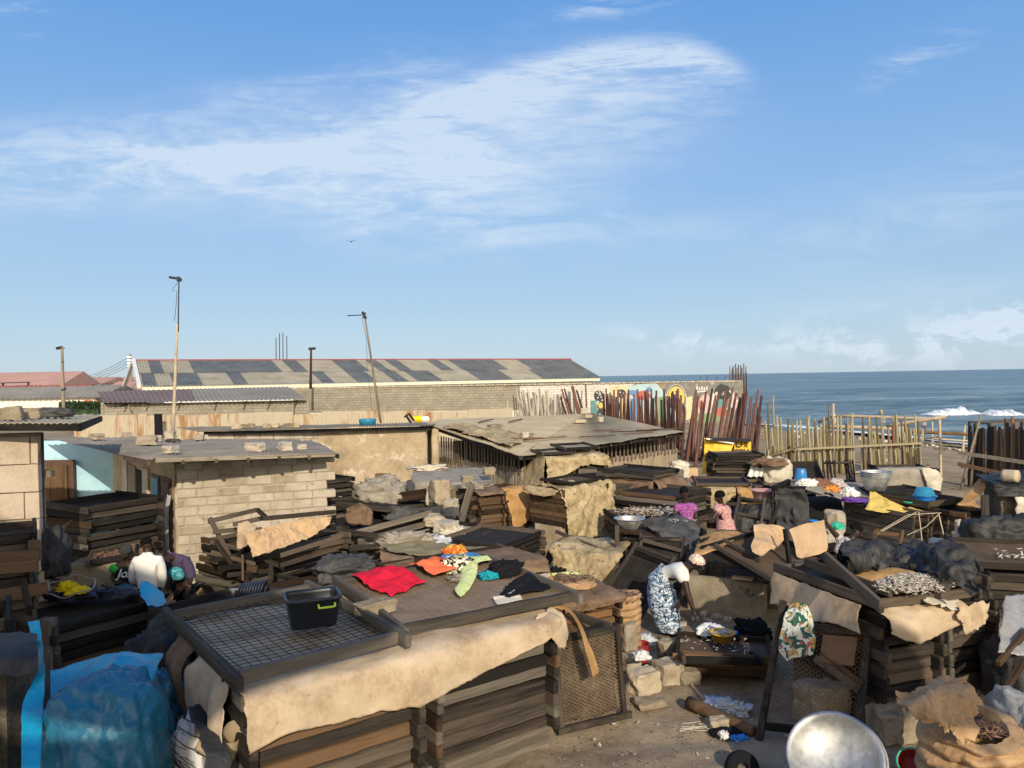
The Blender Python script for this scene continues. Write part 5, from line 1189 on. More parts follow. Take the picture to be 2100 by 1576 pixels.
lump('white_rag',at(1807,852,30.2),(.07,.07,.13),'grey_cloth','pale rag bunched on the beam of the beach frame','rag',seed=9,flat=.9)
sheet('rag_strip',[[at(1893+8*v_-6*u_,862+44*u_,28.2)for v_ in (0,1)]for u_ in (0,.5,1)],'grey_cloth','thin torn strip hanging from the beach frame','rag',wr=.03,res=(16,6))
sheet('dark_rag',[[at(1806+10*v_,852+16*u_,30.0)for v_ in (0,1)]for u_ in (0,.5,1)],'grey_cloth','grey rag below the pale bunched one on the beach frame','rag',wr=.05,res=(12,8))
lt=MB()
for k in range(150):
 x_,y_=rnd.uniform(9,31),rnd.uniform(30,52);c=Vector((x_,y_,ground_z(x_,y_)+.04));a=rnd.uniform(0,6);d=Vector((math.cos(a),math.sin(a),.3))*rnd.uniform(.05,.16);e=Vector((-math.sin(a),math.cos(a),.5))*rnd.uniform(.04,.1);lt.add([c-d,c+e,c+d,c-e],[(0,1,2,3)])
for k in range(160):
 y_=rnd.uniform(46,62);x_=coast_x(y_)-rnd.uniform(1.5,6);c=Vector((x_,y_,ground_z(x_,y_)+.05));a=rnd.uniform(0,6);d=Vector((math.cos(a),math.sin(a),.5))*rnd.uniform(.08,.3);e=Vector((-math.sin(a),math.cos(a),.7))*rnd.uniform(.05,.18);lt.add([c-d,c+e,c+d,c-e],[(0,1,2,3)])
lt.solo('beach_litter','pale_cloth','scattered pale litter along the beach','litter',kind='stuff')
# ================================================================ the near ovens
F1=Frame((-2.17,5.98),(.36,7.83))
oven(F1,0,F1.w,1.9,.22,'clay oven base under the two nearest tray piles','grey_wood_x')
stack(F1,0.0,1.56,1.95,.2,9,.129,'nearest pile, left column','tray_wood',net=None,jit=.025,over=.13,t=.07,seed=1)
stack(F1,1.70,F1.w,1.95,.2,9,.129,'nearest pile, right column','tray_wood',net=None,jit=.025,over=.13,t=.07,seed=2)
hem=[(-.03,.94),(.30,1.04),(.62,.99),(1.05,.97),(1.49,.95),(1.95,1.0),(2.39,1.085),(2.86,1.195),(3.1,1.31)]
rows=[]
for v_,k in ((2.05,None),(1.35,None),(.7,None),(.08,None),(-.14,.02),(-.20,.25),(-.21,.65),(-.21,1)):
 r_=[]
 for u,zh in hem:
  z=1.385+(.02*math.sin(u*4+v_*3)if k is None else 0)
  if k is not None:z=1.372+(zh-1.372)*k
  r_.append(F1.p(u,v_-(.035*math.sin(u*5.1)*(k or 0)if k is not None else 0),z))
 rows.append(r_)
sheet('paper_sheet',rows,'paper_tan','big torn tan paper sheet draped over the nearest tray piles','paper sheet',res=(54,110),wr=.024,wk=1.6,ragged=.022,seed=3,lin=False)
# hanging paper on the left flank of the near pile
def fl(v_,z,o):return F1.p(-.06-o,v_,z)
sheet('paper_sheet',[[fl(.15+.25*j,1.38-.06*i*0,-.02*j)for j in range(5)],[fl(.12+.25*j,1.18,.06+.05*math.sin(j*2.1))for j in range(5)],[fl(.05+.22*j,.95-.06*j,.10+.06*math.sin(j*2.4))for j in range(5)],[fl(.02+.18*j,.66-.02*j+.12*(j%2),.08+.07*math.cos(j*1.9))for j in range(5)]],'paper_tan','tan paper hanging down the shaded left flank of the nearest pile','paper sheet',res=(36,36),wr=.02,ragged=.06,seed=8)
sheet('paper_sheet',[[fl(1.25+.2*j,1.36,.0)for j in range(4)],[fl(1.2+.2*j,1.12,.14)for j in range(4)],[fl(1.05+.2*j,.85-.05*j,.04)for j in range(4)]],'paper_brown','curled brown paper at the back of the shaded left flank of the nearest pile','paper sheet',res=(28,24),wr=.03,ragged=.06,seed=9)
MB().grid([[F1.p(-.05-.09*math.cos(a)*.9,.1+.02*i,1.02+.09*math.sin(a)-.03*i)for a in np.linspace(0,2*math.pi,20)]for i in range(14)]).solo('paper_roll','paper_tan','rolled paper edge with a dark mouth at the front left corner of the nearest pile','paper roll',smooth=True)
# the two loose trays on the sheet
TL=loose_tray(F1.p(-.10,-.06,1.42),F1.p(1.44,-.02,1.43),F1.p(-.02,1.98,1.44),'weathered tray with a wide square wire grid, under the black storage box',.125,'worn_wood','square',over=.12,seed=4,pitch=.085,t=.065)
tra,trb,trd=gz(818,1310,1.41),gz(1185,1235,1.42),gz(694,1206,1.42)
TR=loose_tray(tra,trb,trd,'weathered tray with drying clothes lying in it',.12,'worn_wood','fill','net_dusty',over=.11,seed=5,t=.06)
TRM=ROOTM[TR.name];trx=(trb-tra).length;trl=(trd-tra).length
obj('wire_mesh',net_mb(trx-.1,trl-.1,.062,.05,.0022,'hex',.02,2).mesh('wire_mesh'),'rusty_wire').parent=TR
def tr(u,v_,z=.07):return TRM@Vector((-trx/2+u*trx,-trl/2+v_*trl,z))
# black storage box with lime handle
bx=thing('storage_box','black plastic storage box with a lime green handle','box',F1.p(.92,.86,1.49),F1.rz-R(14))
def rrect(w,l,r_,z,n=5):
 P=[]
 for cx,cy,a0_ in ((w/2-r_,l/2-r_,0),(-w/2+r_,l/2-r_,90),(-w/2+r_,-l/2+r_,180),(w/2-r_,-l/2+r_,270)):
  for i in range(n):a=R(a0_+90*i/(n-1));P.append(Vector((cx+r_*math.cos(a),cy+r_*math.sin(a),z)))
 return P+[P[0]]
MB().grid([rrect(.02,.02,.005,0),rrect(.40,.28,.05,0),rrect(.42,.30,.05,.02),rrect(.48,.355,.06,.255),rrect(.485,.36,.06,.26),rrect(.52,.395,.07,.262),rrect(.525,.40,.07,.268),rrect(.52,.395,.07,.29),rrect(.475,.35,.06,.288),rrect(.465,.345,.055,.25),rrect(.41,.29,.05,.025),rrect(.02,.02,.005,.022)]).lpart(bx,'tub','plastic_dark',True)
b_=MB();b_.tube([Vector((.03,-.185,.225)),Vector((.03,-.207,.232)),Vector((.03,-.214,.205)),Vector((.04,-.214,.203)),Vector((.17,-.214,.203)),Vector((.18,-.214,.205)),Vector((.18,-.207,.232)),Vector((.18,-.185,.225))],.011,6);b_.lpart(bx,'handle','lime',True)
# clothes in the tray
def cloth(name,pts,mat,label,**k):return sheet(name,pts,mat,label,'clothes',res=k.pop('res',(30,36)),wr=k.pop('wr',.045),wk=k.pop('wk',4),ragged=k.pop('ragged',.015),thick=.006,**k)
cloth('red_shirt',[[tr(0.098,1.01,.13),tr(0.197,1.01,.15),tr(0.295,1.01,.15),tr(0.377,1.0,.13)],[tr(0.090,.93,.17),tr(0.197,.94,.18),tr(0.295,.95,.18),tr(0.385,.92,.16)],[tr(0.115,.72,.10),tr(0.213,.76,.12),tr(0.303,.80,.13),tr(0.410,.78,.11)],[tr(0.172,.55,.075),tr(0.246,.58,.08),tr(0.328,.64,.09),tr(0.434,.66,.08)]],'red_cloth','crimson shirt spread over the back left corner of the clothes tray',seed=1)
cloth('coral_cloth',[[tr(.46,1.02,.13),tr(.58,1.05,.13),tr(.70,1.05,.13)],[tr(.46,.90,.20),tr(.57,.95,.20),tr(.70,.95,.18)],[tr(.50,.74,.13),tr(.58,.76,.14),tr(.68,.78,.12)]],'coral_cloth','coral orange cloth behind the crimson shirt',seed=2)
cloth('lime_towel',[[tr(.46,.30,.08),tr(.47,.38,.10),tr(.50,.46,.08)],[tr(.58,.42,.10),tr(.58,.52,.12),tr(.60,.60,.10)],[tr(.72,.62,.12),tr(.72,.70,.15),tr(.71,.80,.13)],[tr(.82,.80,.14),tr(.83,.88,.17),tr(.80,.97,.14)],[tr(.95,.86,.12),tr(.95,.93,.15),tr(.93,.98,.12)]],'print_lime','pale lime towel lying diagonally across the clothes tray',seed=3,res=(44,20),wr=.018)
lump('print_headscarf',tr(.705,.84,.06),(.20,.15,.15),'print_black_white','black and white printed cloth heaped in the clothes tray','clothes',seed=6,amp=.2,k=2.4)
lump('orange_scarf',tr(.71,.90,.26),(.15,.10,.07),'print_orange','orange printed cloth on top of the black and white heap','clothes',seed=8,amp=.25,k=2.6)
lump('black_garment',tr(.905,.62,.06),(.21,.17,.12),'black_cloth','black garment bunched at the right of the clothes tray','clothes',seed=10,amp=.28,k=2.2,rz=.5)
lump('teal_cloth',tr(.79,.60,.06),(.13,.10,.055),'teal_cloth','teal cloth between the lime towel and the black garment','clothes',seed=12,amp=.3,k=3)
lump('beige_cloth',tr(.64,.66,.06),(.16,.09,.05),'grey_cloth','crumpled beige cloth under the lime towel','clothes',seed=13,amp=.3,k=3)
cloth('black_white_cloth',[[tr(.66,.16,.075),tr(.80,.16,.08),tr(.95,.18,.09)],[tr(.68,.26,.08),tr(.82,.30,.10),tr(.96,.34,.10)],[tr(.76,.34,.09),tr(.86,.40,.11),tr(.97,.46,.10)]],'black_cloth','black cloth lying flat at the front right of the clothes tray',seed=5)
cloth('white_cloth',[[tr(.58,.12,.075),tr(.66,.11,.08),tr(.73,.12,.08)],[tr(.60,.20,.09),tr(.68,.20,.10),tr(.75,.24,.10)]],'pale_cloth','small dirty white cloth at the front of the clothes tray',seed=6,res=(16,20))
stone(gz(770,1262,1.46)+Vector((0,0,.02)),(.40,.19,.12),'long tan stone weighing down the paper between the two near trays','rubble_stone',seed=6,rz=.75,sub=4)
# torn flaps and the orange strip at the right end
sheet('paper_flap',[[F1.p(2.86,-.10,1.39),F1.p(3.0,-.05,1.42),F1.p(3.2,.05,1.40)],[F1.p(2.95,-.17,1.25),F1.p(3.08,-.16,1.27),F1.p(3.24,-.10,1.28)],[F1.p(3.08,-.17,1.06),F1.p(3.16,-.17,1.05),F1.p(3.26,-.12,1.07)]],'paper_tan','torn pale paper flap hanging at the right end of the big tan sheet','paper sheet',seed=4,res=(22,20),wr=.02,ragged=.04)
sheet('paper_strip',[[F1.p(3.06,.16,1.40),F1.p(3.14,.28,1.42)],[F1.p(3.30,-.02,1.37),F1.p(3.37,.10,1.39)],[F1.p(3.42,-.10,1.20),F1.p(3.52,-.02,1.20)],[F1.p(3.46,-.16,.92),F1.p(3.60,-.09,.92)],[F1.p(3.52,-.20,.66),F1.p(3.68,-.13,.66)]],'paper_orange','folded orange brown paper strip hanging off the corner of the nearest pile','paper sheet',seed=5,res=(40,14),wr=.015,ragged=.02)
# brown paper and kraft sheets behind the clothes tray
F15=Frame((-1.45,10.2),(.42,11.3))
oven(F15,0,F15.w,1.2,.3,'clay oven base under the brown tray pile behind the clothes tray')
stack(F15,0,F15.w,1.25,.3,6,.13,'brown pile behind the clothes tray','brown_wood',near=False,net='fill',nmat='net_fill',jit=.04,seed=3)
sheet('paper_sheet',[[F15.p(.95,.9,1.13),F15.p(1.5,.95,1.12),F15.p(2.15,.9,1.12)],[F15.p(.95,.4,1.10),F15.p(1.5,.4,1.12),F15.p(2.2,.35,1.12)],[F15.p(.95,.0,1.12),F15.p(1.5,-.03,1.12),F15.p(2.2,-.05,1.11)],[F15.p(1.0,-.08,.92),F15.p(1.5,-.1,.93),F15.p(2.2,-.12,.95)]],'paper_brown','dark brown paper spread over the brown pile behind the clothes tray','paper sheet',seed=14,res=(26,34),wr=.02)
sheet('kraft_sheet',[[at(935,1180,9.6),at(1010,1164,9.8),at(1060,1156,9.9),at(1124,1160,9.9)],[at(960,1192,9.3),at(1020,1176,9.4),at(1075,1166,9.5),at(1127,1168,9.6)],[at(985,1196,9.15),at(1035,1186,9.2),at(1085,1176,9.3),at(1128,1172,9.4)]],'paper_orange','orange brown paper roll curving behind the clothes tray','paper sheet',seed=15,res=(18,40),wr=.012,ragged=.01)
sheet('kraft_sheet',[[at(1000,1200,9.2),at(1065,1184,9.25),at(1127,1174,9.3)],[at(1030,1214,8.9),at(1080,1206,9.0),at(1123,1200,9.1)],[at(1050,1224,8.75),at(1090,1228,8.8),at(1116,1232,8.9)],[at(1075,1236,8.6),at(1095,1244,8.6),at(1106,1256,8.7)]],'paper_tan','pale tan paper leaning between the clothes tray and the fish sacks','paper sheet',seed=16,res=(26,30),wr=.015)
sheet('kraft_sheet',[[at(1127,1172,9.45),at(1133,1186,9.5)],[at(1128,1210,9.3),at(1137,1222,9.4)],[at(1124,1240,9.1),at(1132,1254,9.2)]],'paper_orange','narrow brown paper edge standing at the right of the pale tan paper','paper sheet',seed=17,res=(20,8),wr=.015)
bs_=basin_mb(at(945,1166,10.6),.26,.16,.02,.7);bs_.solo('basin','plastic_blue','blue plastic basin behind the clothes tray','basin',smooth=True)
# ---- tray with the coiled hose behind the near pile
F13=Frame((-3.56,8.5),(-2.78,9.62))
stack(F13,0,F13.w,.95,.1,8,.13,'dark pile under the coiled rope','black_wood',near=True,net='fill',jit=.03,seed=5)
b_=MB()
for k in range(9):
 c=gz(512,1222,1.18)+Vector((-.12+.03*k,.02*k,.05));b_.tube([c+Vector((.02*math.sin(a),.10*math.cos(a),.085*math.sin(a)))for a in np.linspace(0,2*math.pi,16)],.016,6,caps=False)
b_.solo('coiled_rope','navy_bag','dark coil of rope lying on the tray behind the storage box','rope',smooth=True)
b_=MB();b_.tube([gz(478,1226,1.2)+Vector((0,0,.02)),gz(478,1226,1.2)+Vector((0,0,.10))],[.012,.03],8);b_.tube([gz(474,1226,1.2)+Vector((-.02,0,.1)),gz(486,1226,1.2)+Vector((.02,0,.1))],.014,6);b_.solo('hook','grey_plastic','small pale hook beside the dark coil of rope','hook',smooth=True)
# ================================================================ bottom left: blue tarpaulin
lump('tarpaulin_bundle',az(203,6.15,0),(.50,.48,.76),'blue_tarp_old','huge bundle wrapped in dull blue tarpaulin at the lower left corner','bundle',seed=21,amp=.07,k=1.5,n=110,m=80,flat=.95,pleat=.035)
sheet('tarpaulin',[[at(70,1382,7.3),at(120,1372,7.4),at(190,1352,7.5),at(260,1338,7.5),at(333,1342,7.5)],[at(75,1420,7.0),at(130,1410,7.1),at(190,1395,7.1),at(255,1378,7.1),at(322,1376,7.1)],[at(80,1480,6.7),at(140,1460,6.8),at(200,1450,6.9),at(250,1430,6.9),at(308,1412,6.9)]],'blue_tarp','bright blue tarpaulin sheet spread behind the big bundle','tarpaulin',seed=22,res=(24,50),wr=.03,ragged=.02)
sheet('tarpaulin',[[at(57,1275,7.0),at(82,1272,7.0)],[at(66,1310,6.8),at(86,1305,6.8)],[at(78,1340,6.6),at(88,1330,6.6)],[at(68,1390,6.3),at(92,1380,6.3)],[at(48,1440,6.0),at(90,1440,6.1)],[at(44,1500,5.7),at(86,1510,5.7)],[at(44,1575,5.4),at(82,1580,5.4)]],'blue_tarp','bright blue tarpaulin strip hanging beside the wall post at the left edge','tarpaulin',seed=23,res=(50,16),wr=.03,ragged=.02)
lump('tarpaulin_bag',gz(318,1450,.45)+Vector((.05,.25,-.45)),(.24,.26,.42),'blue_tarp_old','smaller dark blue bag pressed against the right of the big bundle','bag',seed=25,amp=.2,k=2,flat=.9)
lump('white_sack',az(374,6.5,0),(.15,.2,.50),'white_plastic','white plastic sack under a dark net beside the nearest pile','sack',seed=26,amp=.16,k=2.2,flat=.9)
b_=MB();c=az(374,6.5,.55);rnd=random.Random(4)
for k in range(9):
 for s_ in (-1,1):
  pts=[]
  for i in range(12):
   t=i/11;a=-2.6+t*2.3;pts.append(c+Vector((.20*math.cos(a+s_*.25*k-.9*s_),.27*math.sin(a+s_*.25*k-.9*s_),.55-.85*t*(.4+.6*k/8)-.05*k+.02*rnd.random())))
  b_.tube(pts,.004,4)
b_.solo('net','wire','loose dark netting hung over the white sack','net')
sheet('plastic_sheet',[[at(385,1455,6.3),at(420,1440,6.6)],[at(400,1500,6.0),at(430,1480,6.3)],[at(420,1560,5.6),at(470,1545,5.8)],[at(400,1640,5.3),at(480,1640,5.4)]],'dark_cloth','dark plastic sheet hanging by the corner of the nearest pile','plastic sheet',seed=27,res=(26,12),wr=.03)
lump('dark_heap',gz(330,1345,.8)+Vector((0,.1,-.5)),(.36,.42,.45),'dark_cloth','dark crumpled cloth heap behind the blue tarpaulin','heap',seed=28,amp=.2,k=1.8,flat=.9)
# wall post at the left edge
wp=thing('wall_post','rough concrete wall end at the lower left edge, capped by black plastic','wall',az(0,6.3,0))
b_=MB();b_.box(az(-30,6.6,.72),(.64,.6,1.44));b_.part(wp,'post','sooty_mud')
sheet('plastic_cover',[[at(-60,1300,6.8),at(20,1296,6.8),at(76,1300,6.75)],[at(-60,1345,6.35),at(20,1342,6.3),at(76,1340,6.35)],[at(-60,1385,6.2),at(20,1386,6.18),at(74,1385,6.25)]],'black_plastic','black plastic cover with faded print on the wall end at the left edge','plastic sheet',seed=29,res=(20,24),wr=.02,ragged=.02)
# piles along the left edge
F11=Frame((-7.05,8.66),(-5.92,9.42))
stack(F11,0,F11.w-.03,1.0,.35,12,.138,'tall pile at the left edge','tray_wood',near=True,net='fill',jit=.05,rot=.03,seed=7)
F12=Frame((-6.14,7.15),(-5.16,7.80))
stack(F12,0,F12.w,.85,1.02,3,.14,'short pile on the weathered box','tray_wood',near=True,net='square',jit=.04,rot=.02,seed=8,pitch=.07)
b_=MB();b_.box(F12.p(.57,.43,.51),(1.05,.8,1.01),F12.rz);b_.solo('wooden_box','grey_wood_z','tall weathered box carrying the short pile at the left edge','box')
planks([(at(70,1108,9.2),at(74,1150,9.2)),(at(-40,1146,9.0),at(80,1138,9.1)),(at(-40,1170,8.9),at(78,1160,9.0)),(at(-20,1225,8.6),at(97,1205,8.8)),(at(48,1196,8.3),at(60,1252,8.0))],'plank',['short upright plank on the front of the tall left pile','upper brown plank wedged in the tall left pile','lower brown plank wedged in the tall left pile','long plank across the foot of the tall left pile','upright plank beside the square wire tray at the left edge'],wood='brown_wood_x',w=.05,h=.13)
b_=MB();b_.box(az(88,8.8,.55),(.16,.12,1.1));b_.solo('wooden_post','grey_wood_z','pale round cornered post between the left piles and the dark bag pile','post')
lump('dark_bag',at(100,1140,10.9)+Vector((0,0,-.3)),(.26,.3,.42),'dark_cloth','dark green bag standing behind the left piles','bag',seed=31,flat=.8)
sheet('brown_paper',[[at(150,1065,11.9),at(125,1080,11.8)],[at(130,1090,11.8),at(108,1110,11.6)],[at(118,1120,11.6),at(96,1135,11.5)]],'paper_brown','brown paper leaning on the left side of the dark pile by the brown door','paper sheet',seed=32,res=(18,12),wr=.03)
# dark pile with bags, left of the men
F10=Frame((-5.37,8.77),(-4.62,9.78))
stack(F10,0,F10.w,1.25,.12,8,.113,'dark pile under the yellow cloth','black_wood',near=True,net='fill',jit=.03,rot=.02,seed=9)
lump('black_bag',gz(150,1228,1.05)+Vector((0,.05,0)),(.34,.22,.10),'navy_bag','dark bag lying on the pile under the yellow cloth','bag',seed=33,amp=.25,k=2.5)
lump('black_bag',gz(250,1222,1.05)+Vector((0,0,0)),(.26,.17,.07),'navy_bag','flat dark bag lying on the pile beside the blue sheet','bag',seed=34,amp=.25,k=2.5)
lump('yellow_cloth',gz(135,1210,1.2),(.13,.10,.08),'yellow_gear','crumpled bright yellow cloth on the dark pile, left part','cloth',seed=35,amp=.3,k=3)
lump('yellow_cloth',gz(160,1216,1.18),(.15,.10,.06),'yellow_gear','crumpled bright yellow cloth on the dark pile, right part','cloth',seed=36,amp=.3,k=3)
c=gz(145,1222,1.15)
b_=MB();b_.tube([c+Vector((.31*math.cos(a)-.04*math.sin(a),.19*math.sin(a),.12+.08*math.sin(a+.3)+.02*math.sin(a*5)))for a in np.linspace(0,2*math.pi,30)],.007,6,caps=False);b_.solo('basket_rim','grey_plastic','pale wire rim of a basket around the yellow cloth','basket')
sheet('blue_sheet',[[at(287,1192,9.6),at(305,1196,9.65),at(330,1212,9.7),at(340,1232,9.7)],[at(290,1222,9.3),at(308,1226,9.35),at(325,1236,9.4),at(338,1240,9.4)],[at(300,1240,9.1),at(310,1246,9.1),at(320,1246,9.15),at(332,1244,9.2)]],'blue_tarp','small bright blue plastic sheet at the corner of the dark pile by the men','plastic sheet',seed=37,res=(20,20),wr=.02)
# tall dark pile beside the block house door
F9=Frame((-6.9,12.17),(-6.22,13.35))
oven(F9,0,F9.w,1.25,.45,'sooty clay oven base of the tall pile by the house door')
stack(F9,0,F9.w,1.25,.45,12,.116,'tall dark pile by the house door','black_wood',near=True,net='fill',jit=.06,rot=.05,seed=11,over=.10)
sheet('paper_sheet',[[F9.p(.0,-.02,1.06),F9.p(.4,-.03,1.08),F9.p(.8,-.03,1.10),F9.p(1.1,-.03,1.12)],[F9.p(-.05,-.15,.98),F9.p(.4,-.16,.98),F9.p(.8,-.16,1.02),F9.p(1.05,-.15,1.0)],[F9.p(.0,-.17,.84),F9.p(.45,-.18,.86),F9.p(.8,-.17,.82),F9.p(.98,-.16,.86)]],'paper_brown','brown paper hanging across the tall dark pile by the house door','paper sheet',seed=38,res=(20,30),wr=.02)
ft=loose_tray(at(178,1164,11.4),at(285,1146,11.7),at(178,1148,12.0),'shallow tray of dried fish in front of the tall dark pile',.11,'black_wood','fill')
fm=ROOTM[ft.name]
fish(lambda q:fm@Vector((q.uniform(-.38,.38),q.uniform(-.28,.28),.06)),330,label='dried fish in the tray beside the men',size=.09,seed=3)
b_=MB();b_.box(at(215,1205,11.6)+Vector((0,.2,0)),(1.05,.5,.75),.15);b_.solo('concrete_step','concrete','low concrete block under the fish tray beside the men','block')
# cluttered pile in front of the block house
F8=Frame((-4.45,12.6),(-3.25,14.3))
oven(F8,0,F8.w,1.3,.2,'clay oven base of the cluttered pile before the block house')
stack(F8,0,F8.w,1.3,.2,8,.108,'cluttered pile before the block house','tray_wood',near=True,net='fill',jit=.09,rot=.06,seed=12,over=.14)
pl=[((430,1062),(470,1140)),((427,1070),(527,1046)),((527,1045),(548,1064)),((478,1076),(545,1062)),((540,1064),(688,1050)),((437,1092),(500,1085)),((432,1112),(500,1128)),((442,1110),(480,1165)),((433,1133),(495,1150)),((430,1150),(495,1138)),((446,1166),(520,1160)),((466,1180),(560,1170)),((497,1138),(498,1190)),((528,1140),(570,1160)),((556,1158),(556,1190)),((570,1180),(645,1195)),((575,1140),(700,1100)),((575,1160),(690,1125))]
for k,(a,b_2)in enumerate(pl):
 d0_=12.35+.02*(k%5);planks([(at(a[0],a[1],d0_),at(b_2[0],b_2[1],d0_+.006*(b_2[0]-a[0])))],'frame_bar','charred bar of a broken tray sticking out of the cluttered pile','bar','tray_wood_x',.035,.075,'charred bars of the cluttered pile')
sheet('kraft_sheet',[[at(502,1098,12.2),at(560,1078,12.6),at(620,1066,13.0),at(683,1060,13.3)],[at(510,1115,12.1),at(565,1096,12.5),at(622,1082,12.9),at(676,1074,13.2)],[at(520,1142,12.0),at(570,1126,12.3),at(620,1108,12.7),at(660,1088,13.0)]],'kraft','bright tan kraft paper draped on the cluttered pile before the block house','paper sheet',seed=41,res=(34,64),wr=.07,wk=3,ragged=.04)
sheet('kraft_sheet',[[at(488,1075,12.35),at(505,1070,12.4),at(528,1080,12.5)],[at(486,1100,12.3),at(500,1098,12.3),at(515,1100,12.35)],[at(485,1128,12.25),at(495,1126,12.25),at(505,1122,12.3)]],'paper_tan','dull brown paper left of the bright kraft paper on the cluttered pile','paper sheet',seed=42,res=(18,16),wr=.02)
sheet('kraft_sheet',[[at(640,1052,13.6),at(660,1042,13.7),at(684,1052,13.7)],[at(632,1062,13.4),at(660,1058,13.5),at(680,1060,13.5)]],'paper_tan','small paper behind the bar at the right of the bright kraft paper','paper sheet',seed=43,res=(10,16),wr=.02)
for k,(px,py,sz)in enumerate(((440,1200,(.3,.25,.22)),(462,1196,(.25,.2,.2)),(484,1205,(.22,.2,.15)))):
 stone(gz(px,py,.05),sz,('pale stone at the foot of the block house corner','second pale stone at the foot of the block house, right of the first','small pale stone below the cluttered pile')[k],'mud_block',seed=k+70,rz=k)
 # low heaps between the cluttered pile and the near oven
lump('tarpaulin_heap',at(708,1176,11.4)+Vector((0,0,-.12)),(.50,.42,.22),'charcoal_cloth','big grey black tarpaulin heap behind the clothes tray','heap',seed=44,amp=.20,k=1.5,n=80,m=50,flat=.7,rz=.3)
F31=Frame((-3.3,10.9),(-1.9,12.0))
stack(F31,0,F31.w,1.1,.05,5,.12,'low pile under the tarpaulin heap','brown_wood',near=True,net='fill',jit=.08,rot=.05,seed=13)
sheet('brown_paper',[[at(778,1128,11.6),at(810,1140,11.6),at(848,1142,11.7)],[at(782,1150,11.4),at(815,1158,11.4),at(850,1150,11.5)],[at(792,1166,11.2),at(815,1168,11.2),at(840,1160,11.3)]],'paper_brown','limp brown paper between the tarpaulin heap and the olive sheet','paper sheet',seed=45,res=(18,22),wr=.03)
sheet('olive_sheet',[[at(785,1118,12.6),at(850,1105,12.9),at(920,1118,12.9),at(1000,1124,12.9)],[at(800,1130,12.2),at(850,1122,12.4),at(920,1122,12.5),at(1000,1126,12.6)],[at(830,1138,11.9),at(865,1138,12.0),at(930,1134,12.1),at(995,1128,12.3)]],'olive_cloth','long olive sheet folded flat behind the clothes tray','sheet',seed=46,res=(22,60),wr=.035,wk=2.2)
lump('clear_plastic',at(835,1108,12.9)+Vector((0,0,-.12)),(.48,.25,.20),'grey_cloth','crumpled pale sheet at the back of the olive one','sheet',seed=47,amp=.35,k=2.4,rz=.2)
lump('clear_plastic',at(890,1108,13.1)+Vector((0,0,-.08)),(.30,.2,.12),'clear_plastic','small glossy clear plastic crumpled on the olive sheet','plastic sheet',seed=48,amp=.35,k=2.6)
# ================================================================ the right hand oven
F2=Frame((3.71,7.83),(5.14,8.29))
stack(F2,0.0,.80,1.42,.40,7,.129,'right oven, left column','tray_wood',near=True,net=None,jit=.03,rot=.012,over=.11,t=.06,seed=14)
stack(F2,.86,F2.w+.06,1.42,.40,7,.129,'right oven, right column','tray_wood',near=True,net=None,jit=.03,rot=.012,over=.11,t=.06,seed=15)
oven(F2,.02,F2.w,1.4,.40,'clay oven base of the right oven')
b_=MB();b_.box(F2.p(1.5,.08,.66),(.07,.05,1.32),F2.rz);b_.solo('post','brown_wood_z','thin upright post at the right corner of the right oven','post')
T2=loose_tray(F2.p(-.06,-.06,1.36),F2.p(1.3,-.05,1.34),F2.p(-.12,1.5,1.37),'wide dark tray on top of the right oven',.11,'tray_wood','fill','net_brown',over=.08)
T2b=loose_tray(F2.p(.10,-.02,1.47),F2.p(1.50,-.0,1.46),F2.p(.02,1.15,1.50),'tray full of silver fish under the black plastic on the right oven',.10,'tray_wood','fill','net_fill')
t2m=ROOTM[T2b.name]
def heap2(q):
 while True:
  x,y=q.uniform(-1,1),q.uniform(-1,1)
  if x*x+y*y<1:return gz(1872,1204,1.52)+F2.x*.46*x+F2.y*.27*y+Vector((0,0,.08*(1-x*x-y*y)))
fish(heap2,1500,'fish_silver','layer of silver fish on the right oven',size=.05,seed=5,lift=.05)
sheet('reed_mat',[[gz(1735,1150,1.60),gz(1800,1158,1.62),gz(1880,1170,1.62)],[gz(1745,1172,1.56),gz(1805,1176,1.60),gz(1880,1182,1.60)],[gz(1775,1196,1.53),gz(1800,1190,1.55),gz(1850,1190,1.55)]],'paper_orange','brown netted mat between the silver fish and the black plastic','mat',seed=50,res=(20,26),wr=.015)
planks([(gz(1693,1142,1.72),gz(1808,1246,1.56))],'board','long dark board lying slantwise across the right oven',wood='tray_wood_x',w=.05,h=.12)
planks([(at(1806,1222,8.1),at(2022,1222,8.25))],'board','dark board along the front of the silver fish',wood='tray_wood_x',w=.05,h=.10)
planks([(at(1700,1158,9.4),at(1764,1122,9.9))],'board','short dark board behind the slanting one, next to the black plastic',wood='tray_wood_x',w=.05,h=.11)
sheet('black_plastic_sheet',[[gz(1722,1135,1.66),gz(1780,1124,1.70),gz(1840,1128,1.70),gz(1905,1124,1.70),gz(1955,1140,1.66),gz(1990,1176,1.60)],[gz(1728,1142,1.72),gz(1785,1124,1.78),gz(1845,1130,1.74),gz(1900,1124,1.80),gz(1965,1142,1.80),gz(2000,1182,1.70)],[gz(1735,1152,1.70),gz(1790,1142,1.72),gz(1845,1150,1.66),gz(1895,1144,1.74),gz(1955,1164,1.74),gz(2001,1200,1.66)],[gz(1760,1160,1.62),gz(1798,1166,1.64),gz(1842,1162,1.63),gz(1890,1176,1.62),gz(1945,1194,1.62),gz(1999,1226,1.54)]],'black_plastic','crumpled black plastic sheet heaped over the back of the right oven','plastic sheet',seed=51,res=(64,110),wr=.15,wk=3.4,ragged=.06)
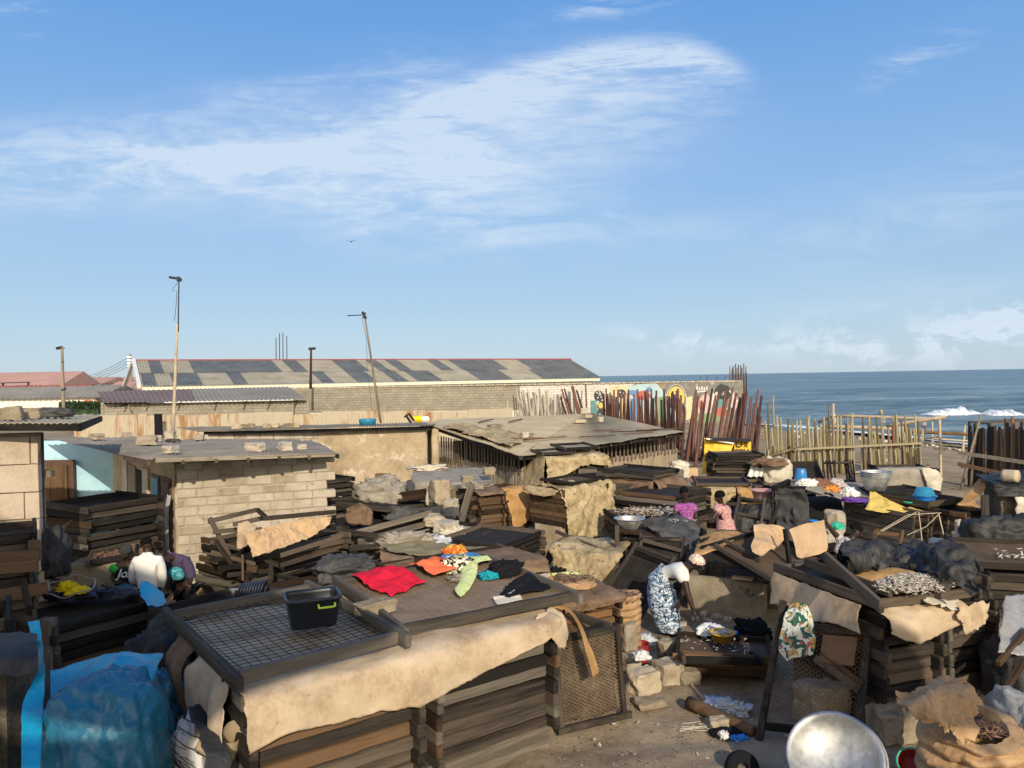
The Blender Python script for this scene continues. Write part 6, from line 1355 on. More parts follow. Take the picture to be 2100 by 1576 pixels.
sheet('paper_sheet',[[F2.p(-.09,.10+.36*j,1.37)for j in range(5)],[F2.p(-.13,.10+.36*j,1.24+.03*math.sin(j*2))for j in range(5)],[F2.p(-.17-.02*(j%2),.02+.37*j,1.10-.02*j+.04*math.sin(j*2.5))for j in range(5)]],'paper_tan','tan paper hanging over the shaded left flank of the right oven','paper sheet',seed=52,res=(24,44),wr=.015,ragged=.02)
sheet('paper_sheet',[[F2.p(-.02+.27*j,-.02,1.35)for j in range(5)],[F2.p(0+.27*j,-.13,1.30)for j in range(5)],[F2.p(.02+.26*j,-.19-.05*math.sin(j*1.8),1.22-.02*j)for j in range(5)],[F2.p(.03+.25*j,-.17-.05*math.sin(j*1.8),1.20-.20*math.sin(.3+j*.68))for j in range(5)]],'paper_tan','tan paper with a torn edge hanging over the lit front of the right oven','paper sheet',seed=53,res=(30,50),wr=.015,ragged=.02)
sheet('paper_scrap',[[at(1900,1226,8.0),at(1925,1232,8.0),at(1965,1230,8.1)],[at(1895,1234,7.9),at(1930,1244,7.85),at(1975,1256,7.95)]],'pale_cloth','cream paper scraps jutting over the front of the right oven','paper scrap',seed=54,res=(12,20),wr=.03,ragged=.05)
sheet('paper_scrap',[[at(1968,1250,7.95),at(1992,1240,8.0),at(2024,1238,8.1)],[at(1966,1272,7.9),at(1995,1268,7.95),at(2020,1262,8.05)],[at(1980,1296,7.9),at(1996,1300,7.92),at(2010,1282,8.0)]],'paper_tan','torn brown paper clump hanging at the right corner of the right oven','paper scrap',seed=55,res=(20,18),wr=.05,ragged=.07)
# leaning wire frame with the printed cloth
LB,LBR,LT,LTR=Vector((2.47,7.86,.0)),Vector((3.41,7.60,.0)),Vector((2.93,8.42,1.22)),Vector((3.80,8.05,1.22))
lf=loose_tray(LB+Vector((0,0,.03)),LBR+Vector((0,0,.03)),LT,'tall wire mesh frame leaning on the left flank of the right oven',.07,'tray_wood','fill','net_brown',over=.05,t=.06)if False else None
lf=thing('mesh_screen','tall wooden frame with brown wire netting leaning on the left flank of the right oven','frame',LB)
def lp(u,v_,o=0.0):
 p=LB.lerp(LBR,u).lerp(LT.lerp(LTR,u),v_);n_=(LBR-LB).cross(LT-LB).normalized();return p+n_*o
for u,nm in ((.03,'rail'),(.97,'rail')):b_=MB();b_.beam(lp(u,-.02),lp(u,1.04),.065,.06);b_.part(lf,nm,'tray_wood_z')
for v_,u0_,u1_ in ((.10,.05,.95),(.86,.05,.95)):b_=MB();b_.beam(lp(u0_,v_),lp(u1_,v_),.05,.07);b_.part(lf,'board','tray_wood_x')
b_=MB();b_.beam(lp(.45,.62,.06),lp(.93,.42,.06),.04,.07);b_.part(lf,'brace','tray_wood_x');b_=MB();b_.beam(lp(.50,.66,.03),lp(.96,.47,.03),.04,.05);b_.part(lf,'brace','brown_wood_x')
b_=MB()
nx,ny=26,40
for j in range(ny):
 b_.tube([lp(.06+.88*i/(nx*2),.12+.73*(j+.5)/ny+(.009 if (i//1)%4 in (1,2)else -.009)*(1 if j%2 else -1),-.01-.05*math.sin(math.pi*j/ny)*math.sin(math.pi*i/(nx*2)))for i in range(nx*2+1)],.0032,3,caps=False)
b_.part(lf,'wire_mesh','rusty_wire')
b_=MB();b_.box(lp(.68,.70,.02)+Vector((0,0,0)),(.34,.02,.30),0,rot=Matrix(((LBR-LB).normalized(),((LBR-LB).cross(LT-LB)).normalized(),(LT-LB).normalized())).transposed());b_.part(lf,'patch_board','brown_wood_x')
sheet('print_cloth',[[lp(.10,1.02,.05),lp(.20,1.04,.08),lp(.30,1.01,.06)],[lp(.07,.90,.11),lp(.22,.92,.15),lp(.38,.88,.10)],[lp(.05,.76,.12),lp(.23,.77,.17),lp(.42,.75,.12)],[lp(.07,.64,.12),lp(.24,.64,.16),lp(.42,.65,.12)],[lp(.17,.57,.12),lp(.25,.60,.15),lp(.36,.63,.12)]],'print_green','green and cream printed cloth hanging on the leaning wire frame','clothes',seed=56,res=(34,28),wr=.03,wk=6,ragged=.01)
bevel_part(stone_mb((3.25,8.15,.02),(.55,.4,.42),7,.3).solo('stone_block','rubble_stone','large rough block behind the leaning wire frame','stone',smooth=True),.001,1)if False else stone((3.3,8.22,.0),(.5,.36,.42),'large rough block behind the leaning wire frame','rubble_stone',seed=7,rz=.3)
for k,(p,sz,lab)in enumerate(((F2.p(.15,-.05,0),(.45,.32,.33),'dark rough stone under the front corner of the right oven'),(F2.p(1.28,-.22,.02),(.30,.24,.36),'pale upright stone block behind the kraft sack'),(F2.p(.62,-.15,0),(.4,.3,.28),'shaded stone between the big basin and the kraft sack'),(F2.p(1.02,-.12,0),(.3,.26,.3),'shaded stone left of the pale upright block'))):
 stone(p,sz,lab,'rubble_stone' if k==1 else 'concrete',seed=80+k,rz=F2.rz+.1*k)
 # two nested aluminium basins facing up at the viewer
ax=Vector((-.30,-.60,.74)).normalized();xx=Vector((1,0,0));xx=(xx-ax*xx.dot(ax)).normalized();yy_=ax.cross(xx);m3=Matrix((xx,yy_,ax)).transposed()
bc=at(1712,1552,6.55)
for k,(o,r_,lab)in enumerate(((Vector((0,0,0)),.385,'big aluminium basin tilted towards the viewer, the inner one of the nested pair'),(Vector((.045,.035,-.035)),.385,'outer aluminium basin of the nested pair, only its right rim showing'))):
 c=bc+o-ax*.17;prof=[(.001,0),(.155,0),(.165,.006),(.205,.015),(.30,.075),(.355,.145),(.37,.17),(.395,.175),(.398,.182),(.392,.186),(.364,.181),(.345,.148),(.29,.084),(.20,.026),(.165,.020),(.155,.014),(.001,.014)]
 MB().lathe([(a*r_/.385,b2)for a,b2 in prof],c,72,m3).solo('aluminium_basin','aluminium',lab,'basin','nested aluminium basins',smooth=True)
stone(bc+Vector((.05,.42,-.72)),(.6,.35,.42),'dark stone the nested basins lean on','concrete',seed=91,rz=.2)
# kraft sack of fish, lower right corner
sk=thing('kraft_sack','crumpled kraft paper sack of dried fish with rolled folds at the lower right corner','sack',az(1985,6.4,0))
sc_=at(1990,1500,6.35);sc_.z=0;P=[];rnd=random.Random(2)
prof=[]
for i in range(58):
 z=.02+.80*i/57;fold_=abs(math.sin(z*24+.5*math.sin(z*9)));prof.append((.335-.10*max(0,z-.45)+.085*fold_**.6-.06*max(0,.15-z),z))
prof+=[(.30,.835),(.265,.84),(.24,.80),(.22,.72),(.001,.70)]
for i,(r_,z)in enumerate(prof):
 row=[]
 for j in range(61):
  a=2*math.pi*(j%60)/60;d=Vector((math.cos(a),math.sin(a),0));k=1+.10*mnoise.noise(Vector((d.x*1.7,d.y*1.7,z*2)))+.085*fold(Vector((d.x*.8,d.y*.8,z*2.2)),2.2,3)
  tilt=.05*math.sin(a+.6)*min(1,z*2)
  row.append(sc_+d*r_*k+Vector((0,0,z+tilt+.03*mnoise.noise(Vector((d.x*2.5,d.y*2.5,z*6))))))
 P.append(row)
MB().grid(P).part(sk,'bag','sack_kraft')
def skf(name,pts,seed,label=None):
 b_=sheet_mb(pts,res=(44,44),wr=.10,wk=3.4,ragged=.07,seed=seed,thick=.004);return b_.part(sk,name,'sack_kraft')
q=lambda px,py,d:at(px,py,d)
skf('torn_flap',[[q(1838,1440,6.2),q(1895,1418,6.35),q(1960,1400,6.5),q(2004,1424,6.5)],[q(1852,1456,6.05),q(1915,1440,6.15),q(1965,1432,6.3),q(2000,1456,6.35)],[q(1880,1470,6.0),q(1930,1468,6.0),q(1970,1470,6.1),q(1996,1488,6.15)],[q(1925,1486,6.0),q(1950,1494,5.95),q(1970,1506,5.95),q(1990,1526,6.0)]],61)
skf('torn_flap',[[q(1905,1420,6.5),q(1912,1390,6.55),q(1935,1402,6.55)],[q(1925,1428,6.4),q(1945,1414,6.5),q(1965,1390,6.6)],[q(1955,1432,6.35),q(1975,1415,6.5),q(1988,1386,6.6)]],62)
fish(lambda r:sc_+Vector((.09,.02,.77))+Vector((r.gauss(0,.085),r.gauss(0,.095),0)),420,'fish_brown','dried fish in the mouth of the kraft sack',size=.085,seed=7,lift=.06)
lump('plastic_bag',at(2085,1500,6.9)+Vector((.1,0,-.5)),(.3,.4,.45),'grey_plastic','dusty grey plastic bag behind the kraft sack','bag',seed=63,flat=.8)
lump('plastic_bag',at(1930,1592,5.95)+Vector((0,0,-.12)),(.24,.14,.11),'clear_plastic','crumpled clear plastic bag in front of the kraft sack','bag',seed=64,amp=.35,k=3)
bo=thing('bowl','small dark red bowl with a green rim between the big basin and the kraft sack','bowl',at(1872,1558,6.6));bm3=Euler((R(38),R(-25),0)).to_matrix();bc_=at(1872,1548,6.6)+Vector((0,0,-.13));basin_mb(bc_,.12,.14,.006,.7,bm3).part(bo,'body','plastic_red',True)
MB().lathe([(.117,.142),(.130,.142),(.130,.156),(.117,.156),(.117,.142)],bc_,30,bm3).part(bo,'rim','plastic_green',True)
sheet('plastic_sheet',[[at(2060,1225,8.3),at(2110,1215,8.5)],[at(2050,1290,7.9),at(2110,1280,8.1)],[at(2046,1340,7.6),at(2110,1345,7.6)]],'grey_plastic','grey plastic sheet hanging at the right edge beside the right oven','plastic sheet',seed=65,res=(26,16),wr=.05)
lump('dark_heap',at(2075,1360,7.9)+Vector((.05,0,-.6)),(.33,.4,.5),'dark_cloth','dark heap under the grey plastic sheet at the right edge','heap',seed=66,flat=.8)
planks([(at(2046,1362,7.5),at(2110,1290,7.9)),(at(2058,1420,7.2),at(2100,1355,7.5))],'plank',['upper slanting plank at the right edge below the grey plastic sheet','lower slanting plank at the right edge below the grey plastic sheet'],wood='brown_wood_x',w=.05,h=.06)
# ================================================================ middle of the yard
# fish pile between the clothes tray and the bending woman
F16=Frame((.44,9.15),(1.27,9.6))
oven(F16,0,F16.w,1.0,.5,'clay oven base under the orange and black tray pile')
st_=stack(F16,0,F16.w,1.0,.5,6,.092,'orange and black pile','brown_wood',near=True,net='fill',nmat='net_brown',jit=.03,rot=.03,seed=16,over=.1)
for i,t_ in enumerate(st_):
 if i%2:
  for c in t_.children:
   if c.name.startswith('board'):c.data=c.data.copy();c.data.materials.clear();c.data.materials.append(M('orange_wood'))
sheet('sacking',[[F16.p(.05,.75,1.12),F16.p(.5,.8,1.12),F16.p(.98,.75,1.12)],[F16.p(.05,.35,1.10),F16.p(.5,.35,1.11),F16.p(1.0,.3,1.10)],[F16.p(.1,-.06,1.07),F16.p(.5,-.10,1.06),F16.p(1.0,-.12,1.06)],[F16.p(.12,-.12,.96),F16.p(.5,-.14,.95),F16.p(.98,-.15,.98)]],'paper_brown','dark brown sacking spread over the orange and black pile','sacking',seed=70,res=(24,28),wr=.012)
P=[];c=F16.p(.52,.42,1.115)
for i in range(14):
 t=i/13;r_=(.30-.06*t)if i<9 else .20*(13-i)/4+.02;row=[]
 for j in range(41):
  a=2*math.pi*(j%40)/40;k=1+.10*mnoise.noise(Vector((math.cos(a)*2,math.sin(a)*2,t*5)));row.append(c+Vector((r_*1.15*k*math.cos(a),r_*.8*k*math.sin(a),(.085*t*1.4 if i<9 else .075)+.018*math.sin(a*9+i)*t)))
 P.append(row)
MB().grid(P).solo('paper_dish','sack_kraft','shallow paper dish of dried fish on the brown sacking','dish',smooth=True)
fish(lambda r:c+Vector((r.gauss(0,.11),r.gauss(0,.07),.085)),260,'fish_brown','dried fish in the paper dish',size=.075,seed=8,lift=.035)
lump('white_cloth',F16.p(.62,.78,1.11),(.26,.10,.06),'print_lime','small white and green cloth behind the paper dish','cloth',seed=71,amp=.3,k=3)
lump('black_rag',F16.p(.60,.86,1.13),(.10,.06,.09),'black_cloth','small black rag on the white and green cloth','rag',seed=72,amp=.4,k=3)
ps=thing('paper_sack','tall pale paper sack of dried fish in rolled folds beside the orange and black pile','sack',at(1273,1318,10.1))
c=az(1273,10.05,0);P=[]
for i in range(70):
 z=.05+.86*i/69;f_=abs(math.sin(z*34+.5*math.sin(z*11)));row=[]
 for j in range(41):
  a=2*math.pi*(j%40)/40;d=Vector((math.cos(a),math.sin(a),0));k=1+.08*mnoise.noise(Vector((d.x*2,d.y*2,z*4)));row.append(c+d*(.195+.028*f_)*k+Vector((0,0,z+.03*math.sin(a+2)+.012*mnoise.noise(Vector((d.x*3,d.y*3,z*9))))))
 P.append(row)
P.append([c+(p-c)*.82+Vector((0,0,.17))for p in P[-1]]);P[-1]=[Vector((c.x+(p.x-c.x)*.8,c.y+(p.y-c.y)*.8,.87))for p in P[-2]];P.append([c+Vector((0,0,.86))]*41)
MB().grid(P).part(ps,'bag','sack_kraft')
fish(lambda r:c+Vector((r.gauss(-.05,.10),r.gauss(0,.085),.87)),380,'fish_brown','dried fish heaped on the tall pale paper sack',size=.08,seed=9,lift=.05)
loose_tray((.50,8.28,.84),(1.05,8.80,.86),(-.06,8.92,.87),'black wire mesh tray lying against the orange and black pile',.10,'black_wood','hex',over=.08,pitch=.035)
loose_tray((.50,8.30,.825),(1.05,8.82,.845),(-.06,8.94,.85),'second black tray directly under the black wire mesh tray',.02,'black_wood','fill',over=.02)if False else None
# standing mesh frame at the end of the nearest pile
sf=thing('standing_frame','dark wooden frame with pale dusty wire mesh standing beside the nearest pile','frame',(.83,8.25,0))
a,b_2=Vector((.44,8.06,0)),Vector((1.21,8.42,0));up_=Vector((-.06,.10,1.0));
def sp_(u,z,o=0):return a.lerp(b_2,u)+up_*z+Vector((.42,-.9,0))*o
for u in (.03,.96):b_=MB();b_.beam(sp_(u,-.0),sp_(u,1.02),.055,.06);b_.part(sf,'rail','black_wood_z')
b_=MB();b_.beam(sp_(-.03,.04,.02),sp_(1.06,.04,.02),.05,.07);b_.part(sf,'board','black_wood_x')
b_=MB();b_.beam(sp_(.06,.97,.0),sp_(.93,.97,.0),.05,.07);b_.part(sf,'board','black_wood_x')
b_=MB()
for j in range(44):b_.tube([sp_(.06+.87*i/44,.09+.84*(j+.5)/44+(.007 if i%4 in (1,2)else -.007)*(1 if j%2 else -1),.0)for i in range(45)],.0022,3,caps=False)
b_.part(sf,'wire_mesh','rusty_wire')
sheet('backing_sheet',[[sp_(.05+.43*j,.92,-.05)for j in range(3)],[sp_(.05+.43*j,.5,-.08)for j in range(3)],[sp_(.05+.43*j,.08,-.05)for j in range(3)]],'sooty_mud','dirty brown board behind the standing mesh frame','board',seed=73,res=(20,20),wr=.01)
# cinder blocks
for k,(p,sz,rz_,lab)in enumerate(((gz(1320,1420,0),(.34,.26,.27),.5,'left of the two lit mud blocks lying beside the standing frame'),(gz(1372,1402,0),(.33,.28,.28),.45,'right of the two lit mud blocks lying beside the standing frame'),(gz(1380,1362,0)+Vector((0,.05,0)),(.36,.2,.3),.3,'dark block behind the two lit mud blocks'),(gz(1296,1378,0)+Vector((-.02,.05,0)),(.22,.24,.24),.4,'mud block under the dark one at the corner of the standing frame'),(gz(1292,1376,0)+Vector((-.03,.06,.25)),(.2,.26,.36),.4,'dark upright block on the mud block at the corner of the standing frame'),(gz(1412,1402,0),(.24,.2,.18),.2,'small shaded stone right of the lit mud blocks'),(gz(1290,1388,0)+Vector((.1,-.12,0)),(.22,.15,.12),.9,'low stone at the foot of the mud blocks'))):
 stone(p,sz,lab,'rubble_stone' if k in (0,1,3)else 'concrete','mud_block','block',seed=100+k,rz=rz_)
bw=basin_mb(gz(1313,1385,0)+Vector((.05,.35,0)),.13,.28,.01,.85);bw.solo('red_bucket','plastic_red','dark red bucket behind the mud blocks','bucket',smooth=True)
lump('white_bag',gz(1318,1372,.28)+Vector((.04,.35,0)),(.11,.10,.07),'white_plastic','white plastic bag on the dark red bucket','bag',seed=74,amp=.3,k=3)
lump('clear_bag',gz(1320,1318,.1),(.15,.12,.09),'clear_plastic','clear plastic bag near the feet of the bending woman','bag',seed=75,amp=.3,k=3)
# low table of trays with the yellow basket
F17=Frame((1.95,9.48),(3.10,9.22))
stack(F17,0,F17.w,.75,.06,3,.10,'low pile in front of the bending woman','brown_wood',near=True,net='fill',nmat='net_brown',jit=.05,rot=.04,seed=17)
planks([(F17.p(.0,-.10,.30),F17.p(.72,-.11,.30))],'board','pale orange board along the front of the low pile',wood='orange_wood',w=.03,h=.12)
loose_tray(at(1398,1362,9.1),at(1565,1368,9.0),at(1408,1342,9.9),'black tray on the ground in front of the low pile',.10,'black_wood','fill')
c=F17.p(.62,.42,.37)
yb=thing('yellow_basket','yellow plastic basket of fish on the low pile','basket',c)
MB().lathe([(.001,0),(.115,0),(.15,.10),(.155,.10),(.165,.115),(.15,.118),(.145,.105),(.112,.012),(.001,.010)],c,36).part(yb,'bowl','plastic_yellow',True)
fish(lambda r:c+Vector((r.gauss(0,.06),r.gauss(0,.05),.10)),120,'fish_silver','fish in the yellow basket',size=.06,seed=10,lift=.03)
fish(lambda r:F17.p(r.uniform(.15,1.0),r.uniform(.1,.6),.35),45,'fish_silver','loose fish scattered on the low pile',size=.06,seed=11,lift=.01)
lump('pale_bag',F17.p(.50,.75,.36),(.20,.13,.09),'white_plastic','pale plastic bag behind the yellow basket','bag',seed=76,amp=.25,k=2.5)
lump('blue_wrapper',F17.p(.78,.72,.37),(.06,.05,.03),'plastic_bright_blue','tiny blue wrapper beside the pale plastic bag','wrapper',seed=77)
lump('black_basket',gz(1548,1318,.05)+Vector((0,.2,0)),(.26,.22,.20),'black_cloth','black crumpled basket beside the leaning wire frame','basket',seed=78,amp=.25,k=2.5)
# open concrete oven
F18=Frame((2.77,12.25),(3.82,11.75))
tg=thing('concrete_oven','open roofless concrete oven beside the bending woman','oven',F18.p(.6,.6,0))
W_,L_,Z_=F18.w,1.25,.56
for a0_,a1_,b0_,b1_ in ((0,W_,0,.11),(0,.11,.112,L_),(W_-.11,W_,.112,L_),(.112,W_-.112,L_-.11,L_)):
 b_=MB();b_.hexa([F18.p(u,v_,z+.02*mnoise.noise(Vector((u*3,v_*3,1))))for z in (-.05,Z_)for u,v_ in ((a0_,b0_),(a1_,b0_),(a1_,b1_),(a0_,b1_))]);bevel_part(b_.part(tg,'oven_wall','concrete'),.015,2)
b_=MB();b_.box(F18.p(W_/2,L_/2,.03),(W_-.2,L_-.2,.06),F18.rz);b_.part(tg,'oven_floor','sooty_mud')
b_=MB();b_.box(at(1525,1192,11.75)+Vector((0,.06,.03)),(.31,.13,.03),F18.rz);b_.solo('tile','kraft','small pale tile lying on the wall of the concrete oven','tile')
for k,(px,py)in enumerate(((1425,1272),(1444,1262),(1470,1268),(1400,1285),(1492,1274),(1452,1278))):stone(gz(px,py,0),(.11+.02*(k%3),.09,.06),'little pale rubble stone at the foot of the concrete oven','mud_block','rubble','stone','rubble at the foot of the concrete oven',seed=k+120,rz=k)
# tan covered oven in the centre
F14=Frame((.66,13.25),(1.76,12.75))
b_=MB();b_.box(F14.p(F14.w/2,.58,.38),(F14.w-.06,1.1,.76),F14.rz);b_.solo('covered_oven','sooty_mud','low oven hidden under the tan sacking in the centre of the yard','oven')
sheet('sacking',[[F14.p(-.1+.45*j,1.2,.80)for j in range(4)],[F14.p(-.1+.45*j,.6,.83+.02*math.sin(j*2))for j in range(4)],[F14.p(-.08+.45*j,.04,.81)for j in range(4)],[F14.p(.02+.40*j,-.06,.70)for j in range(4)],[F14.p(.06+.38*j,-.10,.50)for j in range(4)],[F14.p(.10+.36*j,-.13,.30+.03*(j%2))for j in range(4)]],'paper_dirty','tan sacking draped over the low oven in the centre of the yard','sacking',seed=80,res=(56,50),wr=.06,wk=2.4,ragged=.05)
sheet('sacking',[[F14.p(-.14,1.0,.82),F14.p(-.12,.5,.83),F14.p(-.1,.1,.80)],[F14.p(-.30,1.0,.62),F14.p(-.28,.5,.60),F14.p(-.2,.05,.58)],[F14.p(-.34,.9,.36),F14.p(-.33,.5,.34),F14.p(-.26,.1,.40)]],'grey_cloth','grey sacking hanging down the left flank of the low central oven','sacking',seed=81,res=(22,26),wr=.03)
planks([(at(1140,1090,14.2),at(1232,1128,13.2))],'bar','thin dark bar lying behind the tan sacking in the centre',wood='black_wood_x',w=.05,h=.06)
# black trays in the centre
F6=Frame((-.26,13.45),(.50,14.75))
oven(F6,0,F6.w,1.35,.3,'clay oven base of the central pile with the black mesh tray')
stack(F6,0,F6.w,1.4,.3,5,.08,'central low pile with the black mesh tray','tray_wood',near=True,net='fill',jit=.08,rot=.07,seed=18)
loose_tray((-.24,13.38,.73),(.55,14.72,.73),(-1.5,14.05,.74),'black mesh tray tilted on the central low pile',.11,'tray_wood','fill',over=.05)
pt=loose_tray((-.95,14.15,.66),(-.2,15.4,.68),(-1.95,14.8,.68),'tray with a pale scatter of fish at the back of the central low pile',.10,'tray_wood','fill','grey_cloth',over=.05)
pm=ROOTM[pt.name];fish(lambda r:pm@Vector((r.uniform(-.45,.45),r.uniform(-.3,.3),.05)),200,'fish_silver','pale fish scattered in the back tray of the central low pile',size=.08,seed=12,lift=.01)
# long boards pile
F7=Frame((-3.2,14.7),(-1.85,16.6))
stack(F7,0,F7.w,1.6,.15,8,.094,'long weathered pile','tray_wood',near=True,net='fill',jit=.10,rot=.05,seed=19,over=.08)
planks([(at(722,1096,14.4),at(884,1052,16.2)),(at(735,1112,14.2),at(892,1070,15.9)),(at(742,1124,14.1),at(880,1090,15.5))],'long_board',['uppermost grey board along the front of the long weathered pile','middle grey board along the front of the long weathered pile','lowest grey board along the front of the long weathered pile'],wood='grey_wood_x',w=.05,h=.11)
loose_tray(at(790,1052,15.6),at(885,1040,17.2),at(722,1032,17.0),'black tray lying on the long weathered pile',.10,'black_wood','fill')
lump('brown_bag',at(737,1062,15.2)+Vector((0,0,-.12)),(.26,.22,.26),'paper_brown','knotted brown bag on the long weathered pile','bag',seed=82,pinch=.7,flat=.6)
lump('dark_cloth',at(822,1050,16)+Vector((0,0,-.1)),(.42,.22,.16),'charcoal_cloth','dark crumpled cloth on the long weathered pile','cloth',seed=83,amp=.3,k=2.4,rz=.5)
planks([(at(716,1125,13.6),at(800,1118,14.2)),(at(700,1090,14.4),at(775,1100,14.0))],'plank',['dark plank at the foot of the long weathered pile','dark plank left of the brown bag'],wood='black_wood_x',w=.05,h=.1)
F7b=Frame((-4.9,18.6),(-4.05,19.4))
stack(F7b,0,F7b.w,1.1,.3,9,.115,'dark pile just right of the block house','black_wood',near=False,net='fill',jit=.10,rot=.10,seed=20)
lump('sacking_heap',at(780,1006,17.5)+Vector((0,0,-.3)),(.62,.5,.35),'grey_cloth','pale grey sacking heap below the plastered wall','heap',seed=84,amp=.22,k=1.7,flat=.7)
planks([(at(770,976,22),at(800,976,22))],'brick','lone orange brick below the plastered wall','brick','orange_wood',.2,.12)
planks([(at(820,1020,17.2),at(876,1012,17.0))],'board','brown board beside the pale grey sacking heap','board','brown_wood_x',.3,.2)
# grey table under dusty cloth
tb=thing('table','rough table under a dusty grey cloth in front of the slatted shed','table',az(920,18.6,0))
t0_,t1_,t2_,t3_=az(838,18.4,1.32),az(1008,17.7,1.30),az(990,20,1.38),az(845,20.4,1.36)
b_=MB();b_.prism([t0_,t1_,t2_,t3_],(0,0,-.05));b_.part(tb,'tabletop','grey_wood_x')
for p in (t0_,t1_,t2_,t3_):b_=MB();b_.box(Vector((p.x*.99+.0,p.y+.05,.63)),(.08,.08,1.26));b_.part(tb,'leg','grey_wood_z')
sheet('table_cloth',[[t3_.lerp(t2_,j/4)+Vector((0,.1,.05+.03*(j%2)))for j in range(5)],[t3_.lerp(t2_,j/4).lerp(t0_.lerp(t1_,j/4),.5)+Vector((0,0,.06))for j in range(5)],[t0_.lerp(t1_,j/4)+Vector((0,-.03,.04))for j in range(5)],[t0_.lerp(t1_,j/4)+Vector((0,-.12,-.12-.16*(j<2)+.06*(j>2)))for j in range(5)]],'grey_cloth','dusty grey cloth spread over the rough table','cloth',seed=85,res=(30,50),wr=.03,ragged=.06)
lump('rag_heap',t3_.lerp(t2_,.25)+Vector((0,-.4,.06)),(.5,.25,.10),'pale_cloth','pale rags heaped on the dusty grey table cloth','rag',seed=86,amp=.35,k=2.5)
lump('blue_rag',at(840,992,18.2)+Vector((0,0,-.2)),(.12,.14,.16),'charcoal_cloth','dark bluish rag hanging at the left end of the rough table','rag',seed=87,flat=.8)
for px,py,lab in ((958,988,'squared block in the middle front of the dusty table'),(1003,972,'squared block at the right back of the dusty table')):stone(at(px,py,18.0)+Vector((0,0,-.03)),(.26,.2,.18),lab,'concrete','block','block',seed=px,rz=.3)
b_=MB();b_.box(at(870,1006,18.8),(.5,.3,.45));b_.solo('crate','plastic_teal','dark teal crate under the rough table','crate')
for k,(px,py,sz,lab)in enumerate(((886,1016,(.24,.2,.46),'tall pale upright stone below the rough table'),(902,1012,(.36,.34,.5),'brown rubble block under the rough table'),(925,1035,(.26,.24,.32),'pale stone left of the slanting plank'),(895,1055,(.5,.4,.2),'low heap of pale rubble below the rough table'),(905,1090,(.6,.5,.2),'wide low rubble heap left of the central low pile'),(915,1072,(.4,.36,.25),'crumpled pale rubble between table and central low pile'))):
 stone(at(px,py,16.8-.35*k)+Vector((0,0,-.22)),sz,lab,'rubble_stone' if k in (1,3)else 'mud_block',seed=130+k,rz=k*.5)
lump('purple_rag',at(925,1058,15.8),(.22,.2,.14),'charcoal_cloth','dark rag on the rubble left of the slanting plank','rag',seed=88,amp=.3,k=3)
lump('pale_rag',at(925,1090,15.0)+Vector((0,0,-.1)),(.30,.26,.16),'pale_cloth','pale crumpled rag left of the tray of pale fish','rag',seed=89,amp=.35,k=2.6)
# orange paper oven
F5=Frame((-.78,16.6),(.36,17.2))
oven(F5,0,F5.w,1.1,.42,'clay oven base of the pile with the orange paper')
stack(F5,0,.62,1.1,.42,9,.096,'orange papered pile, left column','brown_wood',near=False,net='fill',jit=.03,seed=21)
stack(F5,.68,F5.w,1.1,.42,9,.096,'orange papered pile, right column','brown_wood',near=False,net='fill',jit=.03,seed=22)
sheet('kraft_sheet',[[F5.p(.62,.3,1.32),F5.p(.95,.3,1.33),F5.p(1.34,.3,1.33)],[F5.p(.60,-.04,1.31),F5.p(.95,-.05,1.31),F5.p(1.34,-.05,1.33)],[F5.p(.66,-.12,1.0),F5.p(.95,-.13,1.0),F5.p(1.36,-.12,1.05)],[F5.p(.74,-.14,.66),F5.p(.98,-.15,.70),F5.p(1.30,-.14,.76)],[F5.p(.78,-.14,.46),F5.p(.98,-.16,.50),F5.p(1.22,-.14,.66)]],'paper_orange','orange brown paper hanging over the front of the pile left of the cream sheeted one','paper sheet',seed=90,res=(36,26),wr=.02,ragged=.03)
sheet('kraft_sheet',[[F5.p(-.05,.5,1.32),F5.p(.3,.5,1.33),F5.p(.62,.5,1.34)],[F5.p(-.06,.0,1.31),F5.p(.3,-.05,1.31),F5.p(.60,-.05,1.31)],[F5.p(-.02,-.15,1.24),F5.p(.3,-.15,1.25),F5.p(.60,-.12,1.24)]],'paper_brown','brown paper over the top left of the pile with the orange paper','paper sheet',seed=91,res=(18,24),wr=.02)
lump('paper_scraps',F5.p(.2,.6,1.33),(.36,.25,.08),'grey_cloth','crumpled scraps on the pile with the orange paper','paper scrap',seed=92,amp=.4,k=3)
planks([(at(945,1072,16.0),at(968,990,16.4))],'plank','pale slanting plank leaning against the pile with the orange paper',wood='grey_wood_x',w=.03,h=.24)
F5b=Frame((-1.25,16.9),(-.86,16.6))
stack(F5b,0,.45,.8,.35,9,.095,'narrow dark pile behind the slanting plank','black_wood',near=False,net=None,jit=.04,seed=23)
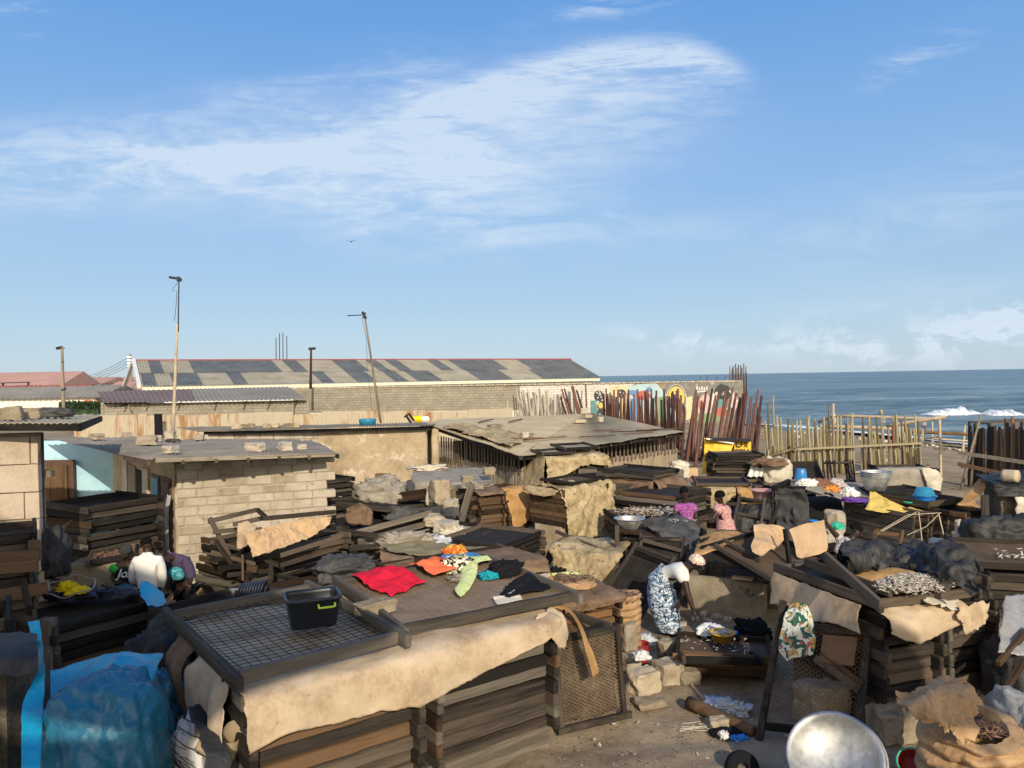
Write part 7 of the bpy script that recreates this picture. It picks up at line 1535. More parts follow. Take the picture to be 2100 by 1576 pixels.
# cream sheeted pile
F3=Frame((.98,15.85),(2.02,16.8))
oven(F3,0,F3.w,.85,.66,'tall peeling clay base of the cream sheeted pile','mud_plaster')
stack(F3,0,F3.w,.85,.66,8,.098,'cream sheeted pile in the middle','brown_wood',near=False,net='fill',nmat='net_brown',jit=.025,seed=24)
sheet('cream_sheet',[[F3.p(-.02,.85,1.46),F3.p(.35,.85,1.47),F3.p(.7,.85,1.47),F3.p(1.1,.85,1.46),F3.p(1.45,.80,1.46)],[F3.p(-.06,.40,1.46),F3.p(.35,.38,1.46),F3.p(.7,.38,1.46),F3.p(1.1,.38,1.46),F3.p(1.46,.35,1.46)],[F3.p(-.08,-.02,1.45),F3.p(.35,-.05,1.45),F3.p(.7,-.05,1.45),F3.p(1.1,-.05,1.45),F3.p(1.48,-.05,1.45)],[F3.p(.0,-.12,1.1),F3.p(.35,-.14,1.1),F3.p(.72,-.13,1.08),F3.p(1.12,-.15,1.1),F3.p(1.52,-.12,1.12)],[F3.p(.02,-.16,.7),F3.p(.38,-.20,.7),F3.p(.78,-.16,.7),F3.p(1.2,-.20,.7),F3.p(1.6,-.15,.75)],[F3.p(.04,-.20,.38),F3.p(.42,-.22,.30),F3.p(.82,-.20,.36),F3.p(1.2,-.24,.26),F3.p(1.6,-.18,.46)]],'paper_dirty','big stained cream sheet hanging to the ground over the middle pile','sheet',seed=93,res=(70,70),wr=.07,wk=2.4,ragged=.06)
sheet('cream_sheet',[[F3.p(.02,1.0,1.45),F3.p(-.02,.5,1.46),F3.p(.0,.0,1.46)],[F3.p(-.12,1.0,1.42),F3.p(-.16,.5,1.36),F3.p(-.10,.02,1.40)],[F3.p(-.13,1.0,1.36),F3.p(-.19,.5,1.28),F3.p(-.12,.05,1.34)]],'paper_dirty','edge of stained cream sheet over the left flank of the middle pile','sheet',seed=94,res=(16,24),wr=.02)
loose_tray(F3.p(.35,.02,1.49),F3.p(1.4,.05,1.49),F3.p(.30,.9,1.50),'tray of fish lying on the cream sheet of the middle pile',.07,'black_wood','fill','net_brown')
# rear cream sheeted pile
F4=Frame((.89,19.5),(2.40,19.95))
oven(F4,0,F4.w,.95,.5,'clay oven base of the rear cream sheeted pile')
stack(F4,0,.72,.95,.5,11,.11,'rear cream sheeted pile, left column','brown_wood',near=False,net=None,jit=.02,seed=25)
stack(F4,.78,F4.w,.95,.5,11,.11,'rear cream sheeted pile, right column','tray_wood',near=False,net=None,jit=.02,seed=26)
sheet('cream_sheet',[[F4.p(-.05,.9,1.74),F4.p(.5,.9,1.76),F4.p(1.0,.95,1.78),F4.p(1.6,.95,1.8)],[F4.p(-.05,.4,1.73),F4.p(.5,.4,1.75),F4.p(1.0,.4,1.77),F4.p(1.62,.4,1.76)],[F4.p(-.08,-.05,1.73),F4.p(.45,-.06,1.73),F4.p(1.0,-.06,1.73),F4.p(1.64,-.06,1.72)],[F4.p(-.08,-.14,1.4),F4.p(.45,-.14,1.5),F4.p(1.0,-.14,1.62),F4.p(1.68,-.12,1.58)],[F4.p(-.08,-.16,1.05),F4.p(.40,-.16,1.28),F4.p(.95,-.16,1.50),F4.p(1.72,-.14,1.46)]],'paper_dirty','stained cream sheet over the rear pile against the slatted shed','sheet',seed=95,res=(44,60),wr=.06,wk=2.4,ragged=.05)
sheet('cream_sheet',[[F4.p(-.06,1.0,1.76),F4.p(-.10,.5,1.77),F4.p(-.10,-.02,1.76)],[F4.p(-.30,1.1,1.3),F4.p(-.26,.5,1.3),F4.p(-.16,-.12,1.3)],[F4.p(-.52,1.3,.75),F4.p(-.38,.5,.72),F4.p(-.20,-.14,.75)]],'paper_dirty','darker stained sheet over the left flank of the rear pile','sheet',seed=96,res=(26,26),wr=.03)
sheet('cream_sheet',[[F4.p(1.58,-.1,1.72),F4.p(1.64,.5,1.76)],[F4.p(1.62,-.15,1.3),F4.p(1.84,.5,1.3)],[F4.p(1.60,-.2,.95),F4.p(1.88,.4,.9)],[F4.p(1.56,-.2,.62),F4.p(1.72,.2,.58)]],'paper_dirty','narrow stained cream sheet hanging at the right end of the rear pile','sheet',seed=97,res=(36,16),wr=.04,ragged=.04)
loose_tray(F4.p(-.15,.1,1.78),F4.p(.8,.12,1.78),F4.p(-.1,.9,1.80),'left black tray on top of the rear cream sheeted pile',.08,'black_wood','fill','grey_cloth')
loose_tray(F4.p(.55,.3,1.86),F4.p(1.55,.35,1.86),F4.p(.5,1.2,1.90),'right black tray on top of the rear cream sheeted pile',.08,'black_wood','fill','grey_cloth')
stone(az(1245,17.6,.9),(.3,.3,.4),'dark block right of the cream sheeted pile','concrete',seed=141)
sheet('sacking',[[at(1250,1018,17.5),at(1278,1022,17.3)],[at(1248,1040,17.3),at(1278,1042,17.2)],[at(1248,1058,17.2),at(1270,1054,17.1)]],'paper_brown','brown sacking between the cream sheeted pile and the black trays','sacking',seed=98,res=(16,14),wr=.04)
# piles at the back, right of the middle
F20=Frame((3.3,17.9),(4.05,18.7))
b_=MB();b_.box(F20.p(.5,.65,.62),(1.0,1.3,1.24),F20.rz);b_.solo('covered_pile','black_wood_x','dark pile hidden under brown sheets near the shed corner','pile')
sheet('brown_sheet',[[F20.p(-.1,1.3,1.30),F20.p(.5,1.3,1.31),F20.p(1.15,1.3,1.3)],[F20.p(-.1,.5,1.30),F20.p(.5,.5,1.31),F20.p(1.15,.5,1.3)],[F20.p(-.06,-.06,1.29),F20.p(.5,-.06,1.28),F20.p(1.15,-.05,1.29)],[F20.p(-.06,-.2,1.08),F20.p(.45,-.22,1.02),F20.p(1.2,-.2,1.12)]],'paper_brown','brown sheet hanging from the dark pile near the shed corner, right face','sheet',seed=99,res=(26,26),wr=.02)
sheet('brown_sheet',[[F20.p(-.04,1.4,1.29),F20.p(-.05,.7,1.30),F20.p(-.04,.0,1.29)],[F20.p(-.14,1.35,1.05),F20.p(-.16,.7,1.0),F20.p(-.12,-.05,1.02)],[F20.p(-.16,1.2,.80),F20.p(-.18,.7,.74),F20.p(-.14,.1,.84)]],'paper_brown','brown sheet hanging from the dark pile near the shed corner, left face','sheet',seed=100,res=(22,26),wr=.02)
stack(F20,-.1,1.1,1.45,1.33,2,.09,'pair on the brown sheets near the shed corner','black_wood',near=True,net='fill',jit=.06,rot=.06,seed=27)
F21=Frame((3.32,16.1),(4.42,17.3))
oven(F21,0,F21.w,1.3,.45,'clay oven base of the broad black pile behind the fish tray')
stack(F21,0,F21.w,1.35,.45,8,.095,'broad black pile behind the fish tray','black_wood',near=True,net='fill',jit=.04,rot=.03,seed=28)
F21b=Frame((2.9,18.2),(3.3,19.2));stack(F21b,0,1.1,1.0,.5,7,.10,'black pile left of the broad one','black_wood',near=False,net='fill',jit=.04,seed=29)
F22=Frame((4.25,18.5),(5.45,18.3))
stack(F22,0,F22.w,1.3,.25,8,.093,'pile under the rusty tan sheet','black_wood',near=False,net='fill',jit=.05,seed=30)
sheet('tan_sheet',[[F22.p(-.1,.9,1.05),F22.p(.6,.9,1.07),F22.p(1.1,.9,1.07)],[F22.p(-.1,-.02,1.04),F22.p(.6,-.03,1.05),F22.p(1.1,-.02,1.05)],[F22.p(-.12,-.14,0.86),F22.p(.6,-.15,0.79),F22.p(1.1,-.12,0.93)],[F22.p(-.12,-.15,0.69),F22.p(.55,-.16,0.57),F22.p(1.05,-.12,0.85)]],'paper_dirty','rusty tan sheet over the pile behind the two women','sheet',seed=101,res=(28,30),wr=.02)
sheet('tan_sheet',[[F22.p(1.1,.4,1.07),F22.p(1.5,.3,1.05)],[F22.p(1.12,-.1,1.03),F22.p(1.62,-.1,0.99)],[F22.p(1.2,-.2,0.71),F22.p(1.75,-.2,0.67)],[F22.p(1.3,-.2,0.43),F22.p(1.78,-.2,0.47)]],'paper_orange','ragged tan sheet hanging at the right end of the pile behind the women','sheet',seed=102,res=(26,20),wr=.04,ragged=.06)
stack(F22,.2,1.5,1.3,1.08,1,.09,'flat black tray on the rusty tan sheet','black_wood',near=True,net='fill',seed=31)
F23=Frame((5.35,20.6),(6.75,20.4))
b_=MB();b_.box(F23.p(.7,.5,.5),(1.35,.95,1.0),F23.rz);b_.solo('black_oven','sooty_mud','sooty oven carrying the splayed black trays before the yellow banner','oven')
stack(F23,0,F23.w-.15,1.0,1.04,8,.075,'splayed pile by the yellow banner','black_wood',near=True,net='fill',jit=.10,rot=.12,seed=32,over=.10)
F23b=Frame((5.0,19.3),(6.3,19.1));stack(F23b,.1,1.4,1.0,.6,4,.10,'low black pile below the splayed one','black_wood',near=False,net='fill',jit=.06,seed=33)
F23c=Frame((5.9,18.2),(7.1,18.0));stack(F23c,0,1.2,1.0,.5,5,.10,'dark pile beside the rusty sheet','black_wood',near=False,net='fill',jit=.08,rot=.06,seed=34)
sheet('brown_sheet',[[F23c.p(.3,.9,1.04),F23c.p(.8,.9,1.1),F23c.p(1.35,.9,1.04)],[F23c.p(.3,.1,1.03),F23c.p(.8,.1,1.08),F23c.p(1.4,.1,1.02)],[F23c.p(.4,-.14,.92),F23c.p(.85,-.16,.94),F23c.p(1.4,-.14,.92)]],'paper_brown','reddish brown sheet on the dark pile right of the rusty tan sheet','sheet',seed=103,res=(18,24),wr=.04)
# yellow banner on its rack
bn=thing('yellow_banner','yellow printed banner hung over a dark rack behind the splayed black trays','banner',at(1490,975,21.8))
sheet_mb([[at(1444,899,21.9),at(1475,903,21.8),at(1506,908,21.7)],[at(1444,925,21.8),at(1470,928,21.7),at(1500,924,21.65)],[at(1441,950,21.7),at(1462,954,21.6),at(1492,944,21.6)],[at(1438,972,21.6),at(1456,972,21.55),at(1474,966,21.6)]],res=(30,30),wr=.05,wk=2.2,ragged=.02,seed=104).part(bn,'draped_cloth','banner_yellow',True)
b_=MB();b_.prism([at(1506,903,21.72),at(1540,904,21.7),at(1541,945,21.7),at(1506,945,21.72)],(0,.03,0));b_.part(bn,'printed_panel','banner_yellow')
text(bn,'U',at(1516,911,21.66),.30,'ink_black');text(bn,'as',at(1529,912,21.66),.20,'ink_black',m3=Matrix(((0,-1,0),(0,0,-1),(1,0,0))))
text(bn,'BBU',at(1522,927,21.66),.22,'ink_black')
b_=MB();b_.beam(at(1446,901,21.85),at(1538,903,21.7),.5,.05);b_.part(bn,'rack_top','black_wood_x')
for px in (1449,1536):b_=MB();b_.box(az(px,21.95,.9),(.06,.06,1.8));b_.part(bn,'rack_post','black_wood_z')
b_=MB();b_.beam(at(1448,900,21.6),at(1505,910,21.58),.015,.04);b_.part(bn,'white_border','ink_white')
# stuff right of the banner
lump('white_sack',at(1590,965,20.4)+Vector((0,0,-.35)),(.42,.3,.42),'pale_cloth','stuffed cream sack behind the brown sheets, right of the splayed black trays','sack',seed=105,flat=.8,amp=.14)
corrugated_mb(at(1532,978,20.2),at(1562,978,20.1),at(1570,955,20.3),at(1540,955,20.4),pitch=.14,amp=.025,per=8).solo('iron_scrap','white_paint','scrap of pale corrugated sheet beside the stuffed cream sack','iron sheet')
lump('brown_cloth',at(1575,950,20.2)+Vector((0,0,-.05)),(.52,.35,.14),'paper_brown','brown sacking thrown over the stuffed cream sack','sacking',seed=106,amp=.3,k=2)
lump('cream_cloth',at(1392,953,20)+Vector((0,0,-.1)),(.26,.2,.16),'pale_cloth','cream cloth bunched near the corner of the shed','cloth',seed=107,amp=.3,k=2.4)
sheet('cream_strip',[[at(1398,950,19.9),at(1410,952,19.9)],[at(1402,965,19.8),at(1414,966,19.8)],[at(1402,980,19.7),at(1412,980,19.7)]],'pale_cloth','cream strip hanging below the bunched cream cloth','cloth',seed=108,res=(18,10),wr=.03)
b_=MB();b_.box(at(1418,970,20),(.28,.25,.26));b_.solo('carton','kraft','small brown carton near the corner of the shed','carton')
lb_=loose_tray(at(1626,988,20.3),at(1690,986,20.2),at(1634,950,20.9),'covered black frame standing on edge before the bamboo fence',.07,'black_wood','fill','net_fill')
for k in range(4):loose_tray(at(1690+7*k,990,19.8-.1*k),at(1740+5*k,989,19.6-.1*k),at(1696+7*k,950,20.3-.1*k),('leftmost','second','third','rightmost')[k]+' of the black frames leaning together before the bamboo fence',.05,'black_wood',None,near=True,group='black frames leaning before the bamboo fence')
# black tarpaulin hut with laundry
ht=thing('tarpaulin_hut','small black tarpaulin hut with a slanting grey roof board','hut',az(1660,16,0))
h0,h1=at(1586,1000,16.2),at(1652,1003,15.7);rp=[at(1652,1004,15.6),at(1782,1043,15.2),at(1722,986,17.6),at(1618,986,17.4)]
b_=MB();b_.prism([rp[0],rp[1],rp[2]+Vector((.7,0,-.1)),rp[3]],(0,0,.03));b_.part(ht,'roof_board','grey_roof')
b_=MB();b_.beam(h0,h1,.08,.09);b_.beam(h0,rp[3],.07,.07);b_.part(ht,'beam','black_wood_x')
for p in (h0,h1,rp[3]):b_=MB();b_.box(Vector((p.x,p.y+.02,p.z/2)),(.06,.06,p.z));b_.part(ht,'post','black_wood_z')
sheet_mb([[h0.lerp(h1,j/4)+Vector((0,-.06,.0))for j in range(5)],[h0.lerp(h1,j/4)+Vector((.02*math.sin(j*2),-.10-.05*(j%2),-.6))for j in range(5)],[h0.lerp(h1,.1+j*.19)+Vector((.0,-.14-.05*((j+1)%2),-1.25))for j in range(5)]],res=(44,44),wr=.11,wk=2.2,ragged=.03,seed=110).part(ht,'front_sheet','charcoal_cloth',True)
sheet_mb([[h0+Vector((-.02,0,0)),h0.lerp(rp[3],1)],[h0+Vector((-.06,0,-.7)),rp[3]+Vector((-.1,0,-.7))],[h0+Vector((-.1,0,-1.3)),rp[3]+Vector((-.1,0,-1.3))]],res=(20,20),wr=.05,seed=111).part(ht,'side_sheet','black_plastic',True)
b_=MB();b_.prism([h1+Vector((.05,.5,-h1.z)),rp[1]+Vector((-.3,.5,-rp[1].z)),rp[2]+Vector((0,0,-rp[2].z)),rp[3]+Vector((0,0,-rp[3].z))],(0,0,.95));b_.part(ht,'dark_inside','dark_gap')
stone(at(1712,1062,15.3)+Vector((0,0,-.30)),(.32,.3,.42),'mud block pillar under the slanting roof board of the hut','mud_block',seed=142)
stone(at(1705,1075,15.1)+Vector((0,0,-.35)),(.34,.3,.24),'lower mud block under the pillar of the hut','mud_block',seed=143,rz=.2)
def onr(a,b2,z=.05):return rp[0].lerp(rp[1],a).lerp(rp[3].lerp(rp[2],a),b2)+Vector((0,0,z))
for nm,p,sz,mt,lab,sd_ in (('white_towel',onr(.12,.35),(.32,.2,.10),'white_cloth','white towel heaped at the left of the laundry on the roof board',1),('white_towel',onr(.02,.25),(.16,.12,.06),'white_cloth','end of white towel hanging at the left edge of the roof board',2),('brown_cloth',onr(.40,.45),(.30,.22,.14),'brown_cloth','brown cloth in the middle of the laundry on the roof board',3),('print_cloth',onr(.50,.25),(.18,.14,.10),'print_orange','orange printed cloth beside the brown cloth in the laundry',4),('orange_cloth',onr(.60,.32),(.12,.10,.08),'orange_cloth','small bright orange cloth in the laundry',5),('floral_cloth',onr(.70,.55),(.34,.22,.12),'print_floral','floral white cloth at the right of the laundry',6),('white_cloth',onr(.80,.25),(.26,.2,.12),'white_cloth','white crumpled cloth at the right end of the laundry',7),('green_cloth',onr(.12,.62),(.26,.12,.03),'print_green','flat green printed cloth behind the white towel',8)):
 lump(nm,p,sz,mt,lab,'clothes','laundry on the roof board',seed=150+sd_,amp=.32,k=2.6,rz=sd_)
cloth('black_cloth',[[onr(.35,.10),onr(.6,.08),onr(.95,.10)],[onr(.30,-.02),onr(.6,-.04,.02),onr(.98,-.03,.02)]],'black_cloth','black cloth along the front edge of the roof board',res=(12,30))
lump('purple_cloth',onr(.78,.0),(.26,.12,.06),'purple_cloth','purple cloth at the front edge of the roof board','clothes',seed=160,amp=.3,k=3,rz=-.4)
cloth('yellow_cloth',[[at(1783,1008,15.7),at(1800,1012,15.7),at(1812,1020,15.7)],[at(1782,1028,15.2),at(1815,1028,15.2),at(1850,1036,15.2)],[at(1774,1044,14.9),at(1812,1040,14.9),at(1868,1042,15.0)],[at(1790,1048,14.7),at(1830,1050,14.7),at(1897,1049,14.8)]],'yellow_cloth','pale yellow cloth spread beside the laundry over the tied pile',res=(26,36),wr=.05)
def bucket(c,r_,h,mat,lab,up=True,name='bucket'):
 pr=[(.001,0),(r_*.78,0),(r_*.80,.01),(r_,h),(r_*1.06,h),(r_*1.06,h+.012),(r_*.97,h+.012),(r_*.77,.015),(.001,.012)]
 m_=None if up else Matrix.Rotation(math.pi,3,'X');return MB().lathe(pr,c if up else c+Vector((0,0,h+.012)),36,m_).solo(name,mat,lab,'bucket',smooth=True)
bucket(onr(.22,.95,.03),.135,.24,'plastic_blue','blue bucket upside down on the roof board above the laundry',False)
bucket(at(1670,1072,15.3)+Vector((0,0,-.15)),.10,.18,'plastic_bright_blue','small bright blue bucket in the shade of the hut')
lump('green_bag',at(1716,1078,13.6)+Vector((0,0,-.06)),(.13,.1,.09),'plastic_green','bright green plastic scrap behind the seated woman','plastic',seed=161,amp=.3,k=3)
b_=MB();b_.box(at(1706,1068,14.2),(.26,.04,.24),.5);b_.solo('carton_flap','concrete','grey green board leaning behind the green plastic scrap','board')
bucket(at(1567,1010,16.8)+Vector((0,0,-.16)),.27,.2,'plastic_pink','wide faded pink tub left of the black hut',name='tub')
# frames left of the hut
loose_tray(at(1500,1090,14.6),at(1560,1100,14.4),at(1520,1022,15.2),'black frame leaning before the black hut, larger one',.06,'black_wood',None)
planks([(at(1512,1028,15.2),at(1588,1028,15.3)),(at(1505,1053,15.0),at(1582,1064,14.8)),(at(1572,1090,14.6),at(1600,1030,15.2))],'bar',['upper bar of a broken rack before the black hut','middle bar of a broken rack before the black hut','slanting bar of a broken rack before the black hut'],wood='black_wood_x',w=.04,h=.06)
lump('black_tarpaulin',at(1540,1068,15.2)+Vector((0,0,-.4)),(.46,.3,.42),'black_plastic','black tarpaulin heap left of the hut, behind the pink dress woman','heap',seed=162,amp=.2,k=2,flat=.8)
# fish tray and bowl
F19=Frame((2.08,14.9),(3.45,15.1))
oven(F19,0,F19.w,1.1,.45,'clay oven base of the fish tray behind the aluminium bowl')
stack(F19,0,F19.w,1.2,.45,5,.105,'pile carrying the heaped fish tray','black_wood',near=True,net='fill',jit=.03,seed=35)
fish(lambda r:F19.p(min(1.3,max(.1,r.gauss(.75,.27))),min(1.1,max(.1,r.gauss(.6,.22))),.97),520,'fish_silver','pale fish heaped on the pile behind the aluminium bowl',size=.085,seed=13,lift=.09)
fish(lambda r:F19.p(min(1.3,max(.1,r.gauss(.7,.3))),min(1.1,max(.1,r.gauss(.55,.22))),.97),320,'fish_brown','brown fish mixed into the heap behind the aluminium bowl',size=.085,seed=14,lift=.09)
bt=thing('work_table','rough wooden stand carrying the aluminium bowl','table',az(1305,13.6,0))
b_=MB();b_.prism([at(1262,1085,13.2),at(1350,1099,13.0),at(1372,1086,14.2),at(1280,1076,14.4)],(0,0,-.05));b_.part(bt,'tabletop','brown_wood_x')
for px,yd in ((1260,13.2),(1345,13.0),(1368,14.2)):b_=MB();b_.box(az(px,yd,.56 if px>1300 else .60),(.07,.07,1.1 if px>1300 else 1.2));b_.part(bt,'leg','black_wood_z')
basin_mb(at(1291,1086,13.6),.25,.20,.03,.55).solo('aluminium_bowl','aluminium','bright aluminium bowl standing on the rough wooden stand','bowl',smooth=True)
b_=MB();b_.box(az(1300,13.7,.42),(.75,.6,.8));b_.solo('sooty_oven','sooty_mud','sooty oven under the rough wooden stand','oven')
sheet('black_sheet',[[at(1318,1072,14.2),at(1345,1060,14.4),at(1385,1058,14.5),at(1428,1075,14.3)],[at(1325,1082,13.6),at(1350,1074,13.7),at(1390,1074,13.6),at(1432,1090,13.5)],[at(1352,1098,13.0),at(1370,1104,12.9),at(1402,1108,12.8),at(1430,1122,12.8)],[at(1360,1118,12.7),at(1385,1130,12.6),at(1408,1140,12.5),at(1424,1150,12.5)]],'charcoal_cloth','black grey tarpaulin draped behind the bending woman','tarpaulin',seed=163,res=(50,60),wr=.14,wk=2.6)
ks=lump('kraft_bag',at(1405,1078,14.0)+Vector((0,0,-.12)),(.24,.16,.13),'sack_kraft','open kraft bag between the two standing women','bag',seed=164,amp=.25,k=2.6)
fish(lambda r:at(1405,1074,13.95)+Vector((r.gauss(0,.12),r.gauss(0,.06),.04)),120,'fish_silver','fish in the open kraft bag',size=.07,seed=15)
# leaning frames behind the bending woman
loose_tray(at(1237,1224,11.9),at(1322,1262,11.5),at(1290,1122,12.5),'black mesh tray leaning at the left of the bending woman',.08,'black_wood','hex',over=.10,pitch=.035)
loose_tray(at(1240,1220,12.1),at(1325,1256,11.7),at(1294,1116,12.7),'second black tray leaning close behind the black mesh tray',.06,'black_wood','fill',over=.05)
loose_tray(at(1300,1180,12.6),at(1396,1190,12.3),at(1302,1100,13.0),'black frame standing behind the black mesh tray',.06,'black_wood','fill',over=.05)
planks([(at(1318,1108,12.7),at(1398,1130,12.5)),(at(1310,1105,12.8),at(1395,1106,12.7)),(at(1390,1180,12.2),at(1412,1118,12.6)),(at(1302,1235,11.9),at(1262,1325,10.6)),(at(1300,1190,12.4),at(1316,1110,12.7))],'bar',['slanting bar over the black frames left of the bending woman','top bar over the black frames left of the bending woman','steep bar just behind the head of the bending woman','long bar slanting down left of the bending woman','steep bar at the left of the black frames'],wood='black_wood_x',w=.04,h=.06)
b_=MB();b_.box(at(1452,1110,13.7)+Vector((.05,0,-.42)),(1.0,.8,.84),.1);b_.solo('clay_oven','mud_plaster','pale brown clay oven between the two standing women and the concrete oven','oven')
# kraft papers and trays right of the bending woman
loose_tray(at(1445,1128,12.0),at(1580,1198,11.0),at(1540,1082,13.0),'tray of fish tilted behind the concrete oven',.09,'black_wood','fill','net_brown',over=.12)
loose_tray(at(1440,1112,12.5),at(1530,1168,11.9),at(1500,1090,13.2),'black tray under the tilted tray of fish',.08,'black_wood','fill',over=.12)
loose_tray(at(1540,1160,12.0),at(1660,1175,11.5),at(1560,1130,13.2),'black tray below the two bright kraft papers',.10,'black_wood','fill','net_fill')
b_=MB();b_.box(at(1560,1190,12.3)+Vector((.3,.4,-.35)),(1.5,1.0,.75),-.2);b_.solo('sooty_oven','sooty_mud','sooty oven under the bright kraft papers','oven')
sheet('kraft_sheet',[[at(1545,1080,12.3),at(1580,1078,12.4),at(1617,1090,12.4)],[at(1548,1098,12.0),at(1580,1100,12.1),at(1606,1110,12.2)],[at(1540,1120,11.7),at(1566,1124,11.7),at(1592,1124,11.8)],[at(1542,1134,11.5),at(1560,1142,11.5),at(1576,1132,11.6)]],'kraft','left bright kraft paper with sharp creases behind the concrete oven','paper sheet',seed=165,res=(40,40),wr=.07,wk=2.4,ragged=.004)
sheet('kraft_sheet',[[at(1618,1088,12.2),at(1655,1074,12.3),at(1690,1066,12.3)],[at(1628,1112,12.0),at(1660,1102,12.05),at(1694,1090,12.1)],[at(1634,1140,11.8),at(1666,1132,11.85),at(1698,1118,11.9)],[at(1642,1146,11.75),at(1670,1140,11.8),at(1696,1130,11.85)]],'kraft','right bright kraft paper standing like a board behind the concrete oven','paper sheet',seed=166,res=(40,40),wr=.03,wk=2,ragged=.003)
sheet('kraft_sheet',[[at(1440,1098,12.9),at(1480,1088,12.9),at(1525,1094,12.9)],[at(1428,1120,12.2),at(1465,1112,12.2),at(1505,1108,12.3)],[at(1422,1140,11.7),at(1450,1136,11.7),at(1480,1128,11.8)]],'paper_orange','dull brown paper under the tilted tray of fish','paper sheet',seed=167,res=(16,26),wr=.04)
sheet('kraft_sheet',[[at(1485,1140,12.0),at(1515,1150,11.9),at(1545,1165,11.8)],[at(1488,1155,11.8),at(1515,1160,11.7),at(1540,1172,11.6)]],'paper_orange','crumpled brown paper below the tilted tray of fish','paper sheet',seed=168,res=(12,22),wr=.05)
planks([(at(1466,1119,11.8),at(1584,1190,10.9)),(at(1484,1108,12.2),at(1560,1150,11.6)),(at(1610,1085,11.7),at(1620,1165,11.6))],'bar',['long black bar slanting behind the concrete oven','upper black bar slanting behind the concrete oven','upright black bar between the two bright kraft papers'],wood='black_wood_x',w=.05,h=.07)
sheet('frayed_rope_mat',[[at(1614,1158,10.6),at(1630,1162,10.6)],[at(1640,1172,10.3),at(1640,1180,10.2)],[at(1705,1188,10.0),at(1700,1196,9.9)]],'paper_tan','frayed pale strip lying left of the slanting board on the right oven','strip',seed=169,res=(30,8),wr=.04,ragged=.04)
lump('fish_scraps',at(1690,1160,10.8)+Vector((0,0,-.15)),(.26,.2,.16),'kraft','crumpled kraft scraps behind the slanting board of the right oven','paper scrap',seed=170,amp=.35,k=3)
b_=MB();b_.box(at(1668,1165,11.2)+Vector((0,.1,-.1)),(.4,.3,.32),.3);b_.solo('dark_carton','charcoal_cloth','dark carton below the right bright kraft paper','carton')
# tied piles on the right
F25=Frame((7.42,14.3),(8.30,14.66))
stack(F25,0,.42,1.5,.35,8,.094,'tied pile, left column','tray_wood',near=True,net='fill',nmat='net_brown',jit=.02,rot=.01,seed=36)
stack(F25,.48,F25.w,1.5,.35,8,.094,'tied pile, right column','tray_wood',near=True,net='fill',nmat='net_brown',jit=.02,rot=.01,seed=37)
oven(F25,0,F25.w,1.45,.35,'clay oven base of the tied pile')
b_=MB();b_.tube([at(1790,1098,13.2),at(1862,1056,14.1),at(1930,1052,14.3)],.008,4);b_.tube([at(1800,1095,13.2),at(1880,1050,14.1)],.008,4);b_.tube([at(1884,1050,14.2),at(1892,1120,14.0)],.01,4);b_.tube([at(1925,1055,14.3),at(1940,1118,14.1)],.012,4);b_.tube([at(1860,1098,14.1),at(1900,1080,14.2),at(1928,1052,14.3)],.008,4);b_.solo('rope','driftwood','pale rope lashed around the tied pile','rope')
planks([(at(1786,1122,13.0),at(1800,1086,13.3)),(at(1790,1092,13.2),at(1850,1098,13.4)),(at(1846,1118,13.2),at(1852,1090,13.4))],'bar',['slanting bar of the open frame before the tied pile','top bar of the open frame before the tied pile','upright bar at the right of the open frame before the tied pile'],wood='brown_wood_x',w=.04,h=.07)
F26=Frame((8.46,14.4),(9.15,14.72))
stack(F26,0,F26.w,1.55,.30,8,.10,'stout pile right of the tied one','tray_wood',near=True,net='fill',jit=.02,rot=.01,seed=38)
oven(F26,0,F26.w,1.5,.3,'clay oven base of the stout pile')
loose_tray(F26.p(-.3,.5,1.12),F26.p(.72,.5,1.12),F26.p(-.3,1.6,1.14),'deep black tray beside the blue basins',.14,'black_wood','fill')
F28=Frame((7.7,15.9),(9.0,16.1))
stack(F28,0,F28.w,1.0,.4,8,.105,'dark pile under the aluminium basins','black_wood',near=True,net='fill',jit=.04,rot=.03,seed=39)
for k in range(4):
 basin_mb(at(1795,1007,16.1)+Vector((.01*k,0,.045*k*.8)),.29+.004*k,.30,.02,.62).solo('aluminium_basin','aluminium',('lowest','second','third','topmost')[k]+' of the aluminium basins nested on the dark pile','basin','nested aluminium basins on the dark pile',smooth=True)
b_=MB()
for k,a in enumerate((-2.15,-1.95,-1.0,-.85)):b_.tube([at(1795,1007,16.1)+Vector((.268*math.cos(a),.268*math.sin(a),.20)),at(1795,1007,16.1)+Vector((.276*math.cos(a),.276*math.sin(a),.24))],.025,6)
b_.solo('red_mark','plastic_red','faded red painted marks on the lowest aluminium basin','marking')if False else None
lump('pot_cover',at(1784,976,16.1)+Vector((0,0,-.02)),(.12,.1,.05),'white_cloth','white lid on top of the nested aluminium basins','lid',seed=171,amp=.03)
c=at(1897,1033,15.1);basin_mb(c,.20,.15,.025,.72).solo('blue_basin','plastic_bright_blue','bright blue basin under the upturned one beside the yellow cloth','basin',smooth=True)
MB().lathe([(.001,.165),(.13,.165),(.145,.155),(.19,.03),(.205,.025),(.205,.015),(.18,.015),(.13,.15),(.001,.155)],c+Vector((-.01,0,.15)),40).solo('teal_basin','plastic_teal','teal basin turned upside down on the bright blue one','basin',smooth=True)
MB().lathe([(.001,0),(.10,0),(.12,.03),(.115,.035),(.001,.03)],at(1866,1032,15.1),30).solo('green_dish','plastic_green','small green dish left of the blue basins','dish',smooth=True)
F27=Frame((8.75,17.8),(9.9,17.7))
stack(F27,0,F27.w,1.1,.4,11,.10,'pile under the grey sacking','tray_wood',near=True,net='fill',jit=.03,rot=.02,seed=40,over=.09)
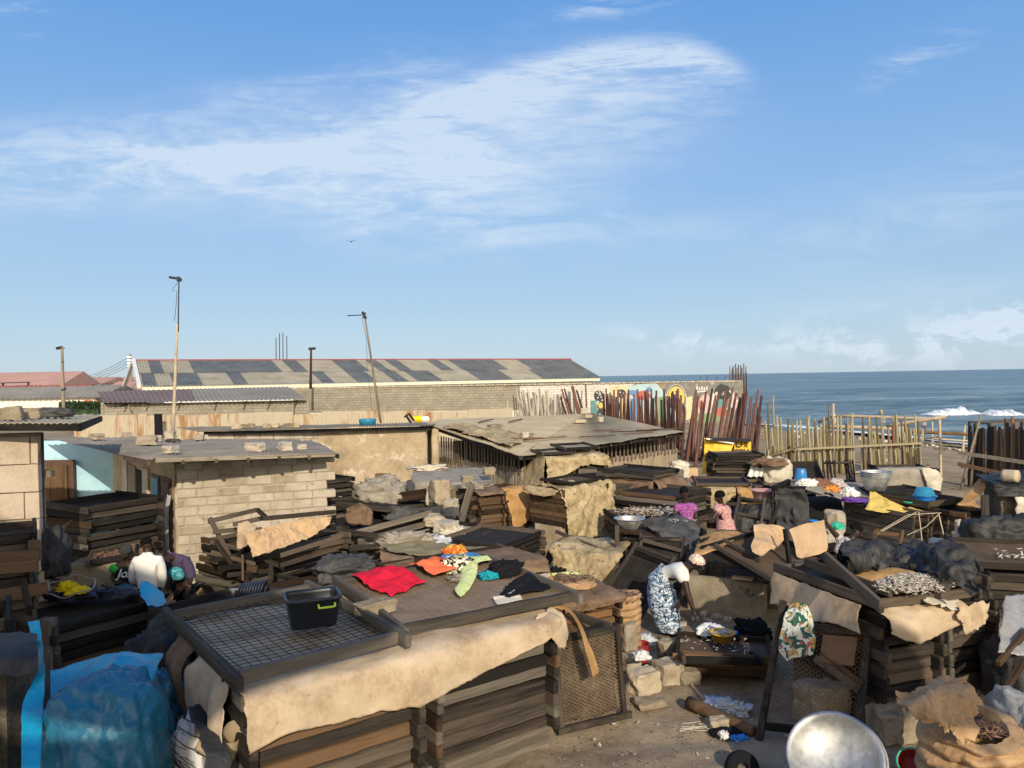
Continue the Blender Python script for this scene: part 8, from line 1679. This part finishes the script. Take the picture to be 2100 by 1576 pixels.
sheet('grey_sheet',[[F27.p(-.2,.2,1.52),F27.p(.4,.2,1.53),F27.p(.95,.2,1.53)],[F27.p(-.22,-.10,1.5),F27.p(.4,-.12,1.5),F27.p(.95,-.12,1.5)],[F27.p(-.2,-.14,1.2),F27.p(.4,-.16,1.15),F27.p(.95,-.15,1.1)],[F27.p(-.1,-.15,.98),F27.p(.4,-.17,.86),F27.p(.9,-.16,.82)]],'grey_cloth','dark grey sacking over the front of the pile near the beach frame','sacking',seed=172,res=(28,30),wr=.02)
sheet('grey_sheet',[[F27.p(.70,-.18,1.56),F27.p(.9,-.2,1.54),F27.p(1.12,-.16,1.42)],[F27.p(.74,-.22,1.3),F27.p(.95,-.25,1.26),F27.p(1.14,-.2,1.2)],[F27.p(.86,-.22,.98),F27.p(1.0,-.24,.96),F27.p(1.12,-.2,1.0)]],'pale_cloth','pale cloth with a hole hanging over the grey sacking','cloth',seed=173,res=(24,22),wr=.05)
# the right edge
F30=Frame((8.85,13.9),(10.2,13.5))
b_=MB();b_.box(F30.p(.8,.5,.85),(1.5,1.0,1.7),F30.rz);b_.solo('covered_oven','sooty_mud','tall oven at the right edge hidden under black plastic','oven')
sheet('black_sheet',[[F30.p(-.1,1,1.78),F30.p(.8,1,1.80),F30.p(1.6,1,1.8)],[F30.p(-.15,.4,1.78),F30.p(.8,.4,1.8),F30.p(1.6,.4,1.8)],[F30.p(-.12,-.1,1.74),F30.p(.8,-.12,1.74),F30.p(1.6,-.12,1.76)],[F30.p(-.08,-.2,1.5),F30.p(.8,-.22,1.5),F30.p(1.6,-.2,1.52)]],'black_plastic','black plastic over the tall oven at the right edge','plastic sheet',seed=174,res=(40,44),wr=.12)
sheet('white_sheet',[[F30.p(.22,-.2,1.5),F30.p(.8,-.24,1.5),F30.p(1.5,-.22,1.5)],[F30.p(.22,-.24,1.25),F30.p(.8,-.27,1.24),F30.p(1.5,-.24,1.26)],[F30.p(.24,-.25,1.04),F30.p(.8,-.28,1.02),F30.p(1.5,-.25,1.0)]],'pale_cloth','white sack cloth hanging on the tall oven at the right edge','sacking',seed=175,res=(24,30),wr=.035,wk=3)
pole_mb(at(2058,976,13.9),at(2088,977,13.7),.12,.11,5,.02,n=12).solo('log','driftwood','short thick log on the black plastic at the right edge','log',smooth=True)
sheet('tan_paper',[[at(2010,978,14.6),at(2022,984,14.5)],[at(1992,1000,14.4),at(2020,1004,14.2)],[at(1970,1028,14.2),at(2000,1030,14.0),][:2],[at(1962,1040,14.1),at(2022,1040,13.9)]],'paper_orange','pointed tan paper standing left of the tall oven at the right edge','paper sheet',seed=176,res=(26,20),wr=.05)
planks([(at(2019,1020,13.6),at(2022,1100,13.3))],'dark_post','dark upright board left of the white sack cloth','post','black_wood_x',.12,.25)
for k,(px,py,sz,lab)in enumerate(((2050,1100,(.6,.4,.3),'left of the two base stones at the right edge'),(2090,1105,(.55,.4,.32),'right of the two base stones at the right edge'))):stone(at(px,py,13)+Vector((0,0,-.25)),sz,lab,'rubble_stone',seed=180+k)
for k,(px,py,sz,lab)in enumerate(((1982,1112,(.34,.3,.32),'upper pale rubble block behind the black plastic of the right oven'),(1995,1135,(.36,.3,.3),'lower pale rubble block behind the black plastic of the right oven'),(1955,1120,(.3,.25,.22),'pale rubble block under the stout pile'),(1930,1115,(.5,.3,.2),'low pale rubble under the tied pile'),(1966,1100,(.08,.08,.4),'thin pale splinter standing beside the rubble blocks'))):stone(at(px,py,13.1-.2*k)+Vector((0,0,-.15)),sz,lab,'mud_block',seed=185+k,rz=k*.4)
lump('black_heap',at(2065,1125,11.6)+Vector((0,0,-.45)),(.66,.5,.55),'black_plastic','rounded black plastic heap at the right edge below the stones','heap',seed=177,amp=.16,k=1.7,n=70,m=44,flat=.8)
F29=Frame((6.15,9.95),(7.6,9.55))
stack(F29,0,F29.w,1.2,.55,5,.12,'dark pile of fish trays at the right edge','black_wood',near=True,net='fill',nmat='net_brown',jit=.06,rot=.05,seed=41)
oven(F29,0,F29.w,1.1,.55,'clay oven base at the right edge')
loose_tray(F29.p(-.10,.0,1.18),F29.p(1.4,.1,1.16),F29.p(-.15,1.1,1.30),'tilted black tray with a few fish at the right edge',.09,'black_wood','fill','net_brown',over=.12)
fish(lambda r:F29.p(r.uniform(.3,1.2),r.uniform(.3,.9),1.26),60,'fish_silver','few silver fish in the tilted tray at the right edge',size=.09,seed=16)
planks([(at(2013,1120,10.9),at(2014,1165,10.6)),(at(2018,1142,10.8),at(2100,1152,10.6))],'plank',['short upright plank before the rounded black heap','flat brown plank before the rounded black heap'],wood='brown_wood_x',w=.05,h=.09)
# litter and logs on the open ground
pole_mb(gz(1412,1442,.08),gz(1545,1500,.06),.075,.06,3,.02,n=12).solo('log','brown_wood_x','thick bare log lying on the ground before the leaning wire frame','log',smooth=True)
pole_mb(gz(1412,1398,.03),gz(1450,1442,.03),.022,.018,6,.03).solo('thin_stick','driftwood','thin pale stick on the ground behind the log','stick',smooth=True)
for k,(px,py,sz,mt,lab)in enumerate(((1475,1458,(.22,.16,.10),'clear_plastic','crumpled clear plastic behind the log'),(1510,1462,(.16,.12,.09),'clear_plastic','second crumpled clear plastic nearer the leaning frame'),(1484,1512,(.055,.05,.045),'white_plastic','tiny white wrapper below the log'),(1517,1516,(.09,.05,.03),'plastic_bright_blue','flattened blue wrapper below the log'),(1405,1330,(.08,.06,.04),'white_plastic','small white scrap near the low pile'))):
 lump('plastic_litter',gz(px,py,.01),sz,mt,lab,'litter',seed=190+k,amp=.35,k=3)
stone(gz(1474,1496,0),(.19,.14,.12),'reddish stone under the bare log','rubble_stone',seed=200);stone(gz(1458,1488,0),(.10,.08,.07),'small dark stone beside the reddish one','concrete',seed=201);stone(gz(1332,1448,0),(.34,.22,.08),'flat stone in the open ground below the mud blocks','rubble_stone',seed=202,rz=.3)
lump('black_rag',gz(1490,1505,0),(.20,.10,.05),'black_cloth','black rag on the ground beside the tiny white wrapper','rag',seed=203)
rnd=random.Random(12);b_=MB()
for k in range(14):p=gz(1390+rnd.uniform(0,60),1484+rnd.uniform(0,16),.015);a=rnd.uniform(-.4,.4);b_.tube([p,p+Vector((math.cos(a)*.10,math.sin(a)*.1,.01)),p+Vector((math.cos(a+.3)*.22,math.sin(a+.3)*.22,.0))],.0035,4)
b_.solo('straw','pale_cloth','tangle of pale straw on the open ground','straw',kind='stuff')
lump('yellow_straw',gz(1497,1560,.0),(.05,.02,.02),'lime','tiny yellow scrap on the ground at the bottom edge','litter',seed=204)
MB().lathe([(.06,-.02),(.16,-.05),(.17,.0),(.16,.05),(.06,.02)],gz(1522,1578,.03),30,Euler((R(70),0,.3)).to_matrix()).solo('black_ring','black_cloth','black rubber ring half out of the bottom edge','ring',smooth=True)
def near_ground(r):
 while True:
  p=gz(r.uniform(1130,1560),r.uniform(1290,1576),.0)
  if p.y<11:return p+Vector((0,0,.012))
b_=MB();rnd=random.Random(31)
for k in range(260):
 p=near_ground(rnd);s_=rnd.uniform(.004,.013)*(1 if rnd.random()<.95 else 2.4);a=rnd.uniform(0,6.3);d=Vector((math.cos(a),math.sin(a),0))*s_;e=Vector((-math.sin(a),math.cos(a),0))*s_*.7;z=Vector((0,0,s_*.7));p.z+=.02*mnoise.noise(p)
 b_.add([p-d-e,p+d-e*.8,p+d*.8+e,p-d*.9+e,p+z],[(0,1,4),(1,2,4),(2,3,4),(3,0,4)])
b_.solo('pebbles','yard_ground','small pebbles and crumbs strewn on the open ground','pebbles',kind='stuff')
b_=MB()
for k in range(260):
 p=near_ground(rnd);a=rnd.uniform(0,6.3);L_=rnd.uniform(.008,.024);d=Vector((math.cos(a),math.sin(a),rnd.uniform(-.1,.3)))*L_;e=Vector((-math.sin(a),math.cos(a),0))*L_*.3
 b_.add([p-d,p+e,p+d,p-e],[(0,1,2,3)])
b_.solo('charcoal_crumbs','black_cloth','charcoal crumbs and chips strewn on the open ground','crumbs',kind='stuff')
b_=MB()
for k in range(70):
 p=near_ground(rnd);a=rnd.uniform(0,6.3);L_=rnd.uniform(.012,.04);d=Vector((math.cos(a),math.sin(a),rnd.uniform(-.2,.5)))*L_;e=Vector((-math.sin(a),math.cos(a),.2))*L_*.5
 b_.add([p-d,p+e,p+d*.9,p-e*1.1],[(0,1,2,3)])
b_.solo('paper_bits','pale_cloth','pale paper bits trodden into the open ground','litter',kind='stuff')
# ================================================================ the people
def V3(px,py,d):return at(px,py,d)
# woman bending over the low pile
D=10.9
base=gz(1372,1306,0);D=base.y
def q_(px,py,dy=0.0):return at(px,py,D+dy)
J=dict(base=base,pelvis=q_(1356,1196,.05),chest=q_(1390,1166,-.22),neck=q_(1411,1160,-.34),head=q_(1430,1157,-.42),up=(.42,-.1,.9),shL=q_(1400,1168,-.06),shR=q_(1400,1176,-.42),elL=q_(1403,1206,-.12),elR=q_(1410,1216,-.50),wrL=q_(1392,1236,-.30),wrR=q_(1422,1252,-.55),handL=q_(1388,1250,-.34),handR=q_(1428,1270,-.58),palmL=(1,0,0),palmR=(-.8,.2,-.2),hipL=q_(1352,1206,.16),hipR=q_(1362,1208,-.06),knL=q_(1358,1252,.11),knR=q_(1368,1254,-.05),anL=q_(1366,1298,.10),anR=q_(1382,1302,-.08),toeL=q_(1384,1304,.03),toeR=q_(1402,1308,-.14))
w1_,nd,ax_=person(J,'woman in a white top and blue patterned wrapper bending down to the low pile',(.75,-.35,-.62),.98)
garment(w1_,'white_top',{'a':(q_(1364,1186,.0),(.185,.155)),'b':(q_(1376,1175,-.10),(.18,.15)),'c':(J['chest'],(.19,.15)),'n':(q_(1402,1160,-.28),.085),'l':(J['shL'],.092),'l2':(q_(1402,1188,-.08),.082),'r':(J['shR'],.096),'r2':(q_(1406,1198,-.46),.088)},[('a','b'),('b','c'),('c','n'),('c','l'),('l','l2'),('c','r'),('r','r2')],'white_cloth',.010,3)
X_,Y_=Vector((1,0,0)),Vector((0,1,0))
loft(w1_,'wrapper',[(q_(1368,1176,-.04),(.09,-.02,-.13),(.05,.16,.02)),(q_(1355,1196,.04),(.17,-.03,-.10),(.04,.21,0)),(q_(1356,1212,.05),X_*.205,Y_*.22),(q_(1361,1245,.03),X_*.215,Y_*.22),(q_(1369,1280,.02),X_*.185,Y_*.19),(q_(1375,1292,.02),X_*.175,Y_*.18)],'wax_print',wave=.05,seed=1)
cap_of(w1_,ax_,'head_scarf','print_scarf',(.10,.122,.10),.03,.02,amp=.12,seed=2)
# woman in purple
D2=14.6
def p2(px,py,dy=0.0):return at(px,py,D2+dy)
J=dict(base=az(1408,D2,0),pelvis=p2(1408,1088),chest=p2(1406,1046,-.02),neck=p2(1404,1026,-.03),head=p2(1403,1011,-.06),shL=p2(1389,1036),shR=p2(1423,1036),elL=p2(1383,1056,-.06),elR=p2(1427,1060,-.04),wrL=p2(1390,1072,-.22),wrR=p2(1425,1078,-.18),handL=p2(1398,1076,-.30),handR=p2(1418,1084,-.28),palmL=(1,0,-.3),palmR=(-1,0,-.3),hipL=p2(1398,1092),hipR=p2(1418,1092),knL=p2(1398,1132,-.05),knR=p2(1418,1132,-.05),anL=az(1398,D2,.08),anR=az(1418,D2,.08),toeL=az(1398,D2-.16,.04),toeR=az(1418,D2-.16,.04))
w2_,nd,ax_=person(J,'woman in a purple printed blouse standing behind the kraft bag',(-.1,-1,-.25),.95)
garment(w2_,'blouse',{'a':(p2(1408,1094),(.19,.15)),'b':(p2(1407,1070),(.165,.135)),'c':(J['chest'],(.165,.13)),'n':(p2(1404,1032,-.02),.075),'l':(J['shL'],.078),'l2':(p2(1384,1052,-.04),.078),'r':(J['shR'],.078),'r2':(p2(1427,1054,-.03),.078)},[('a','b'),('b','c'),('c','n'),('c','l'),('l','l2'),('c','r'),('r','r2')],'print_purple',.012,5)
loft(w2_,'skirt',[(p2(1408,1086),X_*.18,Y_*.15),(p2(1408,1110),X_*.22,Y_*.19),(az(1408,D2,.35),X_*.26,Y_*.23)],'print_purple',wave=.05,seed=2)
cap_of(w2_,ax_,'hair','hair_black',(.090,.105,.095),.03,.02,amp=.04)
# woman in pink
D3=14.1
def p3(px,py,dy=0.0):return at(px,py,D3+dy)
J=dict(base=az(1490,D3,0),pelvis=p3(1488,1084),chest=p3(1482,1048,.0),neck=p3(1479,1032,-.01),head=p3(1475,1020,-.02),shL=p3(1475,1042,-.12),shR=p3(1490,1044,.14),elL=p3(1462,1064,-.20),elR=p3(1484,1066,.20),wrL=p3(1442,1067,-.28),wrR=p3(1466,1070,.10),handL=p3(1428,1067,-.30),handR=p3(1452,1070,.02),palmL=(0,0,-1),palmR=(0,0,-1),hipL=p3(1484,1092,-.10),hipR=p3(1492,1092,.10),knL=p3(1486,1132,-.10),knR=p3(1494,1132,.10),anL=az(1488,D3-.1,.08),anR=az(1496,D3+.1,.08),toeL=az(1474,D3-.1,.04),toeR=az(1482,D3+.1,.04))
w3_,nd,ax_=person(J,'woman in a pink patterned dress reaching out to the kraft bag',(-1,-.15,-.35),.95)
garment(w3_,'dress_top',{'a':(p3(1488,1086),(.15,.165)),'b':(p3(1486,1066),(.14,.145)),'c':(J['chest'],(.145,.15)),'n':(p3(1479,1037,-.01),.08),'l':(J['shL'],.088),'l2':(p3(1468,1054,-.17),.10),'r':(J['shR'],.088),'r2':(p3(1490,1056,.18),.11)},[('a','b'),('b','c'),('c','n'),('c','l'),('l','l2'),('c','r'),('r','r2')],'print_pink',.012,6)
loft(w3_,'dress_skirt',[(p3(1486,1064),X_*.15,Y_*.165),(p3(1488,1080),X_*.175,Y_*.19),(p3(1490,1100),X_*.19,Y_*.21),(az(1492,D3,.30),X_*.22,Y_*.25)],'print_pink',wave=.05,seed=3)
cap_of(w3_,ax_,'hair','hair_black',(.094,.108,.10),.028,.02,amp=.06)
# seated woman seen from behind
D4=12.7
def p4(px,py,dy=0.0):return at(px,py,D4+dy)
J=dict(base=az(1728,D4,0),pelvis=p4(1722,1142,.05),chest=p4(1736,1114,-.03),neck=p4(1750,1102,-.04),head=p4(1757,1090,-.03),shL=p4(1722,1106,.06),shR=p4(1748,1116,-.16),elL=p4(1706,1088,.06),elR=p4(1738,1136,-.20),wrL=p4(1695,1072,.05),wrR=p4(1722,1146,-.12),handL=p4(1686,1066,.03),handR=p4(1708,1150,-.06),palmL=(0,-1,0),palmR=(0,0,-1),hipL=p4(1716,1146,.12),hipR=p4(1726,1148,-.04),knL=az(1690,D4+.2,.52),knR=az(1700,D4-.1,.5),anL=az(1686,D4+.2,.08),anR=az(1696,D4-.1,.08),toeL=az(1670,D4+.2,.04),toeR=az(1680,D4-.1,.04))
w4_,nd,ax_=person(J,'seated woman in a black and white floral blouse holding up the kraft paper',(.75,-.45,.0),.95)
garment(w4_,'blouse',{'a':(p4(1722,1140,.04),(.17,.15)),'b':(p4(1728,1126,.0),(.155,.135)),'c':(J['chest'],(.165,.135)),'n':(p4(1745,1106,-.04),.075),'l':(J['shL'],.072),'l2':(p4(1715,1098,.06),.062),'r':(J['shR'],.076),'r2':(p4(1743,1126,-.18),.07)},[('a','b'),('b','c'),('c','n'),('c','l'),('l','l2'),('c','r'),('r','r2')],'print_floral',.010,7)
loft(w4_,'skirt',[(p4(1722,1136,.04),X_*.17,Y_*.17),(p4(1716,1150,.04),X_*.22,Y_*.22),(az(1706,D4+.05,.25),X_*.28,Y_*.26)],'dark_cloth',wave=.04,seed=4)
cap_of(w4_,ax_,'hair','hair_black',(.102,.115,.11),.03,.025,amp=.03)
b_=MB();b_.box(az(1724,D4,.2),(.4,.4,.40));b_.solo('stool','brown_wood_x','low wooden stool under the seated woman','stool')
# three men beside the block house
D5=10.7
def p5(px,py,dy=0.0):return at(px,py,D5+dy)
def man(px,dd,label,scale,J_over,look):
 pass
 # man in the white shirt, back to us
J=dict(base=az(304,D5,0),pelvis=p5(304,1216),chest=p5(302,1160,-.01),neck=p5(302,1132,.01),head=p5(301,1117,.03),shL=p5(277,1146),shR=p5(328,1146),elL=p5(272,1184,.02),elR=p5(333,1184,.02),wrL=p5(282,1206,.20),wrR=p5(326,1210,.18),handL=p5(286,1212,.34),handR=p5(320,1216,.32),palmL=(1,0,0),palmR=(-1,0,0),hipL=p5(292,1226),hipR=p5(316,1226),knL=az(292,D5+.02,.50),knR=az(316,D5+.02,.50),anL=az(292,D5,.09),anR=az(316,D5,.09),toeL=az(291,D5+.17,.04),toeR=az(317,D5+.17,.04))
m1_,nd,ax_=person(J,'man in a white long sleeved shirt seen from behind',(.05,1,-.45),1.02)
garment(m1_,'shirt',{'a':(p5(304,1226),(.18,.14)),'b':(p5(303,1192),(.165,.13)),'c':(J['chest'],(.168,.125)),'n':(p5(302,1138),.082),'k':(p5(302,1131,.01),.066),'l':(J['shL'],.072),'l1':(p5(274,1166,.01),.064),'l2':(J['elL'],.057),'l3':(p5(279,1200,.14),.052),'r':(J['shR'],.072),'r1':(p5(331,1166,.01),.064),'r2':(J['elR'],.057),'r3':(p5(329,1204,.13),.052)},[('a','b'),('b','c'),('c','n'),('n','k'),('c','l'),('l','l1'),('l1','l2'),('l2','l3'),('c','r'),('r','r1'),('r1','r2'),('r2','r3')],'white_cloth',.014,8)
garment(m1_,'trousers',{'p':(p5(304,1224),(.18,.14)),'l0':(p5(292,1234),.11),'l1':(J['knL'],.085),'l2':(J['anL'],.075),'r0':(p5(316,1234),.11),'r1':(J['knR'],.085),'r2':(J['anR'],.075)},[('p','l0'),('l0','l1'),('l1','l2'),('p','r0'),('r0','r1'),('r1','r2')],'trouser_dark',.008,9)
cap_of(m1_,ax_,'hair','hair_black',(.083,.098,.085),.028,.012,amp=.02)
# man in black and green, facing us
D6=11.0
def p6(px,py,dy=0.0):return at(px,py,D6+dy)
J=dict(base=az(258,D6,0),pelvis=p6(258,1214),chest=p6(259,1168,.0),neck=p6(258,1146,-.03),head=p6(258,1132,-.08),shL=p6(241,1158),shR=p6(279,1158),elL=p6(232,1188,-.05),elR=p6(284,1186,-.04),wrL=p6(252,1197,-.20),wrR=p6(270,1198,-.22),handL=p6(264,1200,-.28),handR=p6(258,1202,-.30),palmL=(0,0,-1),palmR=(0,0,-1),hipL=p6(250,1222),hipR=p6(268,1222),knL=az(250,D6,.5),knR=az(268,D6,.5),anL=az(250,D6,.09),anR=az(268,D6,.09),toeL=az(249,D6-.17,.04),toeR=az(269,D6-.17,.04))
m2_,nd,ax_=person(J,'man in a black shirt with green sleeves and a dark cap',(.15,-1,-.55),1.0)
garment(m2_,'shirt',{'a':(p6(258,1216),(.195,.15)),'b':(p6(258,1192),(.18,.14)),'c':(J['chest'],(.185,.14)),'n':(p6(258,1150,-.02),.082),'l':(p6(245,1160),.08),'r':(p6(275,1160),.08)},[('a','b'),('b','c'),('c','n'),('c','l'),('c','r')],'black_cloth',.010,10)
for s_,a,b2 in (('L',(241,1158),(234,1178)),('R',(279,1158),(284,1178))):garment(m2_,'sleeve',{'a':(p6(*a),.095),'b':(p6((a[0]+b2[0])/2,(a[1]+b2[1])/2,-.01),.095),'c':(p6(*b2,-.04),.092)},[('a','b'),('b','c')],'green_cloth',.008,11)
text(m2_,'John',p6(262,1177,-.19),.17,'ink_white',shear=.35,ext=.01);b_=MB();b_.beam(p6(256,1184,-.185),p6(270,1182,-.185),.01,.012);b_.part(m2_,'lettering','ink_white')
garment(m2_,'trousers',{'p':(p6(258,1218),(.17,.14)),'l0':(p6(250,1228),.10),'l1':(J['knL'],.08),'l2':(J['anL'],.07),'r0':(p6(268,1228),.10),'r1':(J['knR'],.08),'r2':(J['anR'],.07)},[('p','l0'),('l0','l1'),('l1','l2'),('p','r0'),('r0','r1'),('r1','r2')],'trouser_dark',.008,12)
cap_of(m2_,ax_,'cap','dark_cloth',(.092,.108,.085),.035,.0,amp=.02)
sheet('blue_plastic',[[p6(236,1204,-.24),p6(262,1198,-.28),p6(276,1200,-.26)],[p6(232,1214,-.5),p6(258,1210,-.55),p6(278,1210,-.5)]],'blue_tarp_old','dark blue plastic held by the man in black and green','plastic sheet',seed=210,res=(14,20),wr=.03)
# man bending, violet shirt
D7=11.3
def p7(px,py,dy=0.0):return at(px,py,D7+dy)
J=dict(base=az(374,D7,0),pelvis=p7(377,1184,.05),chest=p7(362,1142,-.10),neck=p7(347,1143,-.24),head=p7(339,1156,-.32),shL=p7(352,1146,.06),shR=p7(378,1152,-.20),elL=p7(352,1176,.0),elR=p7(392,1178,-.24),wrL=p7(346,1198,-.12),wrR=p7(389,1200,-.26),handL=p7(343,1208,-.2),handR=p7(387,1212,-.26),palmL=(1,0,0),palmR=(-1,0,0),hipL=p7(368,1194,.12),hipR=p7(384,1194,.0),knL=az(366,D7+.12,.50),knR=az(384,D7,.50),anL=az(366,D7+.14,.09),anR=az(384,D7+.02,.09),toeL=az(352,D7,.04),toeR=az(370,D7-.12,.04))
m3_,nd,ax_=person(J,'man in a violet shirt bending forward beside the block house wall',(-.6,-.5,-.75),1.0)
garment(m3_,'shirt',{'a':(p7(379,1192,.05),(.165,.15)),'b':(p7(374,1164,-.02),(.18,.15)),'c':(J['chest'],(.185,.15)),'n':(p7(352,1142,-.2),.085),'l':(J['shL'],.085),'l2':(J['elL'],.07),'r':(J['shR'],.09),'r1':(p7(387,1164,-.22),.078),'r2':(J['elR'],.068),'r3':(p7(391,1190,-.25),.055)},[('a','b'),('b','c'),('c','n'),('c','l'),('l','l2'),('c','r'),('r','r1'),('r1','r2'),('r2','r3')],'violet_shirt',.012,13)
garment(m3_,'under_shirt',{'a':(p7(358,1160,-.18),.11),'b':(p7(362,1174,-.15),(.14,.10)),'c':(p7(367,1186,-.09),(.15,.11))},[('a','b'),('b','c')],'print_teal',.012,14)
garment(m3_,'trousers',{'p':(p7(378,1192,.05),(.17,.15)),'l0':(p7(368,1204,.12),.105),'l1':(J['knL'],.085),'l2':(J['anL'],.075),'r0':(p7(384,1204,.02),.105),'r1':(J['knR'],.085),'r2':(J['anR'],.075)},[('p','l0'),('l0','l1'),('l1','l2'),('p','r0'),('r0','r1'),('r1','r2')],'trouser_dark',.008,15)
cap_of(m3_,ax_,'hair','hair_black',(.083,.098,.085),.028,.012,amp=.02)
# ---- added unseen shade casters behind the viewer: house on the left, canopy on the right
nb=thing('shade_house','unseen house added behind the viewer, its gable shaped to shade the left of the yard','house',(-6,-5,0))
g_=[(-.75,0),(-.75,5.1),(-.35,5.42),(.95,5.98),(1.0,6.10),(-2.25,7.5),(-4.0,8.15),(-7,9.3),(-13,7.5),(-13,0)]  # gable outline drawn to give the wanted shade edge
MB().prism([Vector((x,-2,z))for x,z in g_[1:9]],(0,-.3,0)).part(nb,'gable','cream_paint')
MB().prism([Vector((x,-2.3,z))for x,z in ((-1.5,4.2),(-4,7.4),(-7,8.8),(-12.6,6.8),(-12.6,4.2))],(0,-6,0)).part(nb,'roof','roof_grey')
MB().box((-7.1,-5.3,2.1),(11.0,6.0,4.19)).part(nb,'wall','cream_paint')
MB().box((-6.9,-2.15,2.5),(12.2,.28,5.0)).part(nb,'front_wall','cream_paint')
pa=thing('shade_caster','unseen round canopy on a pole, added behind the viewer to shade the leaning wire frame','shade_caster',(5.6,-2,0))
MB().lathe([(.03,6.12),(.55,5.92),(1.02,5.48),(1.0,5.45),(.55,5.86),(.03,6.05)],(5.6,-2,0),24).part(pa,'canopy','banner_yellow',True)  # added only for the round shadow it throws
MB().tube([(5.6,-2,0),(5.6,-2,6.0)],.03,8).part(pa,'pole','driftwood')
